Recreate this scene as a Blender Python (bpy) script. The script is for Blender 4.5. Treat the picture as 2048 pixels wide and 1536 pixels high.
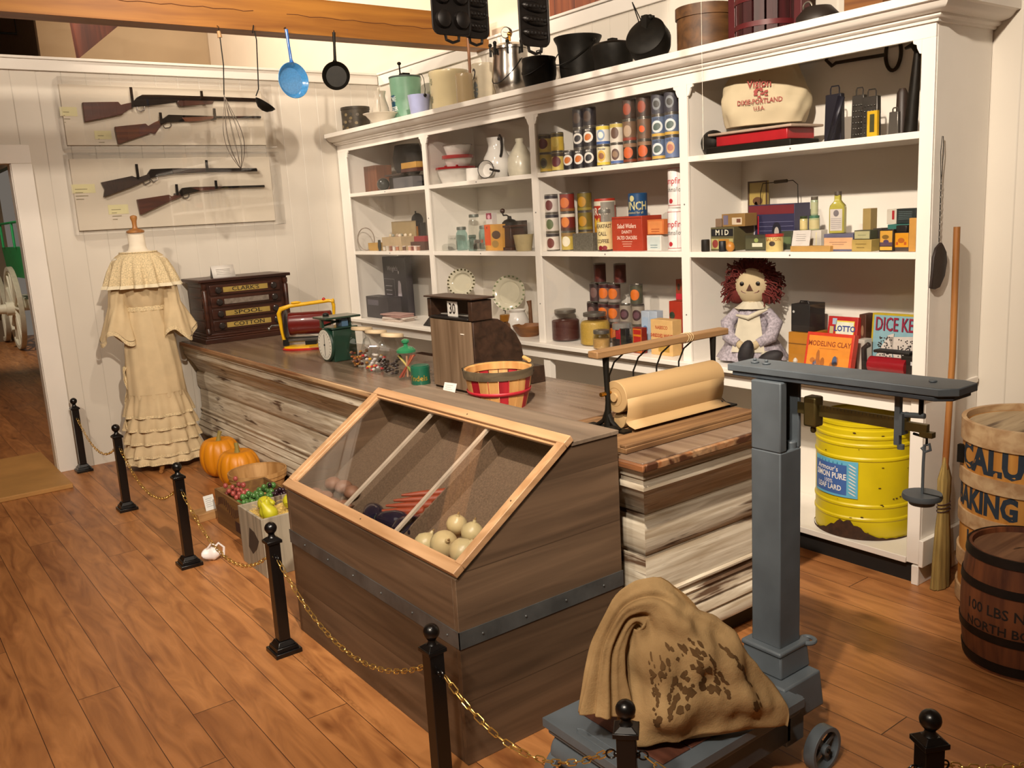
import bpy, bmesh, math, random
from mathutils import Vector, Matrix, noise
R = math.radians
PI = math.pi
sc = bpy.context.scene
for o in list(bpy.data.objects):
    bpy.data.objects.remove(o)
col = sc.collection
random.seed(7)

# ------------------------------------------------------------ camera
CF, CYAW, CPITCH, CROLL, CH = 1776.06, 0.635216586, 0.19091282, -0.0565209934, 1.6
fw = Vector((math.sin(CYAW)*math.cos(CPITCH), math.cos(CYAW)*math.cos(CPITCH), -math.sin(CPITCH)))
r0 = Vector((math.cos(CYAW), -math.sin(CYAW), 0)); u0 = r0.cross(fw)
cr = r0*math.cos(CROLL)+u0*math.sin(CROLL); cu = -r0*math.sin(CROLL)+u0*math.cos(CROLL)
C0 = Vector((0, 0, CH))
cam = bpy.data.cameras.new('camera'); camo = bpy.data.objects.new('camera', cam); col.objects.link(camo)
cam.sensor_width = 36; cam.lens = CF/2048*36; cam.clip_start = .05; cam.clip_end = 100
camo.matrix_world = Matrix(((cr.x, cu.x, -fw.x, 0), (cr.y, cu.y, -fw.y, 0), (cr.z, cu.z, -fw.z, CH), (0, 0, 0, 1)))
sc.camera = camo

def _ray(px, py): return (px-1024)/CF*cr-(py-768)/CF*cu+fw
def at_x(px, py, x): d = _ray(px, py); return C0+d*(x/d.x)
def at_y(px, py, y): d = _ray(px, py); return C0+d*(y/d.y)
def at_z(px, py, z): d = _ray(px, py); return C0+d*((z-CH)/d.z)

# ------------------------------------------------------------ light and exposure
sc.view_settings.view_transform = 'Standard'; sc.view_settings.look = 'None'
sc.view_settings.gamma = 1; sc.view_settings.exposure = 0.18
sc.view_settings.use_curve_mapping = False
w = bpy.data.worlds.new('world'); sc.world = w; w.use_nodes = True
w.node_tree.nodes['Background'].inputs[0].default_value = (1, .86, .72, 1)
w.node_tree.nodes['Background'].inputs[1].default_value = .13
WARM = (1, .86, .70)
def spot(name, loc, tgt, watts, deg, blend=.6, rad=.05, c=WARM):
    l = bpy.data.lights.new(name, 'SPOT'); l.energy = watts; l.spot_size = R(deg); l.spot_blend = blend
    l.shadow_soft_size = rad; l.color = c
    o = bpy.data.objects.new(name, l); col.objects.link(o); o.location = loc
    o.rotation_euler = (Vector(tgt)-Vector(loc)).to_track_quat('-Z', 'Y').to_euler(); return o
spot('track_spot_shelves', (.8, 1.0, 3.0), (3.4, 4.2, 1.2), 570, 100, .8, .04)
spot('track_spot_counter', (.2, 3.2, 3.3), (3.4, 4.6, 1.4), 210, 98, .8, .05)
spot('track_spot_gun_wall', (-.6, 3.4, 3.4), (2.2, 6.7, 1.7), 215, 84, .7, .05)
spot('track_spot_case', (-.4, .2, 3.1), (1.68, 2.3, .4), 200, 62, .8, .06)
spot('track_spot_floor', (-.9, .6, 3.2), (.2, 2.2, 0), 270, 70, .8, .12)
spot('hall_fill_wagon', (.2, 11.5, 4.2), (2.2, 14.5, .8), 520, 60, .8, .08)  # unseen spot added to brighten the wagon beyond the doorway
spot('track_spot_pans', (1.6, 3.6, 3.6), (2.6, 6.4, 2.6), 90, 100, .8, .05)
def area(name, loc, tgt, watts, sx, sy, c=(1, .86, .70)):
    l = bpy.data.lights.new(name, 'AREA'); l.energy = watts; l.shape = 'RECTANGLE'; l.size = sx; l.size_y = sy; l.color = c
    o = bpy.data.objects.new(name, l); col.objects.link(o); o.location = loc
    o.rotation_euler = (Vector(tgt)-Vector(loc)).to_track_quat('-Z', 'Y').to_euler(); return o
area('hall_ambient_fill', (-1.5, 1.5, 4.6), (1.5, 3.5, 0), 52, 3, 3)  # soft ambient fill, added; no real ceiling lamp
spot('hall_fill_upper_wall', (1.0, 6.0, 4.3), (3.86, 6.4, 3.1), 330, 115, .8, .06)  # added spot without a visible source, brightens the cream wall above the partition
spot('hall_fill_far_wall', (1.3, 8.3, 4.2), (3.86, 9.0, 3.0), 330, 120, .8, .06)  # second added fill, lifts the cream wall further back

# ------------------------------------------------------------ materials
def lin(h):
    if isinstance(h, str):
        c = [int(h[i:i+2], 16)/255 for i in (0, 2, 4)]
    else: c = h
    return tuple((x/12.92 if x <= .04045 else ((x+.055)/1.055)**2.4) for x in c)+(1,)
_mc = {}
def _new(name):
    m = bpy.data.materials.new(name); m.use_nodes = True
    nt = m.node_tree; b = nt.nodes['Principled BSDF']; return m, nt, b
def M(h, rough=.5, metal=0, var=.12, scale=18, bump=0, coat=0, spec=.5, str_=(1, 1, 1)):
    k = (h, rough, metal, var, scale, bump, coat, spec, str_)
    if k in _mc: return _mc[k]
    m, nt, b = _new('paint_'+str(h))
    b.inputs['Roughness'].default_value = rough; b.inputs['Metallic'].default_value = metal
    b.inputs['Coat Weight'].default_value = coat; b.inputs['Specular IOR Level'].default_value = spec
    c = lin(h)
    tc = nt.nodes.new('ShaderNodeTexCoord'); mp = nt.nodes.new('ShaderNodeMapping'); mp.inputs['Scale'].default_value = str_
    nz = nt.nodes.new('ShaderNodeTexNoise'); nz.inputs['Scale'].default_value = scale; nz.inputs['Detail'].default_value = 3
    nt.links.new(tc.outputs['Object'], mp.inputs[0]); nt.links.new(mp.outputs[0], nz.inputs[0])
    rp = nt.nodes.new('ShaderNodeValToRGB'); rp.color_ramp.elements[0].position = .3; rp.color_ramp.elements[1].position = .7
    rp.color_ramp.elements[0].color = tuple(x*(1-var) for x in c[:3])+(1,)
    rp.color_ramp.elements[1].color = tuple(min(1, x*(1+var*.6)) for x in c[:3])+(1,)
    nt.links.new(nz.outputs[0], rp.inputs[0]); nt.links.new(rp.outputs[0], b.inputs['Base Color'])
    if bump:
        bp = nt.nodes.new('ShaderNodeBump'); bp.inputs['Strength'].default_value = bump; bp.inputs['Distance'].default_value = .004
        nt.links.new(nz.outputs[0], bp.inputs['Height']); nt.links.new(bp.outputs[0], b.inputs['Normal'])
    _mc[k] = m; return m
def W(c1, c2, axis='y', rough=.5, s=1.0, knots=0, bump=.2, dark=None, thr=.62, plank=None, pw=.14, seam='2a1a10'):
    """grained wood along an axis; optional second colour patches; optional board seams across another axis"""
    k = ('W', c1, c2, axis, rough, s, bump, dark, thr, plank, pw, seam)
    if k in _mc: return _mc[k]
    m, nt, b = _new('wood_'+c1); b.inputs['Roughness'].default_value = rough
    N = nt.nodes.new; L = nt.links.new
    tc = N('ShaderNodeTexCoord'); sx = N('ShaderNodeSeparateXYZ'); L(tc.outputs['Object'], sx.inputs[0])
    src = tc.outputs['Object']
    seamfac = None
    if plank:
        ch = {'x': 0, 'y': 1, 'z': 2}[plank]
        d = N('ShaderNodeMath'); d.operation = 'DIVIDE'; d.inputs[1].default_value = pw; L(sx.outputs[ch], d.inputs[0])
        fl = N('ShaderNodeMath'); fl.operation = 'FLOOR'; L(d.outputs[0], fl.inputs[0])
        fr = N('ShaderNodeMath'); fr.operation = 'FRACT'; L(d.outputs[0], fr.inputs[0])
        wn = N('ShaderNodeTexWhiteNoise'); wn.noise_dimensions = '1D'; L(fl.outputs[0], wn.inputs['W'])
        ad = N('ShaderNodeVectorMath'); ad.operation = 'MULTIPLY_ADD'
        L(wn.outputs['Color'], ad.inputs[0]); ad.inputs[1].default_value = (7, 7, 7); L(tc.outputs['Object'], ad.inputs[2])
        src = ad.outputs[0]
        a = N('ShaderNodeMath'); a.operation = 'SUBTRACT'; a.inputs[1].default_value = .5; L(fr.outputs[0], a.inputs[0])
        bb = N('ShaderNodeMath'); bb.operation = 'ABSOLUTE'; L(a.outputs[0], bb.inputs[0])
        gt = N('ShaderNodeMath'); gt.operation = 'GREATER_THAN'; gt.inputs[1].default_value = .5-.0018/pw; L(bb.outputs[0], gt.inputs[0])
        seamfac = gt.outputs[0]
    mp = N('ShaderNodeMapping'); sv = [22*s]*3; sv['xyz'.index(axis)] = 1.3*s; mp.inputs['Scale'].default_value = sv
    L(src, mp.inputs[0])
    nz = N('ShaderNodeTexNoise'); nz.inputs['Scale'].default_value = 1; nz.inputs['Detail'].default_value = 6; nz.inputs['Distortion'].default_value = .6
    L(mp.outputs[0], nz.inputs[0])
    rp = N('ShaderNodeValToRGB'); rp.color_ramp.elements[0].position = .33; rp.color_ramp.elements[1].position = .67
    rp.color_ramp.elements[0].color = lin(c1); rp.color_ramp.elements[1].color = lin(c2); L(nz.outputs[0], rp.inputs[0])
    out = rp.outputs[0]
    n2 = N('ShaderNodeTexNoise'); n2.inputs['Scale'].default_value = 1; n2.inputs['Detail'].default_value = 4
    mp2 = N('ShaderNodeMapping'); sv = [5*s]*3; sv['xyz'.index(axis)] = 1.1*s; mp2.inputs['Scale'].default_value = sv
    L(src, mp2.inputs[0]); L(mp2.outputs[0], n2.inputs[0])
    if dark:
        r2 = N('ShaderNodeValToRGB'); r2.color_ramp.elements[0].position = thr-.03; r2.color_ramp.elements[1].position = thr+.03
        sm = N('ShaderNodeMath'); sm.operation = 'MULTIPLY_ADD'; sm.inputs[1].default_value = .35; L(nz.outputs[0], sm.inputs[0])
        s3 = N('ShaderNodeMath'); s3.operation = 'MULTIPLY'; s3.inputs[1].default_value = .65; L(n2.outputs[0], s3.inputs[0]); L(s3.outputs[0], sm.inputs[2])
        L(sm.outputs[0], r2.inputs[0])
        mx = N('ShaderNodeMix'); mx.data_type = 'RGBA'; L(r2.outputs[0], mx.inputs[0]); L(out, mx.inputs[6]); mx.inputs[7].default_value = lin(dark)
        out = mx.outputs[2]
    else:
        mx = N('ShaderNodeMix'); mx.data_type = 'RGBA'; mx.blend_type = 'MULTIPLY'; mx.inputs[0].default_value = .45
        r2 = N('ShaderNodeValToRGB'); r2.color_ramp.elements[0].position = .25; r2.color_ramp.elements[1].position = .7
        r2.color_ramp.elements[0].color = (.35, .3, .28, 1); L(n2.outputs[0], r2.inputs[0]); L(out, mx.inputs[6]); L(r2.outputs[0], mx.inputs[7]); out = mx.outputs[2]
    if seamfac:
        mw = N('ShaderNodeMix'); mw.data_type = 'RGBA'; mw.blend_type = 'MULTIPLY'; mw.inputs[0].default_value = 1
        rr = N('ShaderNodeValToRGB'); rr.color_ramp.elements[0].color = (.62, .6, .58, 1); L(wn.outputs['Value'], rr.inputs[0])
        L(out, mw.inputs[6]); L(rr.outputs[0], mw.inputs[7])
        ms = N('ShaderNodeMix'); ms.data_type = 'RGBA'; L(seamfac, ms.inputs[0]); L(mw.outputs[2], ms.inputs[6]); ms.inputs[7].default_value = lin(seam); out = ms.outputs[2]
    L(out, b.inputs['Base Color'])
    bp = N('ShaderNodeBump'); bp.inputs['Strength'].default_value = bump; bp.inputs['Distance'].default_value = .003
    L(nz.outputs[0], bp.inputs['Height']); L(bp.outputs[0], b.inputs['Normal'])
    _mc[k] = m; return m
def GL(h='ffffff', tint=.0, rough=.02, k=.06):
    """clear sheet or vessel glass: transparent with a fresnel sheen"""
    kk = ('GL', h, tint, rough, k)
    if kk in _mc: return _mc[kk]
    m = bpy.data.materials.new('glass_'+h); m.use_nodes = True; nt = m.node_tree; nt.nodes.clear(); N = nt.nodes.new; L = nt.links.new
    o = N('ShaderNodeOutputMaterial'); t = N('ShaderNodeBsdfTransparent'); g = N('ShaderNodeBsdfGlossy'); mx = N('ShaderNodeMixShader')
    c = lin(h); t.inputs[0].default_value = tuple(1-tint*(1-x) for x in c[:3])+(1,); g.inputs['Roughness'].default_value = rough
    lw = N('ShaderNodeFresnel'); ge = N('ShaderNodeNewGeometry'); e1 = N('ShaderNodeMath'); e1.operation = 'MULTIPLY_ADD'; e1.inputs[1].default_value = -2; e1.inputs[2].default_value = 1
    L(ge.outputs['Backfacing'], e1.inputs[0]); e2 = N('ShaderNodeMath'); e2.operation = 'POWER'; e2.inputs[0].default_value = 1.45; L(e1.outputs[0], e2.inputs[1]); L(e2.outputs[0], lw.inputs[0])
    ad = N('ShaderNodeMath'); ad.operation = 'MULTIPLY_ADD'; ad.inputs[1].default_value = .45; ad.inputs[2].default_value = k; L(lw.outputs[0], ad.inputs[0])
    L(ad.outputs[0], mx.inputs[0]); L(t.outputs[0], mx.inputs[1]); L(g.outputs[0], mx.inputs[2]); L(mx.outputs[0], o.inputs[0])
    _mc[kk] = m; return m

# ------------------------------------------------------------ mesh builder
class MB:
    def __init__(s): s.v = []; s.f = []; s.mi = []; s.sm = []; s.ms = []
    def add(s, vs, fs, m, smooth=False, T=None):
        o = len(s.v)
        if m not in s.ms: s.ms.append(m)
        k = s.ms.index(m)
        for p in vs:
            p = Vector(p); s.v.append(tuple(T @ p) if T is not None else tuple(p))
        for f in fs: s.f.append([i+o for i in f]); s.mi.append(k); s.sm.append(smooth)
        return s
    def box(s, a, b, m, T=None, tap=None):
        (x0, y0, z0), (x1, y1, z1) = a, b
        v = [(x0, y0, z0), (x1, y0, z0), (x1, y1, z0), (x0, y1, z0), (x0, y0, z1), (x1, y0, z1), (x1, y1, z1), (x0, y1, z1)]
        if tap:
            cx, cy = (x0+x1)/2, (y0+y1)/2
            v = v[:4]+[(cx+(x-cx)*tap, cy+(y-cy)*tap, z) for x, y, z in v[4:]]
        return s.add(v, [(3, 2, 1, 0), (4, 5, 6, 7), (0, 1, 5, 4), (1, 2, 6, 5), (2, 3, 7, 6), (3, 0, 4, 7)], m, False, T)
    def bc(s, c, d, m, T=None, rz=0, tap=None):
        Tm = Matrix.Translation(c) @ Matrix.Rotation(rz, 4, 'Z')
        if T is not None: Tm = T @ Tm
        return s.box((-d[0]/2, -d[1]/2, -d[2]/2), (d[0]/2, d[1]/2, d[2]/2), m, Tm, tap)
    def lathe(s, prof, m, n=24, T=None, smooth=True, sx=1, sy=1, cap=True, ang=(0, 2*PI), wob=None):
        vs = []; fs = []; full = abs(ang[1]-ang[0]-2*PI) < 1e-6; nn = n if full else n+1
        for r, z in prof:
            for i in range(nn):
                a = ang[0]+(ang[1]-ang[0])*i/n; q = r*(wob(a, z) if wob else 1)
                vs.append((q*math.cos(a)*sx, q*math.sin(a)*sy, z))
        for j in range(len(prof)-1):
            for i in range(n):
                i2 = (i+1) % nn
                fs.append((j*nn+i, j*nn+i2, (j+1)*nn+i2, (j+1)*nn+i))
        if cap and full:
            if prof[0][0] > 1e-5: fs.append(tuple(range(n))[::-1])
            if prof[-1][0] > 1e-5: fs.append(tuple((len(prof)-1)*nn+i for i in range(n)))
        return s.add(vs, fs, m, smooth, T)
    def cyl(s, c, r, h, m, n=20, T=None, r2=None, smooth=True):
        Tm = Matrix.Translation(c)
        if T is not None: Tm = T @ Tm
        return s.lathe([(r, 0), (r if r2 is None else r2, h)], m, n, Tm, smooth)
    def sph(s, c, r, m, n=16, sc3=(1, 1, 1), T=None, rot=None):
        Tm = Matrix.Translation(c) @ (rot if rot is not None else Matrix.Identity(4)) @ Matrix.Diagonal((sc3[0], sc3[1], sc3[2], 1))
        if T is not None: Tm = T @ Tm
        k = max(6, n//2); pr = [(max(1e-6, r*math.sin(PI*i/k)), -r*math.cos(PI*i/k)) for i in range(k+1)]
        return s.lathe(pr, m, n, Tm, True, cap=False)
    def tube(s, pts, r, m, n=8, T=None, closed=False, radii=None, caps=True):
        P = [Vector(p) for p in pts]; k = len(P); vs = []; fs = []; up = Vector((.13, .31, .94)).normalized(); prev = None
        for i in range(k):
            if closed: d = P[(i+1) % k]-P[i-1]
            else: d = P[min(i+1, k-1)]-P[max(i-1, 0)]
            if d.length < 1e-9: d = Vector((0, 0, 1))
            d.normalize()
            a = d.cross(prev if prev is not None else up)
            if a.length < 1e-4: a = d.cross(Vector((1, 0, 0)))
            a.normalize(); b = a.cross(d).normalized(); prev = b
            # keep frames consistent
            rr = radii[i] if radii else r
            for j in range(n):
                t = 2*PI*j/n; vs.append(P[i]+(a*math.cos(t)+b*math.sin(t))*rr)
        for i in range(k if closed else k-1):
            i2 = (i+1) % k
            for j in range(n): j2 = (j+1) % n; fs.append((i*n+j, i2*n+j, i2*n+j2, i*n+j2))
        if not closed and caps: fs.append(tuple(range(n))); fs.append(tuple((k-1)*n+j for j in range(n))[::-1])
        return s.add(vs, fs, m, True, T)
    def prism(s, poly, h, m, T=None, z0=0, smooth=False):
        n = len(poly); v = [(x, y, z0) for x, y in poly]+[(x, y, z0+h) for x, y in poly]
        f = [tuple(range(n))[::-1], tuple(range(n, 2*n))]+[(i, (i+1) % n, n+(i+1) % n, n+i) for i in range(n)]
        return s.add(v, f, m, smooth, T)
    def flat(s, poly3, m, T=None): return s.add(poly3, [tuple(range(len(poly3)))], m, False, T)
    def grid(s, fn, nu, nv, m, T=None, smooth=True, closeu=False):
        v = []; f = []; nn = nu if closeu else nu+1
        for j in range(nv+1):
            for i in range(nn): v.append(fn(i/nu, j/nv))
        for j in range(nv):
            for i in range(nu):
                i2 = (i+1) % nn; f.append((j*nn+i, j*nn+i2, (j+1)*nn+i2, (j+1)*nn+i))
        return s.add(v, f, m, smooth, T)
    def text(s, txt, size, m, place, sx=1, bold=0):
        """place(u,v)->point; text centred on u=v=0"""
        vs, fs = textmesh(txt, bold)
        return s.add([place(x*size*sx, y*size) for x, y in vs], fs, m)
    def build(s, name, parent=None, bev=0, loc=None, rz=0, ang=38):
        me = bpy.data.meshes.new(name); me.from_pydata(s.v, [], s.f)
        for m in s.ms: me.materials.append(m)
        me.polygons.foreach_set('material_index', s.mi); me.polygons.foreach_set('use_smooth', s.sm)
        me.update()
        try: me.set_sharp_from_angle(angle=R(ang))
        except Exception: pass
        o = bpy.data.objects.new(name, me); col.objects.link(o)
        if parent is not None: o.parent = parent
        if loc is not None: o.location = loc
        if rz: o.rotation_euler.z = rz
        if bev:
            b = o.modifiers.new('edge', 'BEVEL'); b.width = bev; b.segments = 2; b.limit_method = 'ANGLE'; b.angle_limit = R(50)
        return o
_tc = {}
def textmesh(txt, bold=0):
    k = (txt, bold)
    if k in _tc: return _tc[k]
    c = bpy.data.curves.new('t', 'FONT'); c.body = txt; c.align_x = 'CENTER'; c.align_y = 'CENTER'; c.resolution_u = 2; c.offset = bold
    o = bpy.data.objects.new('t', c); col.objects.link(o)
    dg = bpy.context.evaluated_depsgraph_get(); dg.update()
    me = bpy.data.meshes.new_from_object(o.evaluated_get(dg))
    vs = [(v.co.x, v.co.y) for v in me.vertices]; fs = [tuple(p.vertices) for p in me.polygons]
    bpy.data.objects.remove(o); bpy.data.meshes.remove(me); bpy.data.curves.remove(c)
    _tc[k] = (vs, fs); return vs, fs
def tag(o, label, cat, group=None):
    o['label'] = label; o['category'] = cat
    if group: o['group'] = group
    return o
def thing(name, label, cat, loc=(0, 0, 0), rz=0, group=None):
    o = bpy.data.objects.new(name, None); col.objects.link(o); o.location = loc; o.rotation_euler.z = rz; o.empty_display_size = .05
    return tag(o, label, cat, group)
def one(mb, name, label, cat, loc=(0, 0, 0), rz=0, group=None, bev=0):
    return tag(mb.build(name, None, bev, loc, rz), label, cat, group)
def struct(mb, name, bev=0, label=None):
    o = mb.build(name, None, bev); o['kind'] = 'structure'
    if label: o['label'] = label
    return o
def clone(root, loc, rz, label, group=None):
    r = root.copy(); col.objects.link(r); r.location = loc; r.rotation_euler.z = rz; r['label'] = label
    if group: r['group'] = group
    for ch in root.children:
        c = ch.copy(); col.objects.link(c); c.parent = r
        for g in ch.children:
            d = g.copy(); col.objects.link(d); d.parent = c
    return r
def RX(a): return Matrix.Rotation(a, 4, 'X')
def RY(a): return Matrix.Rotation(a, 4, 'Y')
def RZ(a): return Matrix.Rotation(a, 4, 'Z')
def TR(*p): return Matrix.Translation(p if len(p) == 3 else p[0])
def front(cx, y, z, off=0):   # plate facing -x : u runs towards -y (reader's right)
    return lambda u, v: (cx-off, y-u, z+v)

WHITE = M('e9e3da', .42, var=.04, scale=3)
IRON = M('17140f', .55, .4, var=.3, scale=25, bump=.3, spec=.3)
BLACK = M('0d0b0b', .28, var=.1)
STEEL = M('8c8a86', .3, 1, var=.15)
BRASS = M('b8893a', .25, 1, var=.1)
XS = 3.33; YG = 6.71; XW = 3.76
# ------------------------------------------------------------ the room
def floor_mat():
    m, nt, b = _new('floorboards'); N = nt.nodes.new; L = nt.links.new
    tc = N('ShaderNodeTexCoord'); sx = N('ShaderNodeSeparateXYZ'); L(tc.outputs['Object'], sx.inputs[0])
    def mth(op, a, bv=None, c=None):
        n = N('ShaderNodeMath'); n.operation = op
        for i, x in enumerate((a, bv, c)):
            if x is None: continue
            if isinstance(x, (int, float)): n.inputs[i].default_value = x
            else: L(x, n.inputs[i])
        return n.outputs[0]
    pw = .142
    u = mth('DIVIDE', sx.outputs[0], pw); fl = mth('FLOOR', u); fr = mth('FRACT', u)
    w1 = N('ShaderNodeTexWhiteNoise'); w1.noise_dimensions = '1D'; L(fl, w1.inputs['W'])
    yo = mth('MULTIPLY_ADD', w1.outputs['Value'], 9.0, sx.outputs[1]); yl = mth('DIVIDE', yo, 2.6); yf = mth('FLOOR', yl); yr = mth('FRACT', yl)
    cb = N('ShaderNodeCombineXYZ'); L(fl, cb.inputs[0]); L(yf, cb.inputs[1])
    w2 = N('ShaderNodeTexWhiteNoise'); w2.noise_dimensions = '3D'; L(cb.outputs[0], w2.inputs['Vector'])
    off = N('ShaderNodeVectorMath'); off.operation = 'MULTIPLY_ADD'; L(w2.outputs['Color'], off.inputs[0]); off.inputs[1].default_value = (9, 9, 9); L(tc.outputs['Object'], off.inputs[2])
    mp = N('ShaderNodeMapping'); mp.inputs['Scale'].default_value = (13, 2.0, 1); L(off.outputs[0], mp.inputs[0])
    g = N('ShaderNodeTexNoise'); g.inputs['Scale'].default_value = 1.2; g.inputs['Detail'].default_value = 7; g.inputs['Distortion'].default_value = 1.4; L(mp.outputs[0], g.inputs[0])
    rp = N('ShaderNodeValToRGB'); e = rp.color_ramp.elements; e[0].position = .25; e[0].color = lin('8c5832'); e[1].position = .75; e[1].color = lin('cb8e58')
    x = rp.color_ramp.elements.new(.52); x.color = lin('b37a48'); L(g.outputs[0], rp.inputs[0])
    # knots
    mk = N('ShaderNodeMapping'); mk.inputs['Scale'].default_value = (5.5, 2.2, 1); L(off.outputs[0], mk.inputs[0])
    vo = N('ShaderNodeTexVoronoi'); vo.inputs['Scale'].default_value = 1.0; L(mk.outputs[0], vo.inputs[0])
    kr = N('ShaderNodeValToRGB'); kr.color_ramp.elements[0].position = .03; kr.color_ramp.elements[1].position = .16
    kr.color_ramp.elements[0].color = (.30, .18, .12, 1); kr.color_ramp.elements[1].color = (1, 1, 1, 1); L(vo.outputs['Distance'], kr.inputs[0])
    m1 = N('ShaderNodeMix'); m1.data_type = 'RGBA'; m1.blend_type = 'MULTIPLY'; m1.inputs[0].default_value = .8; L(rp.outputs[0], m1.inputs[6]); L(kr.outputs[0], m1.inputs[7])
    tr = N('ShaderNodeValToRGB'); tr.color_ramp.elements[0].color = (.84, .80, .78, 1); tr.color_ramp.elements[1].color = (1.08, 1.08, 1.06, 1); L(w2.outputs['Value'], tr.inputs[0])
    m2 = N('ShaderNodeMix'); m2.data_type = 'RGBA'; m2.blend_type = 'MULTIPLY'; m2.inputs[0].default_value = 1; L(m1.outputs[2], m2.inputs[6]); L(tr.outputs[0], m2.inputs[7])
    # broad worn areas
    nb = N('ShaderNodeTexNoise'); nb.inputs['Scale'].default_value = 1.1; nb.inputs['Detail'].default_value = 4; L(tc.outputs['Object'], nb.inputs[0])
    br = N('ShaderNodeValToRGB'); br.color_ramp.elements[0].position = .3; br.color_ramp.elements[0].color = (.78, .70, .66, 1); br.color_ramp.elements[1].position = .65; L(nb.outputs[0], br.inputs[0])
    m3 = N('ShaderNodeMix'); m3.data_type = 'RGBA'; m3.blend_type = 'MULTIPLY'; m3.inputs[0].default_value = .6; L(m2.outputs[2], m3.inputs[6]); L(br.outputs[0], m3.inputs[7])
    s1 = mth('GREATER_THAN', mth('ABSOLUTE', mth('SUBTRACT', fr, .5)), .5-.0012/pw)
    s2 = mth('GREATER_THAN', mth('ABSOLUTE', mth('SUBTRACT', yr, .5)), .4994)
    sm = mth('MAXIMUM', s1, s2)
    m4 = N('ShaderNodeMix'); m4.data_type = 'RGBA'; L(sm, m4.inputs[0]); L(m3.outputs[2], m4.inputs[6]); m4.inputs[7].default_value = lin('3f2212')
    L(m4.outputs[2], b.inputs['Base Color']); b.inputs['Roughness'].default_value = .38
    rr = N('ShaderNodeMapRange'); L(nb.outputs[0], rr.inputs[0]); rr.inputs[3].default_value = .3; rr.inputs[4].default_value = .5; L(rr.outputs[0], b.inputs['Roughness'])
    bp = N('ShaderNodeBump'); bp.inputs['Strength'].default_value = .35; bp.inputs['Distance'].default_value = .002
    hh = mth('SUBTRACT', mth('MULTIPLY', g.outputs[0], .3), sm); L(hh, bp.inputs['Height']); L(bp.outputs[0], b.inputs['Normal'])
    return m
FLOOR = floor_mat()
mb = MB(); mb.box((-4, -2.5, -.1), (3.9, 17, 0), FLOOR); struct(mb, 'floor')

def bead(axis, w, c='ddd5c8', line='c9c0b2'):
    m, nt, b = _new('boarded_wall_'+axis); N = nt.nodes.new; L = nt.links.new
    tc = N('ShaderNodeTexCoord'); sx = N('ShaderNodeSeparateXYZ'); L(tc.outputs['Object'], sx.inputs[0])
    d = N('ShaderNodeMath'); d.operation = 'DIVIDE'; d.inputs[1].default_value = w; L(sx.outputs['xyz'.index(axis)], d.inputs[0])
    f = N('ShaderNodeMath'); f.operation = 'FRACT'; L(d.outputs[0], f.inputs[0])
    r = N('ShaderNodeValToRGB'); e = r.color_ramp.elements; e[0].position = .0; e[0].color = (0, 0, 0, 1); e[1].position = .045; e[1].color = (1, 1, 1, 1); L(f.outputs[0], r.inputs[0])
    mx = N('ShaderNodeMix'); mx.data_type = 'RGBA'; L(r.outputs[0], mx.inputs[0]); mx.inputs[6].default_value = lin(line); mx.inputs[7].default_value = lin(c)
    nz = N('ShaderNodeTexNoise'); nz.inputs['Scale'].default_value = 2.5; L(tc.outputs['Object'], nz.inputs[0])
    m2 = N('ShaderNodeMix'); m2.data_type = 'RGBA'; m2.blend_type = 'MULTIPLY'; m2.inputs[0].default_value = .12; L(mx.outputs[2], m2.inputs[6]); L(nz.outputs[0], m2.inputs[7])
    L(m2.outputs[2], b.inputs['Base Color']); b.inputs['Roughness'].default_value = .5
    bp = N('ShaderNodeBump'); bp.inputs['Strength'].default_value = .6; bp.inputs['Distance'].default_value = .006; L(r.outputs[0], bp.inputs['Height']); L(bp.outputs[0], b.inputs['Normal'])
    return m
BX = bead('x', .152); BY = bead('y', .152)
# wall behind the counter with the opening on its left
mb = MB(); mb.box((1.0, YG, 0), (3.86, YG+.09, 2.75), BX); mb.box((-3.0, YG, 2.09), (1.0, YG+.09, 2.75), BX); struct(mb, 'wall_back')
mb = MB(); mb.box((.99, YG-.022, 0), (1.115, YG-.002, 2.09), WHITE); mb.box((-.6, YG-.022, 2.09), (1.115, YG-.002, 2.21), WHITE)
mb.box((.985, YG-.002, 0), (.998, YG+.1, 2.09), WHITE); struct(mb, 'door_1', .003)
mb = MB(); mb.box((-3.0, YG-.02, 2.68), (3.745, YG-.002, 2.75), WHITE); mb.box((-3.0, YG-.03, 2.75), (3.745, YG+.11, 2.768), WHITE); struct(mb, 'trim_1', .003)
mb = MB(); mb.box((XW, -1.5, 0), (XW+.09, 6.71, 2.75), BY); struct(mb, 'wall_right')
mb = MB(); mb.box((XW-.018, -1.5, 2.67), (XW-.002, 6.68, 2.75), WHITE); mb.box((XW-.03, -1.5, 2.752), (XW+.1, 6.68, 2.768), WHITE); struct(mb, 'trim_2', .003)
CREAM = M('ecdac2', .7, var=.05, scale=2)
mb = MB(); mb.box((3.862, 4.62, 0), (3.96, 10.85, 5.2), CREAM); struct(mb, 'wall_hall_right')
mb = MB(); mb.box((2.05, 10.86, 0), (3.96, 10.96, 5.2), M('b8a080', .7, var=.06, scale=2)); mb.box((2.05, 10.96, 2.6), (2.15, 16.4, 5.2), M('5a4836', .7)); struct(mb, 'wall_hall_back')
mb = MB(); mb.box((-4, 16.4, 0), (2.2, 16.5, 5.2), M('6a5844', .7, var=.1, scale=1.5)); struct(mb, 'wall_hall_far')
mb = MB(); mb.box((-4.1, -2.5, 0), (-4, 16.5, 5.2), M('b5a58c', .7)); struct(mb, 'wall_hall_left')
mb = MB(); mb.box((-4.1, -2.6, 0), (4.5, -2.5, 5.2), M('b5a58c', .7)); struct(mb, 'wall_hall_front')
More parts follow.
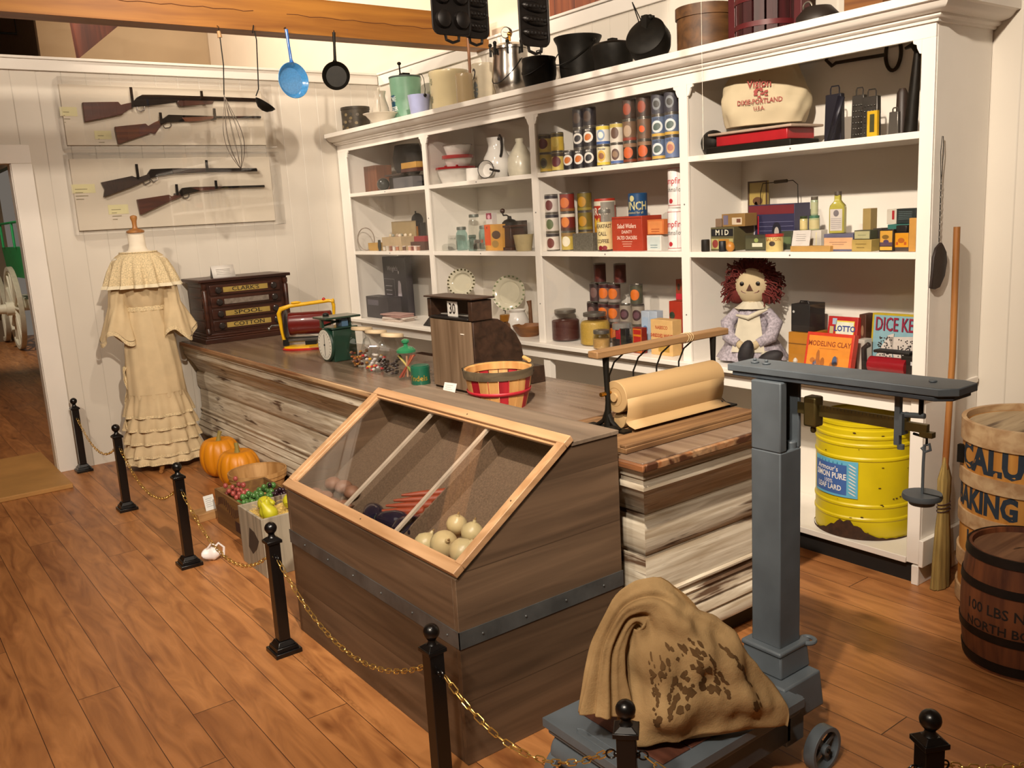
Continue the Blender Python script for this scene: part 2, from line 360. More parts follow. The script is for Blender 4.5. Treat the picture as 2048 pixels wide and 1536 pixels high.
mb = MB(); mb.box((-4.1, -2.5, 5.2), (4.6, 16.5, 5.3), M('a08a6c', .8)); struct(mb, 'ceiling')
# reddish cladding above the right-hand wall
RW = W('7a3a1c', 'a85c30', 'z', .55, plank='y', pw=.19, seam='2a140a')
mb = MB(); mb.box((3.862, 2.9, 0), (3.96, 4.61, 3.6), RW); mb.box((3.83, 4.02, 2.77), (3.861, 4.07, 3.6), M('b69a5c', .6)); mb.box((3.83, 3.90, 2.77), (3.861, 3.96, 3.6), M('2a1710', .7)); struct(mb, 'wall_shed_right')
mb = MB(); mb.box((3.862, -2.4, 0), (3.96, 2.88, 5.2), CREAM); struct(mb, 'wall_hall_right_front')
# dark roof brace above the opening
mb = MB(); mb.prism([(1.945, 3.12), (2.50, 3.57), (1.92, 3.62)], .14, W('3a1a10', '552818', 'z', .6), Matrix.Translation((0, 8.8, 0)) @ RX(PI/2)); one(mb, 'roof_brace', 'dark red-brown timber brace rising above the far side of the boarded wall', 'beam')
# the big beam
BEAM = W('7c4a16', 'a06a26', 'x', .5, .8, bump=.3)
mb = MB(); mb.box((-3.4, 5.12, 2.695), (3.755, 5.27, 2.90), BEAM)
ck = M('5a3010', .8)
for x0, x1, z0, z1 in ((-.4, 1.6, 2.82, 2.815), (1.3, 2.1, 2.795, 2.80), (2.3, 3.3, 2.80, 2.79)):
    n = 14; pt = [(x0+(x1-x0)*i/n, 5.1185, z0+(z1-z0)*i/n+.004*math.sin(i*2.3)) for i in range(n+1)]
    mb.tube(pt, .0022, ck, 5)
one(mb, 'ceiling_beam', 'thick orange-brown timber beam that the pans hang from', 'beam', bev=.004)
# pipe in the dark upper left
mb = MB(); mb.tube([(1.2, 12, 3.93), (2.28, 12, 3.93)], .012, IRON); mb.tube([(2.05, 12, 3.93), (2.05, 12, 4.5)], .01, IRON); one(mb, 'ceiling_pipe', 'thin dark pipe hanging in the far upper left', 'pipe')
mb = MB(); mb.box((-.9, 6.2, .0), (.985, 7.35, .03), M('b98a4e', .6, var=.1, scale=6)); one(mb, 'floor_mat', 'flat tan mat board on the floor in the doorway', 'mat', bev=.004)

# ------------------------------------------------------------ shelving unit
cab = thing('shelving_unit', 'tall white built-in shelving unit along the right wall', 'shelves', (0, 0, 0))
DIV = [1.8125, 3.019, 4.184, 5.385]
mb = MB()
for z in (1.36, 1.815):
    pass
bays = [(5.41, 6.555), (4.21, 5.36), (3.045, 4.158), (1.84, 2.992)]
mb.box((XS+.012, 1.785, 0), (XW-.002, 1.815, 2.20), WHITE); mb.build('side_panel', cab, .003)
mb = MB(); mb.box((XW-.015, 1.815, .09), (XW-.003, 6.70, 2.20), M('e4ded4', .5, var=.04, scale=3)); mb.build('back_panel', cab)
for y in DIV[1:]:
    mb = MB(); mb.box((XS+.012, y-.012, .80), (XW-.015, y+.012, 2.20), WHITE); mb.box((XS, y-.026, .80), (XS+.0115, y+.026, 2.145), WHITE)
    mb.box((XS+.03, y-.03, .11), (XS+.07, y+.03, .73), WHITE)
    for z in (1.05, 1.59): mb.sph((XS-.001, y, z), .004, M('777777', .5), 8)
    mb.build('divider', cab)
mb = MB(); mb.box((XS, 1.786, .09), (XS+.0115, 1.84, 2.145), WHITE); mb.build('end_stile', cab, .002)
mb = MB(); mb.box((XS, 6.555, .09), (XS+.0115, 6.70, 2.145), WHITE); mb.build('end_stile', cab, .002)
mb = MB(); mb.box((XS+.012, 6.60, .112), (XW-.015, 6.63, 2.2), WHITE); mb.build('side_panel', cab)
mb = MB(); mb.box((XS, 1.786, 2.145), (XS+.02, 6.70, 2.215), WHITE); mb.build('fascia', cab)
for (a, b_) in bays:
    for z in (1.36, 1.815):
        mb = MB(); mb.box((XS+.004, a-.015, z-.027), (XW-.016, b_+.015, z), WHITE)
        mb.sph((XS+.003, (a+b_)/2, z-.013), .004, M('777777', .5), 8); mb.build('shelf', cab, .002)
    mb = MB(); mb.box((XS+.014, a-.02, .83), (XS+.019, b_+.02, 2.17), GL(k=.015)); mb.build('glass_pane', cab)
    for y, s in ((a, 1), (b_, -1)):   # little scrolled corner brackets
        mb = MB()
        pl = [(0, 0), (.035, 0), (.033, -.012), (.020, -.018), (.018, -.03), (.008, -.05), (0, -.052)]
        mb.prism([(p*s, q) for p, q in pl], .01, WHITE, Matrix(((0, 0, 1, XS+.001), (1, 0, 0, y), (0, 1, 0, 2.145), (0, 0, 0, 1))))
        mb.build('corner_bracket', cab)
mb = MB(); mb.box((XS-.035, 1.775, .79), (XW-.016, 6.70, .815), WHITE); mb.box((XS-.012, 1.787, .775), (XS+.02, 6.70, .789), WHITE); mb.build('ledge', cab, .003)
mb = MB(); mb.box((XS+.012, 1.84, .715), (XS+.032, 6.60, .775), WHITE); mb.build('apron', cab, .002)
mb = MB(); mb.box((XS-.005, 1.84, .085), (XW-.016, 6.69, .112), WHITE); mb.build('bottom_shelf', cab, .002)
mb = MB(); mb.box((XS+.02, 1.82, 0), (XS+.05, 6.69, .085), M('14110f', .7)); mb.build('toe_gap_shade', cab)  # black strip standing in for the shade in the toe gap
mb = MB(); mb.box((XS-.004, 1.784, 0), (XS+.0115, 1.815, .084), WHITE); mb.box((XS-.01, 1.765, .085), (XW-.003, 1.784, .20), WHITE); mb.build('plinth', cab, .003)
prof = [(0, 2.195), (.012, 2.196), (.014, 2.206), (.024, 2.208), (.030, 2.214), (.030, 2.222), (.042, 2.224), (.06, 2.228), (.074, 2.237), (.082, 2.248), (.085, 2.252), (.1, 2.255), (.1, 2.285), (0, 2.285)]
def sweep(mb, prof, path, m):
    """path(d)->list of (x,y) for an outward offset d"""
    vs = []; fs = []; k = len(path(0))
    for d, z in prof: vs += [(x, y, z) for x, y in path(d)]
    for j in range(len(prof)-1):
        for i in range(k-1): fs.append((j*k+i, j*k+i+1, (j+1)*k+i+1, (j+1)*k+i))
    mb.add(vs, fs, m)
mb = MB(); sweep(mb, prof, lambda d: [(XS-d, 6.705), (XS-d, 1.785-d), (XW-.003, 1.785-d)], WHITE); mb.box((XS-.095, 1.69, 2.262), (XW-.003, 6.70, 2.284), WHITE); mb.build('crown_moulding', cab)
TOPZ = 2.285

# ------------------------------------------------------------ shop counter
cnt = thing('shop_counter', 'long old counter in flaking white paint with moulded front', 'counter')
DP = W('a8977f', 'ded4c0', 'y', .6, 2.2, dark='5b4432', thr=.60, bump=.5)
DPX = W('a8977f', 'ded4c0', 'x', .6, 2.2, dark='5b4432', thr=.59, bump=.5)
TOPM = W('6a5646', '8c7866', 'y', .24, .7, bump=.1, dark='4f3c30', thr=.60)
EDG = W('8c5a36', 'c9a880', 'y', .5, .9, dark='4a2a18', thr=.52, bump=.5)
pb = [(.0, .772), (.014, .765), (.022, .75), (.02, .742), (.03, .735), (.022, .72), (.024, .70), (.036, .69), (.04, .675), (.062, .655), (.085, .625), (.098, .60), (.105, .585), (.112, .58), (.112, .57), (.1, .565), (.094, .55), (.092, .50), (.094, .46), (.104, .44), (.112, .432), (.108, .425), (.104, .29), (.094, .284), (.094, .276), (.104, .27), (.104, .255), (.092, .248), (.098, .236), (.088, .215), (.08, .205), (.086, .195), (.072, .18), (.066, .165), (.074, .155), (.06, .14), (.055, .12), (.06, .105), (.14, .10)]
CX, CY, CXB = 1.91, 1.925, 2.68
def cpath(d): return [(CX+d, 6.69), (CX+d, CY+d), (CXB, CY+d)]
mb = MB()
vs = []; k = 3
for d, z in pb: vs += [(x, y, z) for x, y in cpath(d)]
mb.add(vs, [(j*k, j*k+1, (j+1)*k+1, (j+1)*k) for j in range(len(pb)-1)], DP)
mb.add(vs, [(j*k+1, j*k+2, (j+1)*k+2, (j+1)*k+1) for j in range(len(pb)-1)], DPX)
mb.box((CX+.115, CY+.115, .1), (CXB-.002, 6.688, .77), DP); mb.build('body', cnt)
mb = MB(); mb.box((CX+.13, CY+.13, 0), (CXB-.03, 6.68, .10), M('2f2a1c', .7, var=.3)); mb.build('plinth', cnt)
mb = MB(); mb.box((CX+.012, CY+.012, .773), (CXB, 6.69, .80), TOPM)
mb.box((CX-.004, CY-.004, .772), (CX+.011, 6.69, .797), EDG); mb.box((CX+.0115, CY-.004, .772), (CXB, CY+.0115, .797), EDG); mb.build('countertop', cnt, .004)
CTZ = .80

# ------------------------------------------------------------ slant-front display case
case = thing('display_case', 'brown wooden produce bin with slanted glass lid and steel strap', 'display case')
CW = W('5a4838', '7e6650', 'y', .5, .9, plank='z', pw=.2, seam='4a3a2c')
CWX = W('5a4838', '7e6650', 'x', .5, .9, plank='z', pw=.2, seam='4a3a2c')
CT = W('6a5c4e', '8a7866', 'y', .42, .9)
x0, x1, y0, y1 = 1.25, 1.895, 2.02, 3.22
side = [(x0, 0), (x1, 0), (x1, .885), (1.70, .885), (1.268, .587), (x0, .587)]
mb = MB()
for y in (y0, y1-.02):
    mb.prism(side, .02, CWX, Matrix(((1, 0, 0, 0), (0, 0, -1, y+.02), (0, 1, 0, 0), (0, 0, 0, 1))))
mb.box((x0, y0+.02, 0), (x0+.018, y1-.02, .587), CW); mb.box((x1-.018, y0+.02, 0), (x1, y1-.02, .885), CW); mb.build('body', case, .0015)
mb = MB(); mb.box((1.70, y0-.004, .886), (x1+.003, y1+.004, .90), CT); mb.build('top_board', case, .002)
mb = MB(); st = M('585a5a', .4, .35, var=.3, scale=14)
mb.box((x0-.003, y0-.003, .372), (x0-.0005, y1+.003, .425), st); mb.box((x0-.003, y0-.003, .372), (x1+.003, y0-.0005, .425), st); mb.box((x0-.003, y1+.0005, .372), (x1+.003, y1+.003, .425), st)
for i in range(6): mb.sph((x0-.003, y0+.06+i*.2, .398), .004, st, 8)
for i in range(4): mb.sph((x0+.08+i*.16, y0-.003, .398), .004, st, 8)
mb.build('steel_strap', case)
LID = W('ac845c', 'c8a078', 'y', .4, 1.2, bump=.1); LIDX = W('ac845c', 'c8a078', 'x', .4, 1.2, bump=.1)
A = Vector((1.252, 0, .592)); B = Vector((1.706, 0, .905)); dl = (B-A).length; ex = (B-A).normalized(); nz_ = Vector((-ex.z, 0, ex.x))
TL = Matrix(((ex.x, 0, nz_.x, A.x), (0, 1, 0, 0), (ex.z, 0, nz_.z, A.z), (0, 0, 0, 1)))
mb = MB(); fwid = .034
mb.box((0, y0-.008, 0), (fwid, y1+.008, .022), LID, TL); mb.box((dl-fwid, y0-.008, 0), (dl, y1+.008, .022), LID, TL)
mb.box((fwid, y0-.008, 0), (dl-fwid, y0-.008+fwid, .022), LIDX, TL); mb.box((fwid, y1+.008-fwid, 0), (dl-fwid, y1+.008, .022), LIDX, TL)
g2 = fwid+.009
mb.box((fwid, y0+.026, .0), (g2, y1-.026, .012), LID, TL); mb.box((dl-g2, y0+.026, 0), (dl-fwid, y1-.026, .012), LID, TL)
mb.box((g2, y0+.026, 0), (dl-g2, y0+.035, .012), LIDX, TL); mb.box((g2, y1-.035, 0), (dl-g2, y1-.026, .012), LIDX, TL)
for u, v in ((.02, 2.6), (dl-.02, 2.55), (dl/2, y0+.008)): mb.sph(TL @ Vector((u, v, .022)), .003, M('4a3a2a', .5), 8)
mb.build('lid_frame', case, .002)
mb = MB(); mb.box((fwid+.002, y0+.03, .004), (dl-fwid-.002, y1-.03, .007), GL(k=.09), TL); mb.build('glass', case)
BUR = M('675442', .9, var=.35, scale=160)
for y in (2.43, 2.79):
    mb = MB(); mb.prism([(1.275, .45), (1.872, .45), (1.872, .86), (1.72, .86), (1.29, .575)], .006, BUR, Matrix(((1, 0, 0, 0), (0, 0, -1, y+.003), (0, 1, 0, 0), (0, 0, 0, 1))))
    mb.box((.036, y-.007, -.012), (dl-.036, y+.007, -.002), M('b9aa98', .6), TL); mb.build('partition', case)
mb = MB(); mb.add([(1.269, y0+.021, .489), (1.876, y0+.021, .882), (1.876, y1-.021, .882), (1.269, y1-.021, .489)], [(0, 1, 2, 3)], BUR)
mb.build('burlap_lining', case)
# ------------------------------------------------------------ rope posts and chains
GOLD = M('dcb868', .3, .85, var=.05)
def stanchion_parts(t):
    mb = MB(); mb.box((-.052, -.052, 0), (.052, .052, .018), BLACK); mb.box((-.044, -.044, .018), (.044, .044, .034), BLACK, tap=.9); mb.box((-.036, -.036, .034), (.036, .036, .052), BLACK, tap=.72); mb.build('base', t, .002)
    mb = MB(); mb.box((-.022, -.022, .052), (.022, .022, .44), BLACK); mb.build('post', t, .002)
    mb = MB(); mb.box((-.029, -.029, .44), (.029, .029, .452), BLACK); mb.box((-.027, -.027, .452), (.027, .027, .462), BLACK, tap=.55); mb.build('cap', t, .0015)
    mb = MB(); mb.lathe([(.016, .462), (.012, .468), (.011, .474), (.014, .478)], BLACK, 20); mb.sph((0, 0, .497), .023, BLACK, 20); mb.build('ball_finial', t)
    for s in (1, -1):
        mb = MB(); mb.sph((0, s*.024, .385), .007, BLACK, 10)
        mb.tube([(0, s*(.036+.011*math.cos(a)), .385+.011*math.sin(a)) for a in [2*PI*i/14 for i in range(14)]], .0022, BLACK, 6, closed=True); mb.build('chain_ring', t)
PST = [(1.13, 6.60), (1.13, 5.437), (1.13, 4.263), (1.125, 3.09), (1.122, 1.955), (1.243, 1.329), (1.69, .869), (2.55, .62)]
SLAB = ['black chain post against the boarded wall by the doorway', 'black chain post in front of the cream dress', 'black chain post with the white crumpled plastic at its foot', 'black chain post in front of the crate of pears', 'black chain post standing at the lower part of the display case', 'black chain post in front of the burlap sack', 'black chain post alone on bare floor at the lower right', 'black chain post just past the lower right edge']
st0 = thing('chain_post', SLAB[0], 'post', (*PST[0], 0), 0, 'black chain posts'); stanchion_parts(st0)
posts = [st0]
for i in range(1, 8):
    rz = 0
    if i == 5: rz = R(43)
    if i == 6: rz = R(62)
    posts.append(clone(st0, (*PST[i], 0), rz, SLAB[i]))
def chain(a, b, sag, label):
    mb = MB(); a = Vector(a); b = Vector(b); n = 200; pts = []
    for i in range(n+1):
        t = i/n; p = a.lerp(b, t); p.z -= sag*4*t*(1-t); pts.append(p)
    ds = [0]
    for i in range(n): ds.append(ds[-1]+(pts[i+1]-pts[i]).length)
    pitch = .0265; N_ = int(ds[-1]/pitch); pitch = ds[-1]/N_; j = 0
    for k in range(N_):
        s = (k+.5)*pitch
        while ds[j+1] < s: j += 1
        c = pts[j].lerp(pts[j+1], (s-ds[j])/(ds[j+1]-ds[j])); d = (pts[min(j+3, n)]-pts[max(j-2, 0)]).normalized()
        side = d.cross(Vector((0, 0, 1))).normalized(); up = side.cross(d)
        ang = (k % 2)*PI/2+.5+.25*math.sin(k*1.7); w = side*math.cos(ang)+up*math.sin(ang)
        hl, hw = .0165, .0072
        lp = [c+d*((hl-hw)*(1 if math.cos(q) > 0 else -1)+hw*math.cos(q))+w*hw*math.sin(q) for q in [2*PI*(i+.5)/12 for i in range(12)]]
        mb.tube(lp, .0017, GOLD, 5, closed=True)
    return one(mb, 'brass_chain', label, 'chain', group='brass chains between the posts')
for i in range(7):
    a, b = Vector((*PST[i], .380)), Vector((*PST[i+1], .380)); d = (b-a).normalized()
    a += d*.042; b -= d*.042
    L_ = ['brass chain hung across the foot of the cream dress, nearest the wall', 'brass chain between the second and third posts from the wall', 'brass chain sagging in front of the grape and pear crates', 'brass chain sagging along the front of the display case', 'brass chain hung from the display case corner towards the sack', 'brass chain hung in front of the scale platform', 'brass chain leaving the picture at the lower right'][i]
    chain(a, b, [.13, .15, .17, .16, .12, .12, .09][i], L_)

# ------------------------------------------------------------ platform scale
GB = M('626b72', .5, .1, var=.22, scale=7); GBD = M('485058', .5, .1, var=.3, scale=10); BRW = M('6e6038', .4, .7, var=.3, scale=12)
scl = thing('platform_scale', 'grey-blue platform scale with tall column and hanging weight pan', 'scale', (0, 0, 0))
px0, px1, py0, py1 = 1.355, 1.96, 1.365, 1.785
mb = MB(); mb.box((px0+.03, py0+.03, .085), (px1-.02, py1-.03, .185), GBD); mb.box((px0+.01, py0+.01, .175), (px1-.005, py1-.01, .195), GB)
mb.lathe([(.05, -.19), (.05, .19)], GB, 20, TR(px0+.055, (py0+py1)/2, .125) @ RX(PI/2)); mb.box((px1-.04, py0+.03, .07), (px1+.04, py1-.03, .2), GB); mb.build('frame', scl, .004)
mb = MB(); mb.box((px0, py0, .196), (px1, py1, .222), GB)
mb.tube([(px0+.045, py0+.10, .222), (px0+.045, py0+.30, .222), (px0+.035, py0+.315, .222), (px0+.025, py0+.30, .222), (px0+.025, py0+.10, .222), (px0+.035, py0+.085, .222)], .003, GB, 6, closed=True)
mb.build('platform', scl, .005)
RWD = W('4e2a1c', '6e4130', 'y', .6)
for k in range(4):
    mb = MB(); mb.box((px0+.09+k*.105, py0+.05, .2225), (px0+.19+k*.105, py1-.05, .2265), RWD); mb.build('inlay_board', scl, .001)
def wheel(c, r, w):
    mb = MB(); T = TR(*c) @ RX(PI/2)
    mb.lathe([(r*.80, -w/2), (r, -w/2), (r, w/2), (r*.80, w/2), (r*.80, -w/2)], GB, 28, T, cap=False)
    mb.lathe([(r*.24, -w*.55), (r*.24, w*.55)], GB, 14, T); mb.lathe([(r*.1, -w*.7), (r*.1, w*.7)], IRON, 10, T)
    for k in range(4):
        a = k*PI/2+.5; mb.bc((math.cos(a)*r*.52, math.sin(a)*r*.52, 0), (r*.62, r*.24, w*.35), GB, T, a)
    return mb.build('wheel', scl, .0015)
wheel((2.0, 1.335, .066), .066, .034); wheel((2.0, 1.80, .066), .066, .034); wheel((1.405, 1.755, .066), .066, .034); wheel((1.405, 1.335, .066), .066, .034)
mb = MB(); mb.box((1.935, 1.41, .12), (2.12, 1.64, .23), GB, tap=.92); mb.box((1.975, 1.455, .23), (2.115, 1.60, .30), GB, tap=.92); mb.box((1.975, 1.458, .296), (2.12, 1.60, .312), GB)
mb.tube([(2.12+.022*math.cos(a), 1.47+.022*math.sin(a), .303) for a in [2*PI*i/16 for i in range(16)]], .007, GB, 8, closed=True); mb.build('column_base', scl, .006)
cx0, cx1, cy0, cy1 = 2.0, 2.096, 1.478, 1.578
mb = MB(); mb.box((cx0, cy0, .31), (cx1, cy1, .90), GB); mb.box((cx0, cy0, .90), (cx0+.03, cy1, 1.10), GB); mb.box((cx0+.03, cy1-.02, .90), (cx1, cy1, 1.10), GB); mb.box((cx1-.012, cy0, .90), (cx1, cy1-.02, 1.10), GB)
mb.cyl((cx1-.02, cy0+.02, .88), .016, .04, GB, 12); mb.build('column', scl, .004)
mb = MB()
pl = [(2.005, 1.665), (2.125, 1.665), (2.155, 1.05), (2.14, 1.015), (2.05, 1.015), (2.02, 1.05)]
mb.prism(pl, .02, GB, z0=1.115); pl2 = [(x*.93+2.08*.07, y*.96+1.34*.04) for x, y in pl]; mb.prism(pl2, .012, GBD, z0=1.102)
for y in (1.61, 1.57): mb.cyl((2.06, y, 1.135), .012, .006, GB, 12); mb.cyl((2.06, y, 1.141), .005, .008, GB, 8)
mb.cyl((2.09, 1.10, 1.135), .01, .005, GB, 12)
mb.build('top_plate', scl, .004)
mb = MB(); mb.box((2.072, 1.155, 1.005), (2.078, 1.475, 1.037), BRW); mb.box((2.068, 1.10, 1.008), (2.082, 1.155, 1.03), BRW); mb.box((2.066, 1.085, .998), (2.084, 1.118, 1.012), BRW)
for k in range(28): mb.box((2.0708, 1.17+k*.0105, 1.029), (2.0718, 1.171+k*.0105, 1.036), M('2a2414', .6))
mb.build('beam', scl, .001)
mb = MB(); mb.box((2.055, 1.405, .975), (2.094, 1.445, 1.06), BRW); mb.cyl((2.075, 1.425, .955), .008, .02, BRW, 10); mb.build('poise', scl, .006)
mb = MB(); mb.box((2.069, 1.172, .965), (2.083, 1.186, 1.102), GB); mb.box((2.060, 1.16, .995), (2.092, 1.168, 1.05), GB); mb.tube([(2.076, 1.17, 1.045), (2.076, 1.11, 1.05)], .007, GB); mb.tube([(2.076, 1.12, 1.102), (2.076, 1.12, 1.05)], .006, IRON); mb.cyl((2.076, 1.17, .955), .009, .012, GB, 10); mb.build('beam_bracket', scl)
mb = MB(); mb.tube([(2.08, 1.14, 1.0), (2.08, 1.105, .995), (2.08, 1.105, .975)], .0035, IRON); mb.tube([(2.08, 1.118, .968), (2.08, 1.108, .958), (2.08, 1.095, .965), (2.08, 1.098, .98), (2.08, 1.11, .975), (2.08, 1.112, .93), (2.08, 1.112, .845)], .0038, GB, 8); mb.build('weight_rod', scl)
mb = MB(); mb.lathe([(.03, .822), (.034, .832), (.046, .836), (.048, .842), (.046, .850), (.01, .850)], GB, 28, TR(2.08, 1.112, 0)); mb.box((2.078, 1.062, .848), (2.082, 1.112, .8515), M('14140f', .7)); mb.build('weight_pan', scl)

# ------------------------------------------------------------ burlap sack
def burlap():
    m, nt, b = _new('burlap'); N = nt.nodes.new; L = nt.links.new; tc = N('ShaderNodeTexCoord')
    nz = N('ShaderNodeTexNoise'); nz.inputs['Scale'].default_value = 6; nz.inputs['Detail'].default_value = 5; L(tc.outputs['Object'], nz.inputs[0])
    rp = N('ShaderNodeValToRGB'); rp.color_ramp.elements[0].position = .3; rp.color_ramp.elements[0].color = lin('8a6e4a'); rp.color_ramp.elements[1].position = .7; rp.color_ramp.elements[1].color = lin('b4966a'); L(nz.outputs[0], rp.inputs[0])
    L(rp.outputs[0], b.inputs['Base Color']); b.inputs['Roughness'].default_value = .95; b.inputs['Specular IOR Level'].default_value = .1
    w1 = N('ShaderNodeTexNoise'); w1.inputs['Scale'].default_value = 260; L(tc.outputs['Object'], w1.inputs[0])
    w2 = N('ShaderNodeTexNoise'); w2.inputs['Scale'].default_value = 14; w2.inputs['Detail'].default_value = 3; L(tc.outputs['Object'], w2.inputs[0])
    ad = N('ShaderNodeMath'); ad.operation = 'MULTIPLY_ADD'; ad.inputs[1].default_value = .12; L(w1.outputs[0], ad.inputs[0]); L(w2.outputs[0], ad.inputs[2])
    bp = N('ShaderNodeBump'); bp.inputs['Strength'].default_value = .7; bp.inputs['Distance'].default_value = .01; L(ad.outputs[0], bp.inputs['Height']); L(bp.outputs[0], b.inputs['Normal'])
    return m
BURLAP = burlap()
INK = M('5e462c', .95, var=.3, spec=.1)
bl = Vector((1.40, 1.515, .229)); br = Vector((1.745, 1.28, .229))
ex = (br-bl).normalized(); ez = Vector((0, 0, 1)); ey = ez.cross(ex)   # ey points away from the viewer
sk0 = (bl+br)/2+ey*.055
def cat(P, t):
    t *= len(P)-1; i = min(int(t), len(P)-2); f = t-i
    p0, p1, p2, p3 = P[max(i-1, 0)], P[i], P[i+1], P[min(i+2, len(P)-1)]
    return .5*((2*p1)+(p2-p0)*f+(2*p0-5*p1+4*p2-p3)*f*f+(3*p1-p0-3*p2+p3)*f*f*f)
# stations : centre (along, back, up), half width, half depth
ST = [((.008, -.012, .004), .222, .016), ((.006, -.005, .030), .224, .060), ((-.006, .004, .095), .200, .092), ((-.026, .014, .165), .172, .094), ((-.052, .024, .235), .138, .084), ((-.085, .03, .300), .100, .066), ((-.118, .03, .350), .066, .050), ((-.175, .02, .345), .036, .034), ((-.222, .0, .28), .036, .034), ((-.238, -.015, .21), .042, .036), ((-.245, -.025, .15), .052, .038), ((-.25, -.03, .10), .060, .042)]
cen = [Vector(s[0]) for s in ST]; hw = [Vector((s[1], 0, 0)) for s in ST]; hd = [Vector((s[2], 0, 0)) for s in ST]
def sackpt(u, v):
    a = u*2*PI; c = cat(cen, v); t0 = cat(cen, min(1, v+.01))-cat(cen, max(0, v-.01)); t0.normalize()
    ww = cat(hw, v).x; dd = cat(hd, v).x
    xax = Vector((t0.z, 0, -t0.x)) if abs(t0.z)+abs(t0.x) > 1e-6 else Vector((1, 0, 0)); xax.normalize()
    yax = t0.cross(xax)*-1 if t0.cross(xax).y < 0 else t0.cross(xax)
    e = .62+.38*min(1, v/.5)
    ca, sa = math.cos(a), math.sin(a); ca = math.copysign(abs(ca)**e, ca); sa = math.copysign(abs(sa)**1.0, sa)
    pl = max(0, min(1, (v-.42)/.2)); k = 1+pl*.24*math.sin(a*5+v*3)+pl*.10*math.sin(a*11+1)
    wr = (1-pl)*(.012*math.sin(a*3+v*17)*math.sin(v*23)+.007*math.sin(a*7+v*9)+.007*math.sin(v*60+a*2)*max(0, 1-v*6))
    p = c+xax*(ww*ca*k)+yax*(dd*sa*k+wr*(1 if sa > 0 else -1))
    dn = Vector((ca, sa, 0)); w3 = Vector((p.x*9, p.y*9, p.z*5))
    q = .030*noise.noise(w3)+.016*noise.noise(Vector((p.x*26+3, p.y*26, p.z*11)))
    q *= min(1, v*14)*(1-.55*pl)
    p = p+xax*(dn.x*q*.6)+yax*(dn.y*q)
    return sk0+ex*p.x+ey*p.y+ez*max(.001, p.z*1.02)
sack = thing('burlap_sack', 'slumped burlap sack with faded dark printing lying on the scale platform', 'sack', (0, 0, 0))
mb = MB(); mb.grid(sackpt, 96, 90, BURLAP, closeu=True)
mb.add([sackpt(i/96, 0) for i in range(96)], [tuple(range(96))[::-1]], BURLAP)
o = mb.build('cloth', sack, ang=80)
sd = o.modifiers.new('s', 'SOLIDIFY'); sd.thickness = .002
# faded print on the front face: blotches that follow the cloth
def sack_surface(s, t):   # s: -1..1 across, t: v
    u = (.75+s*.2) % 1
    p = sackpt(u, t); e1 = sackpt((u+.004) % 1, t)-p; e2 = sackpt(u, t+.004)-p; n = e1.cross(e2).normalized()
    c = sk0+ex*cat(cen, t).x+ey*cat(cen, t).y+ez*cat(cen, t).z*1.02
    if n.dot(p-c) < 0: n = -n
    return p+n*.0022
rr = random.Random(3); mb = MB()
def blot(s, t, r):
    n = 7; pts = [sack_surface(s+r*1.3*math.cos(2*PI*i/n)*rr.uniform(.5, 1.3), t+r*.5*math.sin(2*PI*i/n)*rr.uniform(.5, 1.3)) for i in range(n)]
    c = sack_surface(s, t); mb.add([c]+pts, [(0, i+1, (i+1) % n+1) for i in range(n)], INK)
for k in range(34):
    sd_ = k % 2; blot((-.40 if sd_ else .30)+rr.uniform(-.05, .05), .20+.22*k/34, rr.uniform(.010, .030))
for k in range(85): blot(-.05+rr.uniform(-.33, .33), .31+rr.uniform(-.12, .12)*rr.uniform(.3, 1), rr.uniform(.007, .032))
for k in range(12): blot(.62+rr.uniform(-.03, .03), .20+k*.012, rr.uniform(.012, .03))
for k in range(9): blot(.55+rr.uniform(-.08, .08), .15+rr.uniform(-.02, .02), rr.uniform(.015, .04))
mb.build('faded_print', sack)
mb = MB(); P = [sack_surface(-1.05+.0*i, .09) for i in range(1)]
e_ = sackpt(.5, 1.0); mb.tube([e_, e_+Vector((0, 0, -.02)), sk0+ex*-.2+ey*-.05+ez*.03], .0018, M('cdbf9f', .9), 5); mb.build('tie_string', sack)

# ------------------------------------------------------------ barrels, broom, strap
def cylmap(c, r, a0):
    def f(u, v): a = a0+u/r; return (c[0]+r*math.cos(a), c[1]+r*math.sin(a), c[2]+v)
    return f
def wraptext(mb, txt, size, m, c, rfun, a0, sx=1, bold=0, n=3):
    vs, fs = textmesh(txt, bold); out = []
    for x, y in vs:
        r = rfun(c[2]+y*size); a = a0+x*size*sx/r; out.append((c[0]+r*math.cos(a), c[1]+r*math.sin(a), c[2]+y*size))
    mb.add(out, fs, m)
def wrapband(mb, c, rfun, a0, a1, z0, z1, m, n=24):
    v = []; f = []
    for j, z in enumerate((z0, z1)):
        for i in range(n+1):
            a = a0+(a1-a0)*i/n; r = rfun(z); v.append((c[0]+r*math.cos(a), c[1]+r*math.sin(a), z))
    for i in range(n): f.append((i, i+1, n+2+i, n+1+i))
    mb.add(v, f, m, True)
def wrapdisc(mb, c, r, a0, z0, ru, rv, m, n=18, rot=0):
    v = []
    for i in range(n):
        q = 2*PI*i/n; x, y = ru*math.cos(q), rv*math.sin(q); x, y = x*math.cos(rot)-y*math.sin(rot), x*math.sin(rot)+y*math.cos(rot)
        v.append((x, y))
    K = max(1, int(ru/r/.3)+1); w = [(0, 0)]+[(x*(k+1)/K, y*(k+1)/K) for k in range(K) for x, y in v]
    mb.add([(c[0]+r*math.cos(a0+x/r), c[1]+r*math.sin(a0+x/r), z0+y) for x, y in w], [(0, i+1, (i+1) % n+1) for i in range(n)]+[(1+k*n+i, 1+(k+1)*n+i, 1+(k+1)*n+(i+1) % n, 1+k*n+(i+1) % n) for k in range(K-1) for i in range(n)], m)
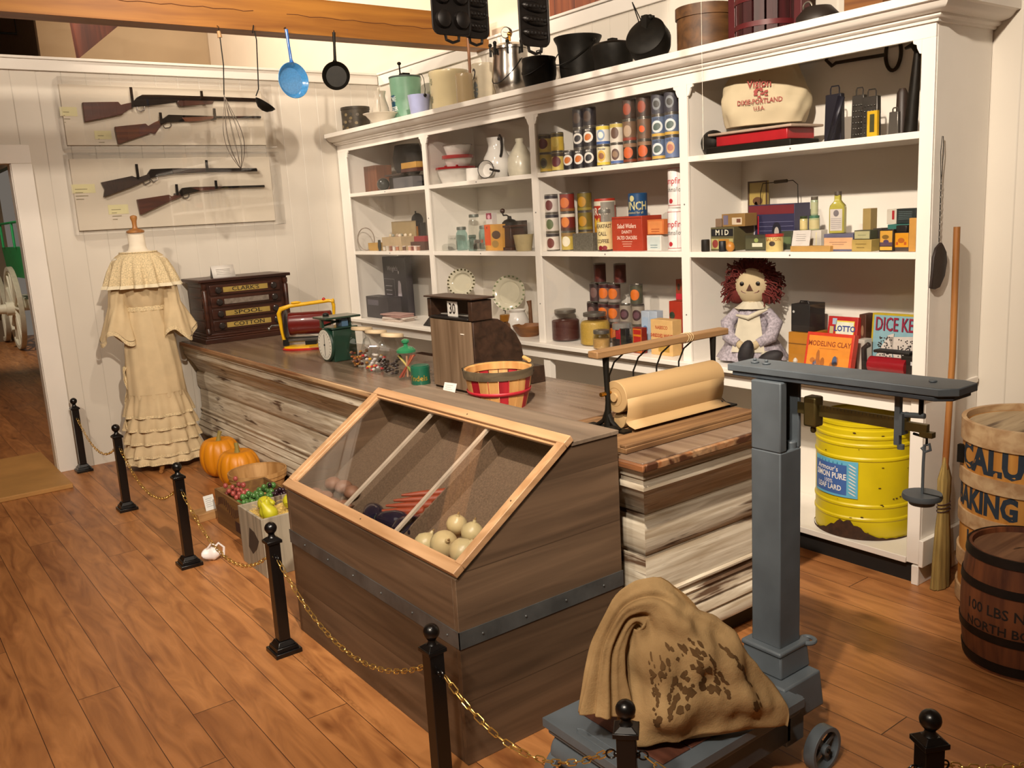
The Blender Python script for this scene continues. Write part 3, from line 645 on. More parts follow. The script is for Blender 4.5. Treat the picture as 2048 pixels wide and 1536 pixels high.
bb = thing('wooden_keg', 'tall tan wooden keg lettered in dark blue, standing behind the small barrel', 'barrel', (3.485, 1.425, 0))
rb = .25
KEG = W('9c6a3c', 'c4935a', 'z', .6); HOOP = W('a9845c', 'cdb087', 'x', .6); KEGO = W('b8792f', 'd39a4a', 'z', .6)
mb = MB(); mb.lathe([(rb-.005, 0), (rb, .02), (rb, .70), (rb-.01, .71), (rb-.012, .70), (0, .70)], KEGO, 48); mb.build('body', bb)
mb = MB(); mb.lathe([(0, .706), (rb-.014, .706), (rb-.016, .71), (0, .711)], W('8f7a5c', 'b39e7d', 'x', .65, dark='5a4632', thr=.6), 40); mb.build('lid', bb)
for z0, z1 in ((.655, .735), (.49, .545), (.33, .385), (.16, .22), (.01, .07)):
    mb = MB(); mb.lathe([(rb-.009, z0), (rb+.008, z0), (rb+.008, z1), (rb-.009, z1), (rb-.009, z0)], HOOP, 48, cap=False); mb.build('wooden_hoop', bb)
INKB = M('1d2a38', .8, var=.3)
mb = MB(); rf = lambda z: rb+.001
wraptext(mb, 'CALUMET', .135, INKB, (0, 0, .60), rf, R(186), .82, .045); wraptext(mb, 'BAKING POWDER', .115, INKB, (0, 0, .437), rf, R(200), .74, .045); wraptext(mb, '100 LBS NET', .1, INKB, (0, 0, .275), rf, R(190), .8, .02); mb.build('lettering', bb)
mb = MB(); mb.tube([(.0, .0, 0)]*1+[(0, 0, 0)], .001, IRON) if False else None
a = R(128); mb.box((rb*math.cos(a)-.012, rb*math.sin(a)-.005, .56), (rb*math.cos(a)+.008, rb*math.sin(a)+.02, .63), IRON); mb.build('clasp', bb)
sb = thing('small_barrel', 'small dark brown barrel with iron hoops in front of the tall keg', 'barrel', (3.03, 1.25, 0))
rs = lambda z: .178+.018*math.sin(PI*min(1, max(0, z/.41)))
BRN = W('4a2413', '7e4826', 'z', .6, plank=None); HP = M('211812', .6, .5, var=.4)
mb = MB(); mb.lathe([(rs(.41*i/16), .41*i/16) for i in range(17)]+[(.166, .41), (.164, .39), (0, .39)], BRN, 48); mb.build('staves', sb)
mb = MB(); mb.lathe([(0, .3905), (.163, .3905), (.162, .394), (0, .394)], W('5a3a26', '8a6446', 'x', .7, dark='2c1a10', thr=.6), 40)
mb.text('TWIN', .06, HP, lambda u, v: (.02+u*.6+v*.8, -.03+v*-.3-u*.9, .3948)); mb.build('lid', sb)
for z0, z1 in ((.382, .412), (.285, .312), (.118, .145), (.012, .045)):
    mb = MB(); mb.lathe([(rs(z0)-.002, z0), (rs(z0)+.004, z0), (rs(z1)+.004, z1), (rs(z1)-.002, z1), (rs(z0)-.002, z0)], HP, 48, cap=False); mb.build('iron_hoop', sb)
mb = MB(); rf = lambda z: rs(z)+.001
BK = M('1c120c', .8); wraptext(mb, '100 LBS NETT.', .05, BK, (0, 0, .225), rf, R(188), .95, .015); wraptext(mb, 'NORTH BOY. NAB', .045, BK, (0, 0, .165), rf, R(197), .95, .015); mb.build('lettering', sb)

STR = M('9a8148', .85, var=.3, scale=60, str_=(1, 1, .1))
brm = thing('straw_broom', 'old straw broom standing handle-up between the shelving end and the keg', 'broom', (0, 0, 0))
T = TR(3.385, 1.72, 0)
mb = MB(); mb.lathe([(.062, .004), (.058, .10), (.046, .25), (.036, .34), (.040, .40), (.042, .46), (.02, .52), (.012, .55)], STR, 40, T, sx=1, sy=.42, wob=lambda a, z: 1+.07*math.sin(a*17+z*30)+.05*math.sin(a*29)); mb.build('bristles', brm, ang=80)
for z in (.33, .345, .36):
    mb = MB(); mb.tube([(3.385+.0405*math.cos(a), 1.72+.018*math.sin(a), z) for a in [2*PI*i/24 for i in range(24)]], .0022, M('3a2320', .8), 5, closed=True); mb.build('binding', brm)
mb = MB(); mb.tube([(3.385, 1.72, .5), (3.43, 1.73, .95), (3.445, 1.74, 1.45)], .0125, W('8a5424', 'b47c40', 'z', .5), 14); mb.build('handle', brm)
ls = thing('leather_strop', 'dark leather pouch hanging on a wire chain from the shelving end', 'strop')
mb = MB(); pl = [(-.055, -.26), (-.045, -.08), (-.03, -.03), (0, 0), (.012, -.015), (.035, -.06), (.042, -.12), (.03, -.2), (.0, -.262), (-.03, -.27)]
mb.prism([(p*1.15, q*.66) for p, q in pl], .012, M('241712', .5, var=.3, bump=.3), Matrix(((1, 0, 0, 3.39), (0, 0, 1, 1.768), (0, 1, 0, 1.395), (0, 0, 0, 1)))); mb.build('pouch', ls, .003)
mb = MB(); mb.tube([(3.378, 1.775, 1.79), (3.370, 1.775, 1.73), (3.380, 1.775, 1.62), (3.392, 1.775, 1.73), (3.385, 1.775, 1.79)], .0014, IRON, 5, closed=True)
for k in range(18): mb.tube([(3.381+.0022*math.cos(q)*(k % 2), 1.775+.0022*math.cos(q)*(1-k % 2), 1.615-k*.0125+.008*math.sin(q)) for q in [2*PI*i/8 for i in range(8)]], .0011, IRON, 4, closed=True)
mb.build('chain', ls)

# ------------------------------------------------------------ lard drum
ld = thing('lard_drum', 'bright yellow ribbed metal drum with blue label on the bottom shelf', 'drum', (3.553, 2.168, .1125))
YEL = M('c9b410', .38, 0, var=.12, scale=5); r_ = .212
pr = [(r_-.004, 0), (r_, .012)]
for z in (.09, .15, .36, .42, .455): pr += [(r_, z-.01), (r_+.004, z-.004), (r_+.004, z+.004), (r_, z+.01)]
pr += [(r_, .485), (r_-.006, .49), (r_-.006, .50), (r_-.002, .502), (r_-.002, .515), (r_-.01, .518), (r_-.012, .508), (0, .508)]
mb = MB(); mb.lathe(pr, YEL, 64); mb.build('body', ld, ang=25)
mb = MB(); RST = M('3d2413', .85, var=.5, scale=40)
rr = random.Random(5)
v = []; n = 90
for i in range(n+1):
    a = 2*PI*i/n; d_ = math.atan2(math.sin(a-R(190)), math.cos(a-R(190))); h = .006+.004*rr.random()+.075*math.exp(-(d_/.42)**2)*(1+.12*math.sin(i*2.1))
    v += [((r_+.0045)*math.cos(a), (r_+.0045)*math.sin(a), 0), ((r_+.0045)*math.cos(a), (r_+.0045)*math.sin(a), h)]
mb.add(v, [(2*i, 2*i+2, 2*i+3, 2*i+1) for i in range(n)], RST)
for k in range(26): wrapdisc(mb, (0, 0, 0), r_+.0047, rr.uniform(R(140), R(270)), rr.uniform(.03, .48), rr.uniform(.001, .008), rr.uniform(.001, .003), RST, 7)
mb.build('rust', ld)
mb = MB(); rf = lambda z: r_+.0052; a0 = R(174)
NB = M('3d5f9e', .5); wrapband(mb, (0, 0, 0), rf, a0-.56, a0+.52, .185, .35, M('5fa7c4', .5)); rf2 = lambda z: r_+.0056
wrapband(mb, (0, 0, 0), rf2, a0-.54, a0+.30, .195, .33, NB); 
for k in range(9): wrapdisc(mb, (0, 0, 0), r_+.0058, a0+.41, .205+k*.0155, .020, .0028, M('d9d3cc', .5), 6, R(-28))
for k in range(7): wrapdisc(mb, (0, 0, 0), r_+.0058, a0-.40+k*.1, .335, .008, .004, M('1f6f8f', .5), 3, PI/2)
LW = M('e6e2da', .5)
rf3 = lambda z: r_+.0062
wraptext(mb, "Armour's", .032, LW, (0, 0, .306), rf3, a0-.16, 1, .01); wraptext(mb, 'SIMON PURE', .037, LW, (0, 0, .275), rf3, a0-.10, .82, .02); wraptext(mb, '100%', .026, LW, (0, 0, .247), rf3, a0-.12, .9); wraptext(mb, 'LEAF LARD', .033, LW, (0, 0, .222), rf3, a0-.12, .85, .015)
mb.build('label', ld)

# ------------------------------------------------------------ dress form
df = thing('dress_form', 'dress form on carved feet wearing a long cream ruffled lace gown', 'mannequin', (1.605, 6.30, 0), R(-14))
SK = M('e8ddc8', .6, var=.04); FW = W('8f5a2c', 'b98145', 'z', .4)
def oval(prof, m, mb, n=40, sy=.72, wob=None): mb.lathe([(r, z) for r, z in prof], m, n, sy=sy, wob=wob, cap=True)
mb = MB(); oval([(.11, .95), (.13, 1.0), (.115, 1.1), (.125, 1.2), (.165, 1.30), (.18, 1.38), (.165, 1.44), (.10, 1.475), (.062, 1.49), (.053, 1.52), (.052, 1.585), (.05, 1.60)], SK, mb); mb.build('torso', df, ang=80)
mb = MB(); mb.lathe([(.052, 1.602), (.056, 1.607), (.056, 1.617), (.04, 1.625), (.018, 1.632), (.014, 1.65), (.016, 1.68), (.023, 1.70), (.022, 1.712), (.01, 1.718), (0, 1.72)], FW, 24); mb.build('neck_finial', df)
mb = MB(); mb.cyl((0, 0, .10), .018, .85, FW, 12); mb.build('pole', df)
for k in range(3):
    a = R(-100+k*120); mb = MB(); mb.tube([(0, 0, .14), (.07*math.cos(a), .07*math.sin(a), .12), (.16*math.cos(a), .16*math.sin(a), .05), (.20*math.cos(a), .20*math.sin(a), .02), (.235*math.cos(a), .235*math.sin(a), .016)], .017, FW, 10, radii=[.02, .02, .018, .016, .014]); mb.build('leg', df)
CRM = M('d0ba94', .85, var=.10, scale=9, spec=.2); LACE = M('dcc8a0', .9, var=.3, scale=120, bump=.6, spec=.2)
dress = MB()
def pl(amp, n, ph=0): return lambda a, z: 1+amp*math.sin(a*n+ph+z*6)+amp*.5*math.sin(a*(n*2+1)+z*11)
dress.lathe([(.19, .50), (.178, .70), (.165, .85), (.150, .98), (.128, 1.08), (.12, 1.12)], CRM, 96, sy=.8, wob=pl(.03, 12), cap=False)
dress.build('skirt', df, ang=80)
for i, (z1, z0, r1, r0_) in enumerate([(.53, .38, .19, .222), (.41, .29, .205, .235), (.315, .20, .215, .245), (.225, .11, .222, .255), (.14, .06, .225, .262)]):
    mb = MB(); mb.lathe([(r0_, z0), (r0_-.004, z0+.03), ((r0_+r1)/2, (z0+z1)/2), (r1-.004, z1-.01), (r1, z1)], CRM, 120, sy=.82, wob=lambda a, z, i=i, z0=z0, z1=z1: 1+(.055*(z1-z)/(z1-z0))*math.sin(a*(11+i)+i)+.02*math.sin(a*23+i*2), cap=False)
    mb.lathe([(r0_+.003, z0-.006), (r0_+.001, z0+.012)], LACE, 120, sy=.82, wob=lambda a, z, i=i: 1+.055*math.sin(a*(11+i)+i)+.02*math.sin(a*23+i*2), cap=False)
    mb.build('flounce', df, ang=80)
mb = MB(); mb.lathe([(.127, 1.085), (.133, 1.09), (.133, 1.115), (.127, 1.12)], LACE, 60, sy=.78, cap=False); mb.build('waistband', df)
mb = MB(); mb.lathe([(.128, 1.11), (.150, 1.15), (.172, 1.25), (.186, 1.34), (.18, 1.41), (.15, 1.45), (.115, 1.475)], CRM, 72, sy=.76, wob=pl(.02, 14), cap=False); mb.build('bodice', df, ang=80)
mb = MB(); YK = lambda a, z: (1+.09*((1.47-z)/.2)*math.sin(a*14)+.03*math.sin(a*31)*((1.47-z)/.2))*(1+.10*max(0, abs(math.cos(a))-.5)*((1.47-z)/.2))
mb.lathe([(.212, 1.262), (.210, 1.29), (.195, 1.36), (.172, 1.42), (.145, 1.452), (.118, 1.470)], LACE, 140, sy=.86, wob=YK, cap=False)
mb.lathe([(.221, 1.246), (.216, 1.268)], M('e6dabc', .9), 140, sy=.86, wob=YK, cap=False); mb.build('yoke_ruffle', df, ang=80)
mb = MB(); mb.lathe([(.112, 1.468), (.122, 1.474), (.12, 1.48), (.110, 1.476)], LACE, 48, sy=.86, cap=False); mb.build('neck_trim', df)
for s in (-1, 1):
    def slv(u, v, s=s):
        a = u*2*PI; c = Vector((s*(.140+.048*v), -.01-.02*v, 1.415-.475*v)); r = .055*min(1, .35+v*5)+.006*v+.046*max(0, v-.6)/.4
        k = 1+(.25*max(0, v-.5))*math.sin(a*5+s)+.04*math.sin(a*9+v*8)
        zz = .05*max(0, v-.6)*math.sin(a*3+1)*2
        return c+Vector((r*1.0*k*math.cos(a), r*1.1*k*math.sin(a), zz))
    mb = MB(); mb.grid(slv, 60, 30, CRM, closeu=True)
    mb.grid(lambda u, v, s=s: slv(u, 1+.02)+Vector((0, 0, -.03*v+.008)), 60, 1, LACE, closeu=True); mb.build('sleeve', df, ang=80)
# lace train falling on one side
mb = MB(); mb.grid(lambda u, v: (-.17-.055*v-.02*math.sin(v*14+u*3), -.06+.10*u+.02*math.sin(u*9+v*6), .72-.68*v), 16, 40, LACE); o = mb.build('lace_panel', df, ang=80); o.modifiers.new('s', 'SOLIDIFY').thickness = .003
mb = MB(); mb.cyl((.17, .06, .0), .05, .02, M('cdc8be', .5), 20); mb.sph((.17, .06, .035), .045, M('cdc8be', .5), 16, (1, 1, .5))
one(mb, 'linen_bundle', 'small pale bundle on the floor behind the hem of the gown', 'bundle', (1.76, 6.38, 0))

# ------------------------------------------------------------ produce by the counter
ORG = M('d98a12', .42, var=.14, scale=4); STM = M('8a7a3a', .7)
def pumpkin(t, r, h):
    def f(u, v):
        a = u*2*PI; ph = PI*v; rr_ = r*math.sin(ph)**.75*(1-.075*abs(math.cos(a*5.5))**3-.0)
        rr_ = r*(max(0, math.sin(ph))**.72)*(.93+.07*abs(math.sin(a*5.5))**.5)
        z = -math.cos(ph)*h/2+h/2; z -= .12*h*math.exp(-((v-1)/.12)**2)
        return (rr_*math.cos(a), rr_*math.sin(a), z)
    mb = MB(); mb.grid(f, 88, 28, ORG, closeu=True); mb.build('body', t, ang=80)
    mb = MB(); mb.tube([(0, 0, h*.84), (.005, 0, h*.98), (.02, .005, h*1.1)], .012, STM, 8, radii=[.022, .012, .014]); mb.build('stem', t)
pk = thing('pumpkin', 'large orange pumpkin at the back, touching the counter', 'pumpkin', (1.80, 5.72, 0), 0, 'pumpkins on the floor'); pumpkin(pk, .132, .27)
pk = thing('pumpkin', 'orange pumpkin in front, beside the split basket', 'pumpkin', (1.80, 5.38, 0), 1, 'pumpkins on the floor'); pumpkin(pk, .132, .25)
BSK = W('a87a42', 'cfa268', 'z', .6)
sbk = thing('wooden_basket', 'round pale wooden basket on the floor beside the pumpkins', 'basket', (1.79, 5.03, 0))
mb = MB(); mb.lathe([(.13, .004), (.165, .17), (.161, .17), (.126, .008), (0, .008)], BSK, 40); mb.build('body', sbk)
for z, r in ((.145, .166), (.168, .171)):
    mb = MB(); mb.lathe([(r-.008, z-.012), (r, z-.012), (r, z+.012), (r-.008, z+.012), (r-.008, z-.012)], BSK, 40, cap=False); mb.build('rim_hoop', sbk)
mb = MB(); mb.sph((0, 0, 0), .03, M('2a3a3a', .6), 12, (1, .8, 1)); one(mb, 'dark_gourd', 'small dark gourd inside the round pale basket', 'gourd', (1.73, 5.05, .036))
def crate(name, label, x0, x1, y0, y1, h, m, mi, rz=0):
    t = thing(name, label, 'crate', ((x0+x1)/2, (y0+y1)/2, 0), rz); a, b = (x1-x0)/2, (y1-y0)/2; k = .012
    for (p, q) in (((-a, -b, 0), (-a+k, b, h)), ((a-k, -b, 0), (a, b, h)), ((-a+k, -b, 0), (a-k, -b+k, h)), ((-a+k, b-k, 0), (a-k, b, h))):
        mb = MB(); mb.box(p, q, m); mb.build('side_board', t, .002)
    mb = MB(); mb.box((-a+k, -b+k, .0), (a-k, b-k, .012), m); mb.build('bottom_board', t)
    return t
CRW = W('6b4a2c', '93703f', 'y', .6); CRG = W('7b7262', 'a59a86', 'z', .7, dark='4a3a2a', thr=.62)
c1 = crate('fruit_crate', 'brown wooden crate of grapes with faded dark stencilling on its side', 1.45, 1.74, 4.30, 4.78, .20, CRW, None)
mb = MB(); dk = M('3a1d12', .8)
g = random.Random(6)
for k in range(15):
    y_ = .19-k*.024; a = g.uniform(-.5, .5); mb.tube([(-.1458, y_, .12+.02*math.sin(k*.5)), (-.1458, y_-.012*math.cos(a), .145+.02*math.sin(k*.5)+.01*a), (-.1458, y_-.016, .165+.015*math.sin(k*.5))], .0028, dk, 5)
mb.box((-.1462, -.20, .03), (-.1452, -.05, .085), dk); mb.build('faded_stencil', c1)
c2 = crate('fruit_crate', 'taller weathered grey crate of pears on straw', 1.35, 1.62, 3.82, 4.12, .285, CRG, None)
mb = MB(); mb.prism([(-.06, -.03), (-.02, -.045), (.03, -.02), (.06, .01), (.02, .03), (-.03, .035)], .001, M('3a2c20', .8), Matrix(((0, 0, -1, -.1351), (-1.2, 0, 0, -.02), (0, 1.6, 0, .15), (0, 0, 0, 1)))); mb.build('worn_stencil', c2)
STRW = M('c9ab5e', .9, var=.35, scale=60, bump=.5)
rs_ = random.Random(11)
def straw(name, label, c, a, b, z):
    mb = MB(); mb.grid(lambda u, v: (c[0]+(u-.5)*2*a, c[1]+(v-.5)*2*b, z+.012*math.sin(u*21)*math.cos(v*17)), 10, 12, STRW)
    for k in range(170):
        p = Vector((c[0]+rs_.uniform(-a, a)*.92, c[1]+rs_.uniform(-b, b)*.92, z+rs_.uniform(0, .02))); q = rs_.uniform(0, 6.28); l = rs_.uniform(.02, .05); d = Vector((math.cos(q)*l, math.sin(q)*l, rs_.uniform(-.004, .012)))
        p1 = p+d
        if abs(p1.x-c[0]) > a or abs(p1.y-c[1]) > b: continue
        mb.tube([p, p+d*.5+Vector((0, 0, .006)), p1], .0009, STRW, 3, caps=False)
    o = one(mb, name, label, 'straw'); o['kind'] = 'stuff'
straw('straw', 'dry yellow straw filling the pear crate', (1.485, 3.97), .118, .135, .245)
straw('straw', 'thin straw bedding under the grapes', (1.595, 4.54), .128, .222, .13)
PEAR = M('b3ad22', .4, var=.15, scale=8)
def pear():
    mb = MB(); mb.lathe([(0, 0), (.02, .002), (.034, .018), (.037, .036), (.03, .058), (.019, .076), (.014, .09), (.008, .098), (0, .10)], PEAR, 20); return mb
t0 = thing('pear', 'yellow-green pear lying on its side nearest the grape crate', 'pear', (1.435, 4.04, .29), 0, 'pears in the weathered crate')
pear().build('body', t0); mb = MB(); mb.tube([(0, 0, .098), (.003, 0, .112)], .0018, STM, 5); mb.build('stem', t0); t0.rotation_euler = (R(80), 0, R(20))
for (x, y, rx, rz, lb) in ((1.42, 3.93, 12, 0, 'pear standing upright in the middle of the straw'), (1.44, 3.89, -30, 60, 'pear leaning behind the black post knob'), (1.535, 3.95, 60, 130, 'pear deeper in the crate against the back board')):
    c = clone(t0, (x, y, .25 if rx < 50 else .275), 0, lb); c.rotation_euler = (R(rx), 0, R(rz))
def grapes(name, label, c, m, n, seed, r=.0125, sp=(.075, .1, .035)):
    g = random.Random(seed); t = thing(name, label, 'grapes', c); P = []
    mb = None; k = 0
    for _ in range(4000):
        if len(P) >= n: break
        p = Vector((g.gauss(0, .5)*sp[0], g.gauss(0, .5)*sp[1], abs(g.gauss(0, .5))*sp[2]+r))
        if all((p-q).length > r*1.5 for q in P): P.append(p)
    for p in P:
        mb = MB(); mb.sph(p, r*g.uniform(.85, 1.1), m, 12, (1, 1, 1.12)); mb.build('grape', t)
    mb = MB(); mb.tube([(0, 0, .02), (.01, .02, .06), (.0, .03, .075)], .002, STM, 5); mb.build('stem', t)
GG = M('4f7a3e', .25, var=.2); GR = M('a8514a', .3, var=.2); GP = M('2c1620', .25, var=.2)
grapes('grape_bunch', 'green grape bunch in the middle of the brown crate', (1.60, 4.47, .135), GG, 70, 1, .0145, (.085, .12, .07))
grapes('grape_bunch', 'pinkish red grape bunch at the left of the brown crate', (1.545, 4.66, .135), GR, 36, 2, .0135, (.05, .07, .06))
grapes('grape_bunch', 'dark purple grape bunch at the right of the brown crate', (1.69, 4.42, .16), GP, 30, 3, .0125, (.03, .08, .05))
mb = MB()
for k in range(16):
    a = k*2.4; mb.sph((.02*math.cos(a)*(k/16), .02*math.sin(a)*(k/16), .012+k*.0035), .012*(1-k/26), M('2b1a14', .7), 8, (1, 1, .6))
one(mb, 'pine_cone', 'dark brown pine cone on the back board of the grape crate', 'pine cone', (1.80, 4.45, 0))
bk = thing('sign_block', 'small wooden block on the floor left of the grape crate', 'block', (1.47, 4.93, 0), R(8))
mb = MB(); mb.box((-.11, -.06, 0), (.10, .06, .045), W('a87a48', 'caa06a', 'x', .6)); mb.build('block', bk, .002)
cd = thing('label_card', 'white card standing on the wooden block by the crates', 'card', (1.455, 4.90, .0455), R(10))
mb = MB(); mb.box((-.03, -.001, 0), (.03, .001, .085), M('e8eae6', .6, var=.02), RX(R(-14)))
for k in range(5): mb.box((-.02, -.0014, .065-k*.011), (.02-.008*(k % 2), -.0011, .067-k*.011), M('8a8a8a', .6), RX(R(-14)))
mb.build('card', cd)
# crumpled white plastic
g = random.Random(4); mb = MB(); WP = M('e6e0de', .35, var=.05)
mb.grid(lambda u, v: (.042*math.sin(PI*v)*math.cos(2*PI*u)*(1+.25*math.sin(u*19+v*7)), .032*math.sin(PI*v)*math.sin(2*PI*u)*(1+.3*math.sin(u*13+3)), .034-.032*math.cos(PI*v)*(1+.1*math.sin(u*17))), 30, 14, WP, closeu=True)
mb.tube([(.01, -.01, .06), (.035, -.02, .085), (.055, -.03, .06), (.05, -.03, .02)], .006, WP, 8); mb.tube([(-.02, .0, .06), (0, -.02, .092), (.02, -.03, .075)], .005, WP, 8)
one(mb, 'crumpled_plastic', 'crumpled white plastic piece on the floor beside a black post', 'plastic', (1.235, 4.245, .001))

# produce behind the slanted glass
POT = M('7f5a45', .6, var=.25, scale=20, bump=.3)
def bed(x): return .489+(x-1.269)*.648
def veg(kind, label, m, r, x, y, sc3, cat_, group, first=[None]):
    mb = MB(); mb.sph((0, 0, 0), r, m, 20, sc3)
    return one(mb, kind, label, cat_, (x, y, bed(x)+r*sc3[2]*1.12+.004), 0, group)
g = random.Random(9)
pt = [(1.335, 3.14), (1.34, 3.065), (1.33, 2.985), (1.34, 2.91), (1.335, 2.84), (1.395, 3.10), (1.40, 3.02), (1.395, 2.94)]
pl_ = ['in the far left corner', 'second from the left in the front row', 'third from the left in the front row', 'nearest the white divider in the front row', 'in the second row, leftmost', 'in the second row, middle', 'in the second row by the divider', 'alone in the back row']
for i, (x, y) in enumerate(pt):
    o = veg('potato', 'reddish brown potato '+pl_[i]+' of the left compartment', POT, .031, x, y, (1, 1.12, .85), 'potato', 'potatoes behind the slanted glass'); o.rotation_euler.z = i*1.3
EGG = M('14162a', .15, var=.2, coat=.5)
for i, (x, y, rz) in enumerate(((1.355, 2.70, 70), (1.36, 2.57, 110), (1.365, 2.475, 20))):
    t = thing('eggplant', ['dark blue-black eggplant at the left of the middle compartment', 'large glossy dark eggplant in the centre of the middle compartment', 'dark eggplant tucked against the right divider'][i], 'eggplant', (x, y, bed(x)+.046), R(rz), 'eggplants behind the glass')
    mb = MB(); mb.lathe([(0, -.07), (.023, -.066), (.038, -.04), (.040, -.01), (.032, .03), (.022, .062), (.012, .07)], EGG, 22, RY(PI/2)); mb.build('body', t)
    mb = MB(); mb.lathe([(.016, .066), (.014, .072), (.005, .076), (.004, .092)], M('3a4a2a', .7), 10, RY(PI/2)); mb.build('stem', t)
CAR = M('8a3a20', .5, var=.15, scale=30); LEAF = M('4c5a26', .7, var=.3)
for i in range(5):
    t = thing('carrot', 'orange carrot of the bunch in the middle compartment', 'carrot', (1.395+.027*i, 2.60-.012*i, bed(1.395+.027*i)+.022), R(-22+i*4), 'carrots in one bunch')
    mb = MB(); mb.lathe([(0, -.10), (.004, -.098), (.011, -.03), (.015, .04), (.016, .065), (.008, .07)], CAR, 12, RX(PI/2)); mb.build('root', t)
    mb = MB()
    for k in range(6): mb.tube([(0, -.068, 0), (.006*(k-2.5), -.10, .014), (.012*(k-2.5), -.145, .012+.006*(k % 3))], .0022, LEAF, 4)
    mb.build('leaves', t)
    t.rotation_euler.z += PI/2-.5
ON = M('c4b386', .35, var=.12, scale=6)
for i, (x, y, r) in enumerate(((1.345, 2.335, .038), (1.36, 2.248, .045), (1.365, 2.148, .044), (1.43, 2.19, .036), (1.435, 2.285, .034), (1.435, 2.10, .036))):
    t = thing('onion', ['pale onion next to the right divider', 'largest pale onion at the front', 'pale onion in the right front corner', 'pale onion behind the two front ones', 'smaller pale onion behind the divider', 'pale onion at the far right back'][i]+' of the case', 'onion', (x, y, bed(x)+r*1.08+.003), 0, 'onions behind the glass'); t.rotation_euler = (R([0, 55, 30, 10, 20, 0][i]), R([40, -20, 30, 10, 0, 5][i]), 0)
    mb = MB(); mb.lathe([(0, -r*.9), (r*.5, -r*.82), (r*.9, -r*.45), (r, 0), (r*.9, r*.45), (r*.5, r*.8), (r*.2, r*.95), (r*.12, r*1.2)], ON, 24); mb.build('bulb', t)
    mb = MB(); mb.tube([(0, 0, r*1.15), (.002, 0, r*1.4)], .004, M('8a6f45', .8), 6, radii=[.005, .002]); mb.build('dry_neck', t)
mb = MB(); mb.sph((0, 0, 0), .02, M('5a7a62', .3), 14, (1, 1.2, .9)); one(mb, 'green_gourd', 'little grey-green gourd in the front right corner of the case', 'gourd', (1.30, 2.08, bed(1.3)+.023))
# ------------------------------------------------------------ things on the counter
def dim(pl_, pr_, pt, x):
    """round thing whose axis stands in the plane x : centre y, radius, top height from its sight lines"""
    m_ = at_x((pl_+pr_)/2, pt, x); d = (m_-C0).dot(fw); return m_.y, (pr_-pl_)/2*d/CF, m_.z
DW = W('2e160e', '4c281a', 'x', .35, 1.2); DWY = W('2e160e', '4c281a', 'y', .35, 1.2)
sp = thing('spool_cabinet', 'dark wooden four-drawer thread cabinet with gilt nameplates on the counter', 'cabinet', (2.31, 6.48, CTZ))
a, b, h = .305, .165, .455
mb = MB(); mb.box((-a, -b, .07), (a, b, .42), DW)
for i in range(4): mb.box((-a-.006, -b+.03, .09+i*.08), (-a-.0005, b-.03, .155+i*.08), DWY)
mb.build('body', sp, .003)
mb = MB(); mb.box((-a-.03, -b-.03, 0), (a+.03, b+.02, .035), DW); mb.box((-a-.018, -b-.018, .035), (a+.018, b+.018, .05), DW); mb.box((-a-.01, -b-.01, .05), (a+.01, b+.01, .07), DW); mb.build('plinth', sp, .004)
mb = MB(); mb.box((-a-.012, -b-.012, .42), (a+.012, b+.012, .433), DW); mb.box((-a-.035, -b-.035, .433), (a+.035, b+.025, .455), DW); mb.build('cornice', sp, .004)
for s in (-1, 1):
    mb = MB(); mb.lathe([(.02, .07), (.02, .10), (.014, .11), (.02, .12), (.017, .25), (.02, .37), (.014, .38), (.02, .39), (.02, .42)], DW, 16, TR(s*(a-.005), -b-.012, 0)); mb.build('corner_column', sp)
GILT = M('c3a85c', .35, .5, var=.15); SILV = M('9a8f84', .3, .5, var=.3, scale=40); TX = M('15100c', .5); KN = M('3a3432', .25, .4)
for i, (tx, mm) in enumerate((('COTTON', GILT), ('SPOOL', GILT), ('', SILV), ("CLARK'S", GILT))):
    z = .085+i*.084
    mb = MB(); mb.box((-a+.045, -b-.012, z), (a-.045, -b-.0005, z+.072), DW); dr = mb.build('drawer', sp, .003)
    mb = MB(); mb.box((-.165, -b-.0145, z+.018), (.165, -b-.0125, z+.054), mm)
    if tx: mb.text(tx, .04, TX, lambda u, v, z=z: (u*1.35*(1 if len(tx) > 5 else 1.25), -b-.0152, z+.036+v), 1, .01)
    mb.build('nameplate', dr)
    for s in (-1, 1):
        mb = MB(); mb.lathe([(.008, 0), (.008, .008), (.02, .014), (.024, .022), (.018, .03), (0, .032)], KN, 18, TR(s*.205, -b-.012, z+.036) @ RX(PI/2)); mb.build('knob', dr)
tcd = thing('tent_card', 'white folded card standing on top of the dark thread cabinet', 'card', (2.20, 6.43, CTZ+.455), R(-6))
mb = MB(); CARD = M('d8d3cc', .6, var=.02)
mb.add([(-.08, -.045, 0), (.08, -.045, 0), (.08, 0, .085), (-.08, 0, .085), (-.08, .045, 0), (.08, .045, 0)], [(0, 1, 2, 3), (3, 2, 5, 4)], CARD)
for k in range(4): mb.box((-.05, -.002-.0, 0), (.05, 0, .003), M('9a948c', .6), TR(0, -.016-k*.006, .055-k*.011) @ RX(R(-28)))
o = mb.build('card', tcd); o.modifiers.new('s', 'SOLIDIFY').thickness = .001

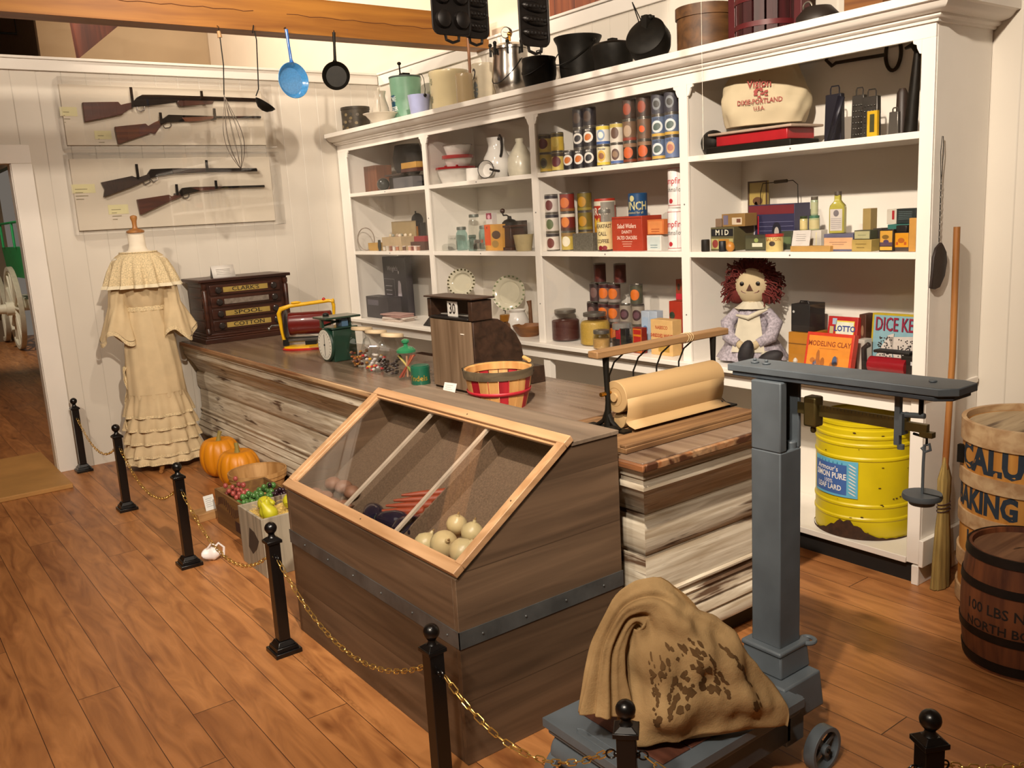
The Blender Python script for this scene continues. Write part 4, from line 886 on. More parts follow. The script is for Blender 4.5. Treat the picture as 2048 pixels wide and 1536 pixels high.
# hand-cranked slicer
YP = M('d9a712', .3, var=.1, coat=.3); RP = M('5e130f', .3, var=.12, coat=.3); RD = M('b0221a', .35)
sl = thing('hand_slicer', 'yellow and dark red hand-cranked slicer on the counter', 'slicer', (2.36, 5.40, CTZ), R(-33))
mb = MB(); mb.lathe([(.17, 0), (.175, .006), (.17, .014)], RD, 40, sx=1, sy=.42); mb.lathe([(.165, .0141), (.16, .024), (.12, .03), (0, .03)], YP, 40, sx=1, sy=.42); mb.build('base', sl)
mb = MB(); mb.box((-.165, -.015, .03), (-.13, .02, .07), IRON); mb.tube([(-.14, 0, .06), (.16, .0, .06)], .012, STEEL); mb.tube([(-.14, .03, .075), (.18, .02, .07)], .007, STEEL); mb.box((-.02, -.03, .03), (.05, .03, .055), IRON); mb.build('carriage', sl)
mb = MB(); mb.tube([(-.155, 0, .05), (-.165, 0, .13), (-.175, 0, .24), (-.16, 0, .268), (-.10, 0, .285), (.15, 0, .305), (.175, 0, .30), (.18, 0, .27), (.175, 0, .20)], .014, YP, 10, radii=[.013, .013, .015, .016, .013, .012, .013, .011, .009])
mb.sph((.178, 0, .30), .018, YP, 14, (.6, 1, 1)); mb.sph((.12, 0, .315), .012, RD, 12); mb.sph((-.06, .0, .305), .016, YP, 12, (2.2, 1, .6)); mb.build('frame', sl)
mb = MB(); mb.lathe([(.001, -.12), (.072, -.12), (.075, -.11), (.075, .15), (.07, .155), (.001, .155)], RP, 32, TR(0, .03, .165) @ RY(PI/2), sx=1, sy=.8); mb.build('red_drum', sl)
mb = MB(); mb.lathe([(.001, -.142), (.095, -.142), (.097, -.135), (.001, -.132)], M('3c3230', .4, .5), 36, TR(0, .02, .165) @ RY(PI/2)); mb.build('blade', sl)
mb = MB(); mb.tube([(-.16, 0, .165), (-.20, 0, .165), (-.225, -.01, .165), (-.24, -.02, .15)], .006, STEEL); mb.sph((-.243, -.022, .148), .012, STEEL, 12); mb.build('crank', sl)
# dark green kitchen scale
KG = M('163528', .35, var=.15, coat=.3)
ks = thing('kitchen_scale', 'dark green kitchen scale with white oval dial', 'scale', (2.19, 4.79, CTZ))
mb = MB(); mb.box((.018, -.075, 0), (.17, .075, .19), KG, tap=.96); mb.box((.012, -.085, .19), (.18, .085, .20), KG); mb.build('housing', ks, .005)
mb = MB(); mb.lathe([(0, -.004), (.094, -.004), (.099, .004), (.097, .016), (.09, .018), (0, .018)], KG, 40, TR(.004, 0, .099) @ RY(PI/2)); mb.lathe([(0, .0), (.088, 0), (.088, .001), (0, .001)], M('e9e6da', .35, var=.02), 40, TR(-.0015, 0, .099) @ RY(PI/2))
for k in range(24):
    q = 2*PI*k/24; mb.box((-.0022, -.0012, .068), (-.0016, .0012, .082), TX, TR(0, 0, .099) @ RX(q))
mb.box((-.0028, -.0022, -.065), (-.0022, .0022, .062), TX, TR(0, 0, .099) @ RX(.04)); mb.sph((-.002, 0, .099), .006, TX, 10); mb.build('dial', ks)
mb = MB(); mb.box((-.015, -.012, .2), (.0, .012, .25), KG); mb.box((.16, -.012, .2), (.175, .012, .25), KG); mb.tube([(.0, 0, .21), (.17, 0, .245)], .006, KG); mb.tube([(.0, 0, .245), (.17, 0, .21)], .006, KG); mb.box((.1, -.04, .2), (.14, .04, .24), M('4c6a86', .4)); mb.build('linkage', ks)
mb = MB(); mb.box((-.025, -.085, .25), (.205, .085, .262), M('22382c', .3, coat=.3)); mb.sph((.05, .06, .268), .02, M('1b1b1b', .4), 12, (1, 1, .6)); mb.build('weighing_plate', ks, .004)
# candy jars
GLJ = GL('eef2ee', .25, .02, .05); LWD = M('cdb794', .6, var=.08, scale=10)
def hexjar(px, y, lab, candies, seed, rz):
    t = thing('candy_jar', lab, 'jar', (px, y, CTZ), rz, 'slanted candy jars with wooden lids')
    mb = MB(); mb.lathe([(.045, .0), (.05, .004), (.082, .10), (.056, .178), (.044, .186), (.046, .20)], GLJ, 6, smooth=False, cap=False, sy=.92); mb.lathe([(.045, .003), (0, .003)], GLJ, 6, cap=False); mb.build('glass', t)
    mb = MB(); mb.lathe([(.046, .201), (.058, .204), (.06, .212), (.057, .222), (0, .224)], LWD, 28, T=RY(R(7))); mb.build('wooden_lid', t)
    g = random.Random(seed)
    mb = MB()
    for k in range(40):
        q = g.uniform(0, 6.28); z = g.uniform(.012, .09); rr_ = (.036+z*.3)*math.sqrt(g.random()); mb.sph((rr_*math.cos(q), rr_*math.sin(q), z), .009, M(g.choice(candies), .35), 8, (1.3, .8, .8))
    o = mb.build('candy', t); o['kind'] = 'stuff'
hexjar(2.235, 4.44, 'leftmost slanted glass jar of brown and orange candy with a wooden lid', ['6b3a1c', 'a8602a', 'c98a3a', '3a1a22', '8a5a3a'], 1, .2)
hexjar(2.215, 4.235, 'middle slanted glass jar with red and yellow wrapped candy', ['d8cfc8', 'c22a30', 'd8a020', 'cfc8c8', 'b8b0b0'], 2, .3)
hexjar(2.195, 4.03, 'rightmost of the slanted jars, dark liquorice inside, wooden lid', ['1a1614', '2a2220', '3a3030'], 3, .1)
t = thing('candy_jar', 'clear jar of candy sticks with a green glass stopper', 'jar', (2.20, 3.865, CTZ))
mb = MB(); mb.lathe([(.048, 0), (.052, .006), (.057, .12), (.05, .135), (.042, .14)], GLJ, 8, cap=False); mb.lathe([(.048, .003), (0, .003)], GLJ, 8, cap=False); mb.build('glass', t)
GG2 = M('2f7a52', .15, var=.1, coat=.5)
mb = MB(); mb.lathe([(.05, .141), (.05, .152), (.035, .165), (.012, .172), (.010, .182), (.02, .19), (.021, .2), (.008, .208), (0, .208)], GG2, 18); mb.build('stopper', t)
for k, (dx, dy, c) in enumerate(((.03, -.03, 'a8443a'), (.02, -.035, 'c8785a'), (.035, -.02, '8a3a2a'), (-.03, .03, 'c9b46a'), (-.02, .035, '7a8a4a'), (.01, -.03, 'b8604a'), (-.01, -.02, 'd0a080'))):
    mb = MB(); mb.tube([(-dx, -dy, .012), (dx, dy, .125)], .005, M(c, .35), 8); mb.build('candy_stick', t)
cg = thing('green_tin', 'dark green tin lettered in gold beside the candy stick jar', 'tin', (2.185, 3.715, CTZ))
mb = MB(); mb.lathe([(.046, 0), (.047, .003), (.047, .085), (.044, .087), (.044, .092), (.03, .094), (0, .094)], M('1c5a44', .35, var=.1), 32); wraptext(mb, 'Yndels', .038, M('b08a2e', .4, .4), (0, 0, .032), lambda z: .0478, R(222), 1, .01); mb.build('body', cg)
# cash register seen from behind
CRD = W('2a1c14', '453024', 'y', .4, 1.3); CRB = W('5e4a36', '86705a', 'z', .5, 1.0)
rg = thing('cash_register', 'old wooden cash register seen from behind showing 30 in its window', 'cash register', (2.19, 3.425, CTZ))
pr_ = [(0, 0), (0, .335), (.10, .335), (.14, .33), (.19, .30), (.235, .255), (.265, .20), (.275, .14), (.262, .11), (.28, .10), (.285, .085), (.395, .08), (.40, .0)]
Tr = Matrix(((1, 0, 0, 0), (0, 0, -1, .0), (0, 1, 0, 0), (0, 0, 0, 1)))
mb = MB(); mb.prism(pr_, .35, CRD, Matrix(((1, 0, 0, .008), (0, 0, -1, .175), (0, 1, 0, 0), (0, 0, 0, 1)))); mb.build('body', rg, .003)
mb = MB(); mb.box((-.004, -.17, .012), (.006, .165, .33), CRB); mb.box((-.006, -.12, .27), (-.0045, -.09, .276), M('cfc6b8', .5)); mb.build('back_panel', rg, .001)
mb = MB(); mb.box((0, -.185, .335), (.11, -.155, .425), CRD); mb.box((0, .155, .335), (.11, .185, .425), CRD); mb.box((.09, -.155, .335), (.11, .155, .425), CRD); mb.box((-.006, -.155, .335), (.09, .155, .345), M('171210', .5)); mb.box((.0, -.155, .425), (.11, .155, .429), CRD); mb.box((-.01, -.20, .4295), (.12, .20, .437), CRD); mb.build('display_housing', rg, .002)
mb = MB(); mb.box((-.001, -.153, .347), (.002, .153, .423), GL(k=.08)); mb.build('display_glass', rg)
mb = MB(); mb.box((.012, -.05, .347), (.016, .03, .415), M('e8e4dc', .5, var=.02)); mb.text('30', .07, TX, lambda u, v: (.0112, -.010-u*.8, .38+v), 1, .015); mb.build('number_flag', rg)
mb = MB(); mb.box((.05, -.15, .346), (.089, .15, .349), M('b0aaa0', .5)); mb.build('inner_shelf', rg)
cd = thing('price_card', 'small white card propped against the back of the cash register', 'card', (2.12, 3.37, CTZ), R(-80))
mb = MB(); mb.box((-.04, -.001, 0), (.04, .001, .055), CARD, RX(R(-22)))
for k in range(4): mb.box((-.028, -.0015, .042-k*.009), (.02-.01*(k % 2), -.0012, .0435-k*.009), M('8a8a8a', .6), RX(R(-22)))
mb.build('card', cd)
# bushel basket
bk = thing('bushel_basket', 'bushel basket with red and natural slats and a wire handle', 'basket', (2.135, 2.99, CTZ))
SLT = W('b98248', 'd8a868', 'z', .5); RSL = W('8e1420', 'ad1f2b', 'z', .5); RIM = W('4c4130', '6e604a', 'x', .6)
rb0, rb1, hb = .112, .146, .165
n = 20
for k in range(n):
    a0, a1 = 2*PI*k/n+.012, 2*PI*(k+1)/n-.012; m = RSL if k % 3 == 1 else SLT
    mb = MB(); v = []
    for (r_a, z) in ((rb0, .0), ((rb0+rb1)/2+.004, hb/2), (rb1, hb)):
        for a in (a0, (a0+a1)/2, a1): v.append((r_a*math.cos(a), r_a*math.sin(a), z))
    for (r_a, z) in ((rb0-.003, .0), ((rb0+rb1)/2+.001, hb/2), (rb1-.003, hb)):
        for a in (a0, (a0+a1)/2, a1): v.append((r_a*math.cos(a), r_a*math.sin(a), z))
    f = []
    for j in range(2):
        for i in range(2): q = j*3+i; f += [(q, q+1, q+4, q+3), (q+9, q+12, q+13, q+10)]
        f += [(j*3, j*3+3, j*3+12, j*3+9), (j*3+2, j*3+11, j*3+14, j*3+5)]
    mb.add(v, f, m); mb.build('slat', bk)
mb = MB(); mb.cyl((0, 0, .001), rb0-.004, .006, SLT, 32); mb.build('bottom', bk)
mb = MB(); mb.lathe([(rb1-.004, hb-.034), (rb1+.001, hb-.034), (rb1+.006, hb+.002), (rb1-.003, hb+.002)], RIM, 40, cap=False); mb.lathe([(rb1-.002, hb+.001), (rb1-.012, hb-.004), (rb1-.014, hb-.03)], SLT, 40, cap=False); mb.build('rim_band', bk)
mb = MB(); mb.lathe([(rb0+.021, .062), (rb0+.025, .078)], M('a81e2c', .5), 40, cap=False); o = mb.build('red_band', bk); o.modifiers.new('s', 'SOLIDIFY').thickness = .002
mb = MB(); mb.tube([(rb1*math.cos(a)*1.03, rb1*math.sin(a)*1.03, hb-.01+.014*math.sin(a*3)) for a in [R(-40)+R(200)*i/24 for i in range(25)]], .0022, IRON, 6); mb.build('wire_handle', bk)
mb = MB(); mb.tube([(.13, -.05, hb+.016), (.148, .01, hb+.02)], .009, M('d0a868', .5), 10); mb.build('grip', bk)

# paper roller
pr = thing('paper_roller', 'iron and wood wrapping paper cutter with a roll of brown paper', 'paper cutter', (0, 0, CTZ))
BD = W('5e4026', '94704a', 'x', .6, 1, dark='33210f', thr=.6)
mb = MB(); mb.box((1.955, 2.045, .0005), (2.66, 2.47, .02), BD); mb.build('base_board', pr, .003)
mb = MB(); mb.box((1.955, 2.047, .0205), (2.64, 2.075, .03), BD); mb.build('edge_strip', pr, .002)
BAR = W('80603c', 'a88258', 'x', .5)
mb = MB(); mb.box((2.04, 2.262, .283), (2.735, 2.312, .309), BAR); mb.build('wooden_bar', pr, .004)
for x, y in ((2.10, 2.285), (2.655, 2.275)):
    mb = MB(); mb.tube([(x, y, .03), (x, y-.004, .12), (x, y, .20), (x, y, .283)], .012, IRON, 8, radii=[.016, .010, .010, .013])
    mb.tube([(x, y-.06, .024), (x, y-.02, .05), (x, y, .09)], .009, IRON, 8); mb.tube([(x, y+.06, .024), (x, y+.02, .05), (x, y, .09)], .009, IRON, 8)
    mb.box((x-.02, y-.10, .0205), (x+.02, y+.10, .028), IRON); mb.sph((x-.035, y-.06, .034), .02, IRON, 12, (1.4, 1, .7)); mb.tube([(x-.03, y, .15), (x+.02, y, .15)], .008, BRASS, 8); mb.build('iron_arm', pr)
for i in range(4):
    x = 2.19+i*.122; mb = MB(); mb.tube([(x, 2.285, .284), (x-.022, 2.315, .25), (x-.035, 2.33, .20), (x-.036, 2.33, .15), (x-.03, 2.32, .09)], .0032, M('0e0d0d', .4), 6); mb.build('spring_wire', pr)
PAP = M('ab8c60', .7, var=.06, scale=3)
mb = MB(); mb.lathe([(.0, -.27), (.016, -.27), (.016, -.262), (.056, -.26), (.058, -.258), (.058, .258), (.056, .26), (.016, .262), (.0, .262)], PAP, 48, TR(2.378, 2.262, .137) @ RY(PI/2)); mb.lathe([(.03, -.2612), (.034, -.2612)], M('8a6a3c', .8), 32, TR(2.378, 2.262, .137) @ RY(PI/2), cap=False); mb.build('paper_roll', pr)
mb = MB(); mb.grid(lambda u, v: (2.12+u*.51, [2.2035, 2.203, 2.209, 2.215, 2.20, 2.17][min(5, int(v*5+.01))], [.137, .10, .07, .052, .04, .0325][min(5, int(v*5+.01))]), 6, 5, PAP); o = mb.build('loose_paper', pr); o.modifiers.new('s', 'SOLIDIFY').thickness = .0015
mb = MB(); mb.lathe([(.0, -.245), (.028, -.243), (.029, .243), (.0, .245)], PAP, 32, TR(2.378, 2.262, .049) @ RY(PI/2)); mb.build('lower_roll', pr)
mb = MB()
for k in range(3): mb.tube([(2.50+k*.012+.01*math.sin(a), 2.287+.030*math.cos(a), .296+.019*math.sin(a)) for a in [2*PI*i/16 for i in range(16)]], .0009, M('c8b48a', .8), 4, closed=True)
mb.build('twine', pr)
mb = MB(); mb.box((2.44, 2.14, .0), (2.50, 2.24, .012), M('6a4a30', .6)); 

# ------------------------------------------------------------ things hanging from the beams
HY = 5.105
def hp(px, py, y=HY): return at_y(px, py, y)
EB = M('3f7fb4', .15, var=.18, scale=90, coat=.6)
def pan(label, px, py, rpx, hx, hy, m, mi, tilt):
    c = hp(px, py); d = (c-C0).dot(fw); r = rpx*d/CF; top = hp(hx, hy)
    t = thing('skillet', label, 'frying pan', (c.x, c.y, c.z), tilt, 'pans hanging from the beam')
    T = RX(PI/2); mb = MB(); mb.lathe([(0, -.004), (r*.74, -.004), (r*.78, .0), (r*.98, .028), (r*1.02, .030), (r*1.0, .032), (r*.95, .028), (r*.75, .002), (0, .002)], m, 44, TR(0, .0, 0) @ T)
    mb.build('bowl', t)
    mb = MB(); dz = top.z-c.z+.04; dx = top.x-c.x
    mb.tube([(0, -.026, r*.98), (dx*.25, -.024, r*1.15), (dx*.6, -.016, dz*.7), (dx, -.01, dz)], .008, mi, 10, radii=[.014, .009, .008, .010]); mb.build('handle', t)
    mb = MB(); mb.tube([(dx, -.012, dz-.012), (dx, -.004, dz+.012), (dx, .013, dz+.01)], .0025, IRON, 6); mb.build('hook', t)
pan('blue enamel frying pan hanging by its handle from the beam', 582, 162, 34, 572, 74, EB, M('2c5fa6', .2, coat=.5), R(8))
pan('black iron skillet hanging at the right of the blue pan', 673, 153, 27, 669, 80, IRON, IRON, R(-32))
t = thing('wire_whisk', 'long wire whisk with wooden handle hanging at the left of the ladle', 'whisk')
a = hp(437, 62); b = hp(448, 190); e = hp(482, 338)
mb = MB(); mb.tube([a, hp(440, 75)], .010, W('8f6a44', 'b08a5e', 'z', .6), 10, radii=[.010, .013]); mb.build('handle', t)
mb = MB(); mb.tube([hp(440, 75), hp(447, 130), b], .0032, IRON, 6); mb.tube([a, a+Vector((0, -.01, .02)), a+Vector((0, .012, .03))], .002, IRON, 5); mb.build('shaft', t)
for k in range(5):
    q = PI*k/5; L_ = (e-b).length; ax = (e-b).normalized(); s1 = ax.cross(Vector((0, 1, 0))).normalized(); s2 = ax.cross(s1); w = s1*math.cos(q)+s2*math.sin(q)
    P = [b+ax*(L_*(1-math.cos(u*PI))/2*(1 if True else 0)) + w*(.060*math.sin(u*2*PI)*(1-.45*math.cos(u*PI))) for u in [i/30 for i in range(31)]]
    P = [b+ax*(L_*(1-abs(1-2*u))) + w*(.055*math.sin(min(1, (1-abs(1-2*u))*1.0)*PI)*(.5+(1-abs(1-2*u))*.9)*(1 if u < .5 else -1)) for u in [i/40 for i in range(41)]]
    mb = MB(); mb.tube(P, .0013, M('5a5048', .4, .8), 5); mb.build('wire_loop', t)
t = thing('soup_ladle', 'dark metal ladle with long handle hanging between whisk and blue pan', 'ladle')
mb = MB(); mb.tube([hp(508, 50)+Vector((0, .008, 0)), hp(505, 66), hp(509, 62), hp(513, 80), hp(516, 150), hp(517, 178), hp(512, 192)], .0034, IRON, 6); mb.build('handle', t)
c = hp(531, 207); mb = MB(); mb.lathe([(.001, -.045), (.03, -.038), (.052, -.018), (.062, 0), (.06, .001), (.05, -.015), (.03, -.034), (.001, -.041)], IRON, 28, TR(*c) @ RY(R(32)) @ RX(R(10)), cap=False); mb.build('bowl', t)
# second beam overhead carries the baking pans
mb = MB(); mb.box((-3.4, 3.36, 2.95), (3.755, 3.52, 3.16), BEAM); one(mb, 'ceiling_beam', 'second timber beam overhead, just above the picture, carrying the iron baking pans', 'beam', bev=.004)
BP = M('161210', .45, .5, var=.25, scale=30)
def bakepan(label, px0_, px1_, pyb, y, kind, rz=0, hgt=.40):
    a, b = at_y(px0_, pyb, y), at_y(px1_, pyb, y); w = (b.x-a.x)/2; cx = (a.x+b.x)/2; zb = (a.z+b.z)/2
    t = thing('baking_pan', label, 'baking pan', (cx, y, zb), rz, 'iron baking pans hanging overhead')
    pl = []
    for (sx_, sz_) in ((1, 0), (1, 1), (-1, 1), (-1, 0)):
        for k in range(5):
            q0 = {(1, 0): -PI/2, (1, 1): 0, (-1, 1): PI/2, (-1, 0): PI}[(sx_, sz_)]; q = q0+k*PI/8; pl.append((sx_*(w-.03)+.03*math.cos(q), (.03 if sz_ == 0 else hgt-.03)+.03*math.sin(q)))
    T = Matrix(((1, 0, 0, 0), (0, 0, -1, 0), (0, 1, 0, 0), (0, 0, 0, 1)))
    mb = MB(); mb.prism(pl, .006, BP, T, z0=0); mb.tube([(x, -.006, z) for x, z in pl], .005, BP, 6, closed=True); mb.build('tray', t)
    if kind == 'cup':
        for i in range(2):
            for j in range(4):
                mb = MB(); mb.lathe([(w*.40, 0), (w*.36, .02), (w*.2, .028), (0, .028)], BP, 20, TR((i-.5)*w*.98, -.006, .06+j*.098) @ RX(PI/2)); mb.build('cup', t)
    else:
        for j in range(7):
            mb = MB(); mb.sph((0, -.006, .045+j*.052), 1, BP, 16, (w*.86, .022, .021), rot=RY(R(6)))
            for k in range(6): mb.sph((-w*.6+k*w*.24, -.024, .045+j*.052), .009, BP, 6)
            mb.build('cob_mould', t)
    mb = MB(); mb.tube([(-.035, -.003, .004), (-.032, -.004, -.022), (0, -.005, -.032), (.032, -.004, -.022), (.035, -.003, .004)], .0065, BP, 8); mb.build('ring_handle', t)
    mb = MB(); mb.tube([(0, -.004, hgt-.01), (0, -.004, 2.97-zb)], .003, IRON, 6); mb.build('hook_rod', t)
bakepan('black iron muffin pan with a ring handle hanging overhead', 866, 940, 70, 3.33, 'cup')
bakepan('black corn stick pan hanging right behind the muffin pan', 925, 976, 76, 3.44, 'cob')
bakepan('black corn stick pan hanging alone in front of the pressure canner', 1040, 1097, 92, 3.0, 'cob')
mb = MB(); mb.tube([(2.52, 3.0, 2.9), (2.5, 3.3, 3.0)], .004, IRON)
a = at_y(1402, -20, 2.2); mb = MB(); mb.tube([(a.x, 2.2, 3.1), (a.x, 2.2, 1.78)], .0006, M('d8d0c0', .6), 5); one(mb, 'hanging_string', 'thin pale string hanging in front of the flour sack shelf', 'string')

# ------------------------------------------------------------ long guns on the boarded wall
g2 = lambda x, y: (x/2.926, y/2.926)
GY = 6.645
STK = W('3a1a10', '60301c', 'x', .4, 1.3); STK2 = W('4e2816', '7a4526', 'x', .4, 1.3); GM = M('211c1a', .35, .7, var=.2, scale=20)
def gpoly(t, name, pts, m, th=.03, dy=0):
    P = [at_y(*g2(*q), GY) for q in pts]; c = (P[0].x, P[0].z)
    mb = MB(); n = len(P); mb.add([(p.x, GY-th/2+dy, p.z) for p in P]+[(p.x, GY+th/2+dy, p.z) for p in P], [tuple(range(n)), tuple(range(n, 2*n))[::-1]]+[(i, n+i, n+(i+1) % n, (i+1) % n) for i in range(n)], m)
    return mb.build(name, t, .003)
def gtube(t, name, pts, r, m):
    mb = MB(); mb.tube([at_y(*g2(*q), GY) for q in pts], r, m, 8); return mb.build(name, t)
def cover(label, x0, y0_, x1, y1_):
    a = at_y(x0, y0_, YG-.03); b = at_y(x1, y1_, YG-.03); z1, z0 = a.z, b.z
    t = thing('gun_display_case', label, 'display case', (0, 0, 0), 0, 'clear-fronted gun cases on the wall')
    mb = MB(); mb.box((a.x, YG-.03, z0), (b.x, YG-.0005, z1), M('d8cdbb', .5, var=.03, scale=2)); mb.build('backboard', t, .002)
    mb = MB(); G = GL(k=.04); yf = YG-.16; e = .03
    mb.box((a.x-e, yf, z0-e), (b.x+e, yf+.003, z1+e), G)
    mb.box((a.x-e, yf+.004, z0-e), (a.x-e+.003, YG-.001, z1+e), G); mb.box((b.x+e-.003, yf+.004, z0-e), (b.x+e, YG-.001, z1+e), G); mb.box((a.x-e+.004, yf+.004, z0-e), (b.x+e-.004, YG-.001, z0-e+.003), G); mb.box((a.x-e+.004, yf+.004, z1+e-.003), (b.x+e-.004, YG-.001, z1+e), G); mb.build('clear_cover', t)
    return t
cover('upper clear-fronted case holding two shotguns', 117, 168, 533, 290)
cover('lower clear-fronted case holding two rifles', 138, 318, 551, 441)
def gun(label, stock, steel, fore, guard, pegs, m):
    t = thing('long_gun', label, 'gun', group='long guns on the wall')
    gpoly(t, 'stock', stock, m); gpoly(t, 'barrel', steel, GM, .024)
    for k, f in enumerate(fore): gpoly(t, 'fore_end', f, m, .036)
    gtube(t, 'trigger_guard', guard, .004, M('7a7470', .35, .9))
    for (x, y0_, y1_) in pegs:
        mb = MB(); p = at_y(*g2(x, y0_), GY-.03); q = at_y(*g2(x+5, y1_), GY-.03); mb.box((p.x-.009, GY-.032, q.z), (p.x+.009, GY-.025, p.z), GM); mb.box((p.x-.009, GY-.032, q.z-.012), (p.x+.009, YG-.031, q.z), GM); mb.build('wall_bracket', t)
gun('top shotgun with a pump grip, dark stock', [(480, 600), (690, 597), (705, 615), (740, 606), (775, 600), (780, 625), (735, 655), (705, 672), (495, 715)],
    [(775, 600), (800, 570), (830, 555), (940, 556), (1240, 566), (1500, 576), (1500, 597), (1250, 592), (1040, 598), (940, 612), (860, 620), (790, 626)], [[(1032, 602), (1050, 624), (1240, 610), (1250, 592), (1040, 590)]], [(800, 622), (806, 645), (825, 652), (845, 640), (846, 618)], [(765, 510, 615), (1178, 532, 570)], STK)
gun('second shotgun, shorter with a reddish brown stock', [(670, 742), (850, 724), (865, 738), (905, 715), (930, 705), (940, 735), (905, 785), (880, 780), (690, 845)],
    [(925, 705), (960, 690), (985, 672), (1080, 675), (1250, 680), (1525, 680), (1525, 693), (1270, 692), (1150, 708), (1050, 714), (980, 716), (935, 736)], [[(1060, 690), (1080, 714), (1160, 710), (1260, 694), (1255, 682)]], [(955, 735), (965, 750), (990, 748), (1003, 735), (1000, 715)], [(938, 658, 712), (1253, 634, 690)], STK2)
gun('third long gun, a rifle with a dark crescent butt and lever', [(590, 1068), (770, 1030), (800, 1042), (870, 1018), (880, 1045), (815, 1075), (760, 1098), (605, 1155), (612, 1110)],
    [(860, 1020), (880, 990), (1005, 985), (1500, 984), (1505, 1003), (1220, 1008), (1020, 1018), (940, 1030), (870, 1046)], [[(1005, 988), (1010, 1018), (1220, 1008), (1220, 984)]], [(830, 1060), (850, 1080), (880, 1066), (870, 1040), (900, 1066), (922, 1050), (918, 1028)], [(798, 960, 1035), (1207, 937, 992)], W('241812', '3c2a20', 'x', .4, 1.3))
gun('bottom rifle, the shortest, with a dark brown stock', [(800, 1168), (985, 1140), (1005, 1150), (1045, 1128), (1060, 1150), (1000, 1175), (820, 1258)],
    [(1040, 1130), (1065, 1100), (1110, 1095), (1300, 1090), (1545, 1083), (1548, 1095), (1300, 1103), (1170, 1118), (1080, 1138), (1058, 1150)], [[(1110, 1098), (1170, 1118), (1270, 1108), (1300, 1092)]], [(1066, 1144), (1078, 1160), (1098, 1158), (1108, 1142), (1100, 1130)], [(1032, 1078, 1130), (1262, 1056, 1095)], STK)
for i, (x0, y0_, x1, y1_, lb) in enumerate(((345, 625, 455, 680, 'beside the top shotgun'), (550, 765, 655, 815, 'beside the second shotgun'), (415, 1080, 560, 1128, 'left of the lever rifle'), (630, 1200, 755, 1250, 'left of the bottom rifle'))):
    a = at_y(*g2(x0, y0_), YG-.032); b = at_y(*g2(x1, y1_), YG-.032)
    mb = MB(); mb.box((a.x, YG-.0325, b.z), (b.x, YG-.0302, a.z), M('e0d8a8', .6, var=.02))
    for k in range(4): mb.box((a.x+.02, YG-.0332, a.z-.035-k*.022), (b.x-.05-.03*(k % 2), YG-.0326, a.z-.031-k*.022), M('8a7f5e', .6))
    one(mb, 'wall_card', 'pale yellow caption card '+lb, 'card', group='caption cards in the gun cases')
# ------------------------------------------------------------ wagon beyond the doorway
wg = thing('farm_wagon', 'white wheeled wagon with green box seen through the doorway', 'wagon', (2.06, 14.3, 0))
IV = M('e2dcc6', .5, var=.05); GN = M('1f9a54', .45, var=.15)
def wwheel(y, z, r, x=-.10):
    mb = MB(); T = TR(x, y, z) @ RY(PI/2); mb.lathe([(r-.05, -.03), (r, -.035), (r, .035), (r-.05, .03), (r-.05, -.03)], IV, 48, T, cap=False); mb.lathe([(r+.001, -.032), (r+.008, -.032), (r+.008, .032), (r+.001, .032)], M('b8b09a', .5), 48, T, cap=False)
    mb.lathe([(.10, -.12), (.10, .10)], IV, 20, T); mb.lathe([(.06, -.26), (.075, -.12)], IV, 16, T)
    for k in range(12):
        a = 2*PI*k/12; mb.tube([(x, y+.08*math.cos(a), z+.08*math.sin(a)), (x, y+(r-.03)*math.cos(a), z+(r-.03)*math.sin(a))], .022, IV, 6)
    mb.build('wheel', wg)
wwheel(.55, .62, .60); wwheel(2.0, .55, .53)
mb = MB(); mb.box((.05, -.3, 1.05), (1.2, 1.8, 1.5), GN, tap=1.05); mb.build('wagon_box', wg)
mb = MB(); mb.box((.02, -.2, .62), (.3, 1.7, .75), IV); mb.tube([(0, .55, .62), (1.2, .55, .62)], .05, IV); mb.tube([(.1, .1, .95), (.6, .5, .7)], .03, IV); mb.build('undercarriage', wg)
mb = MB()
for p, q in (((.0, -.4, 1.5), (0, -.4, 1.85)), ((0, -.4, 1.85), (0, 1.5, 1.85)), ((0, .4, 1.5), (0, .4, 1.85)), ((0, 1.5, 1.5), (0, 1.5, 1.85))): mb.tube([p, q], .018, GN, 6)
mb.build('side_rail', wg)
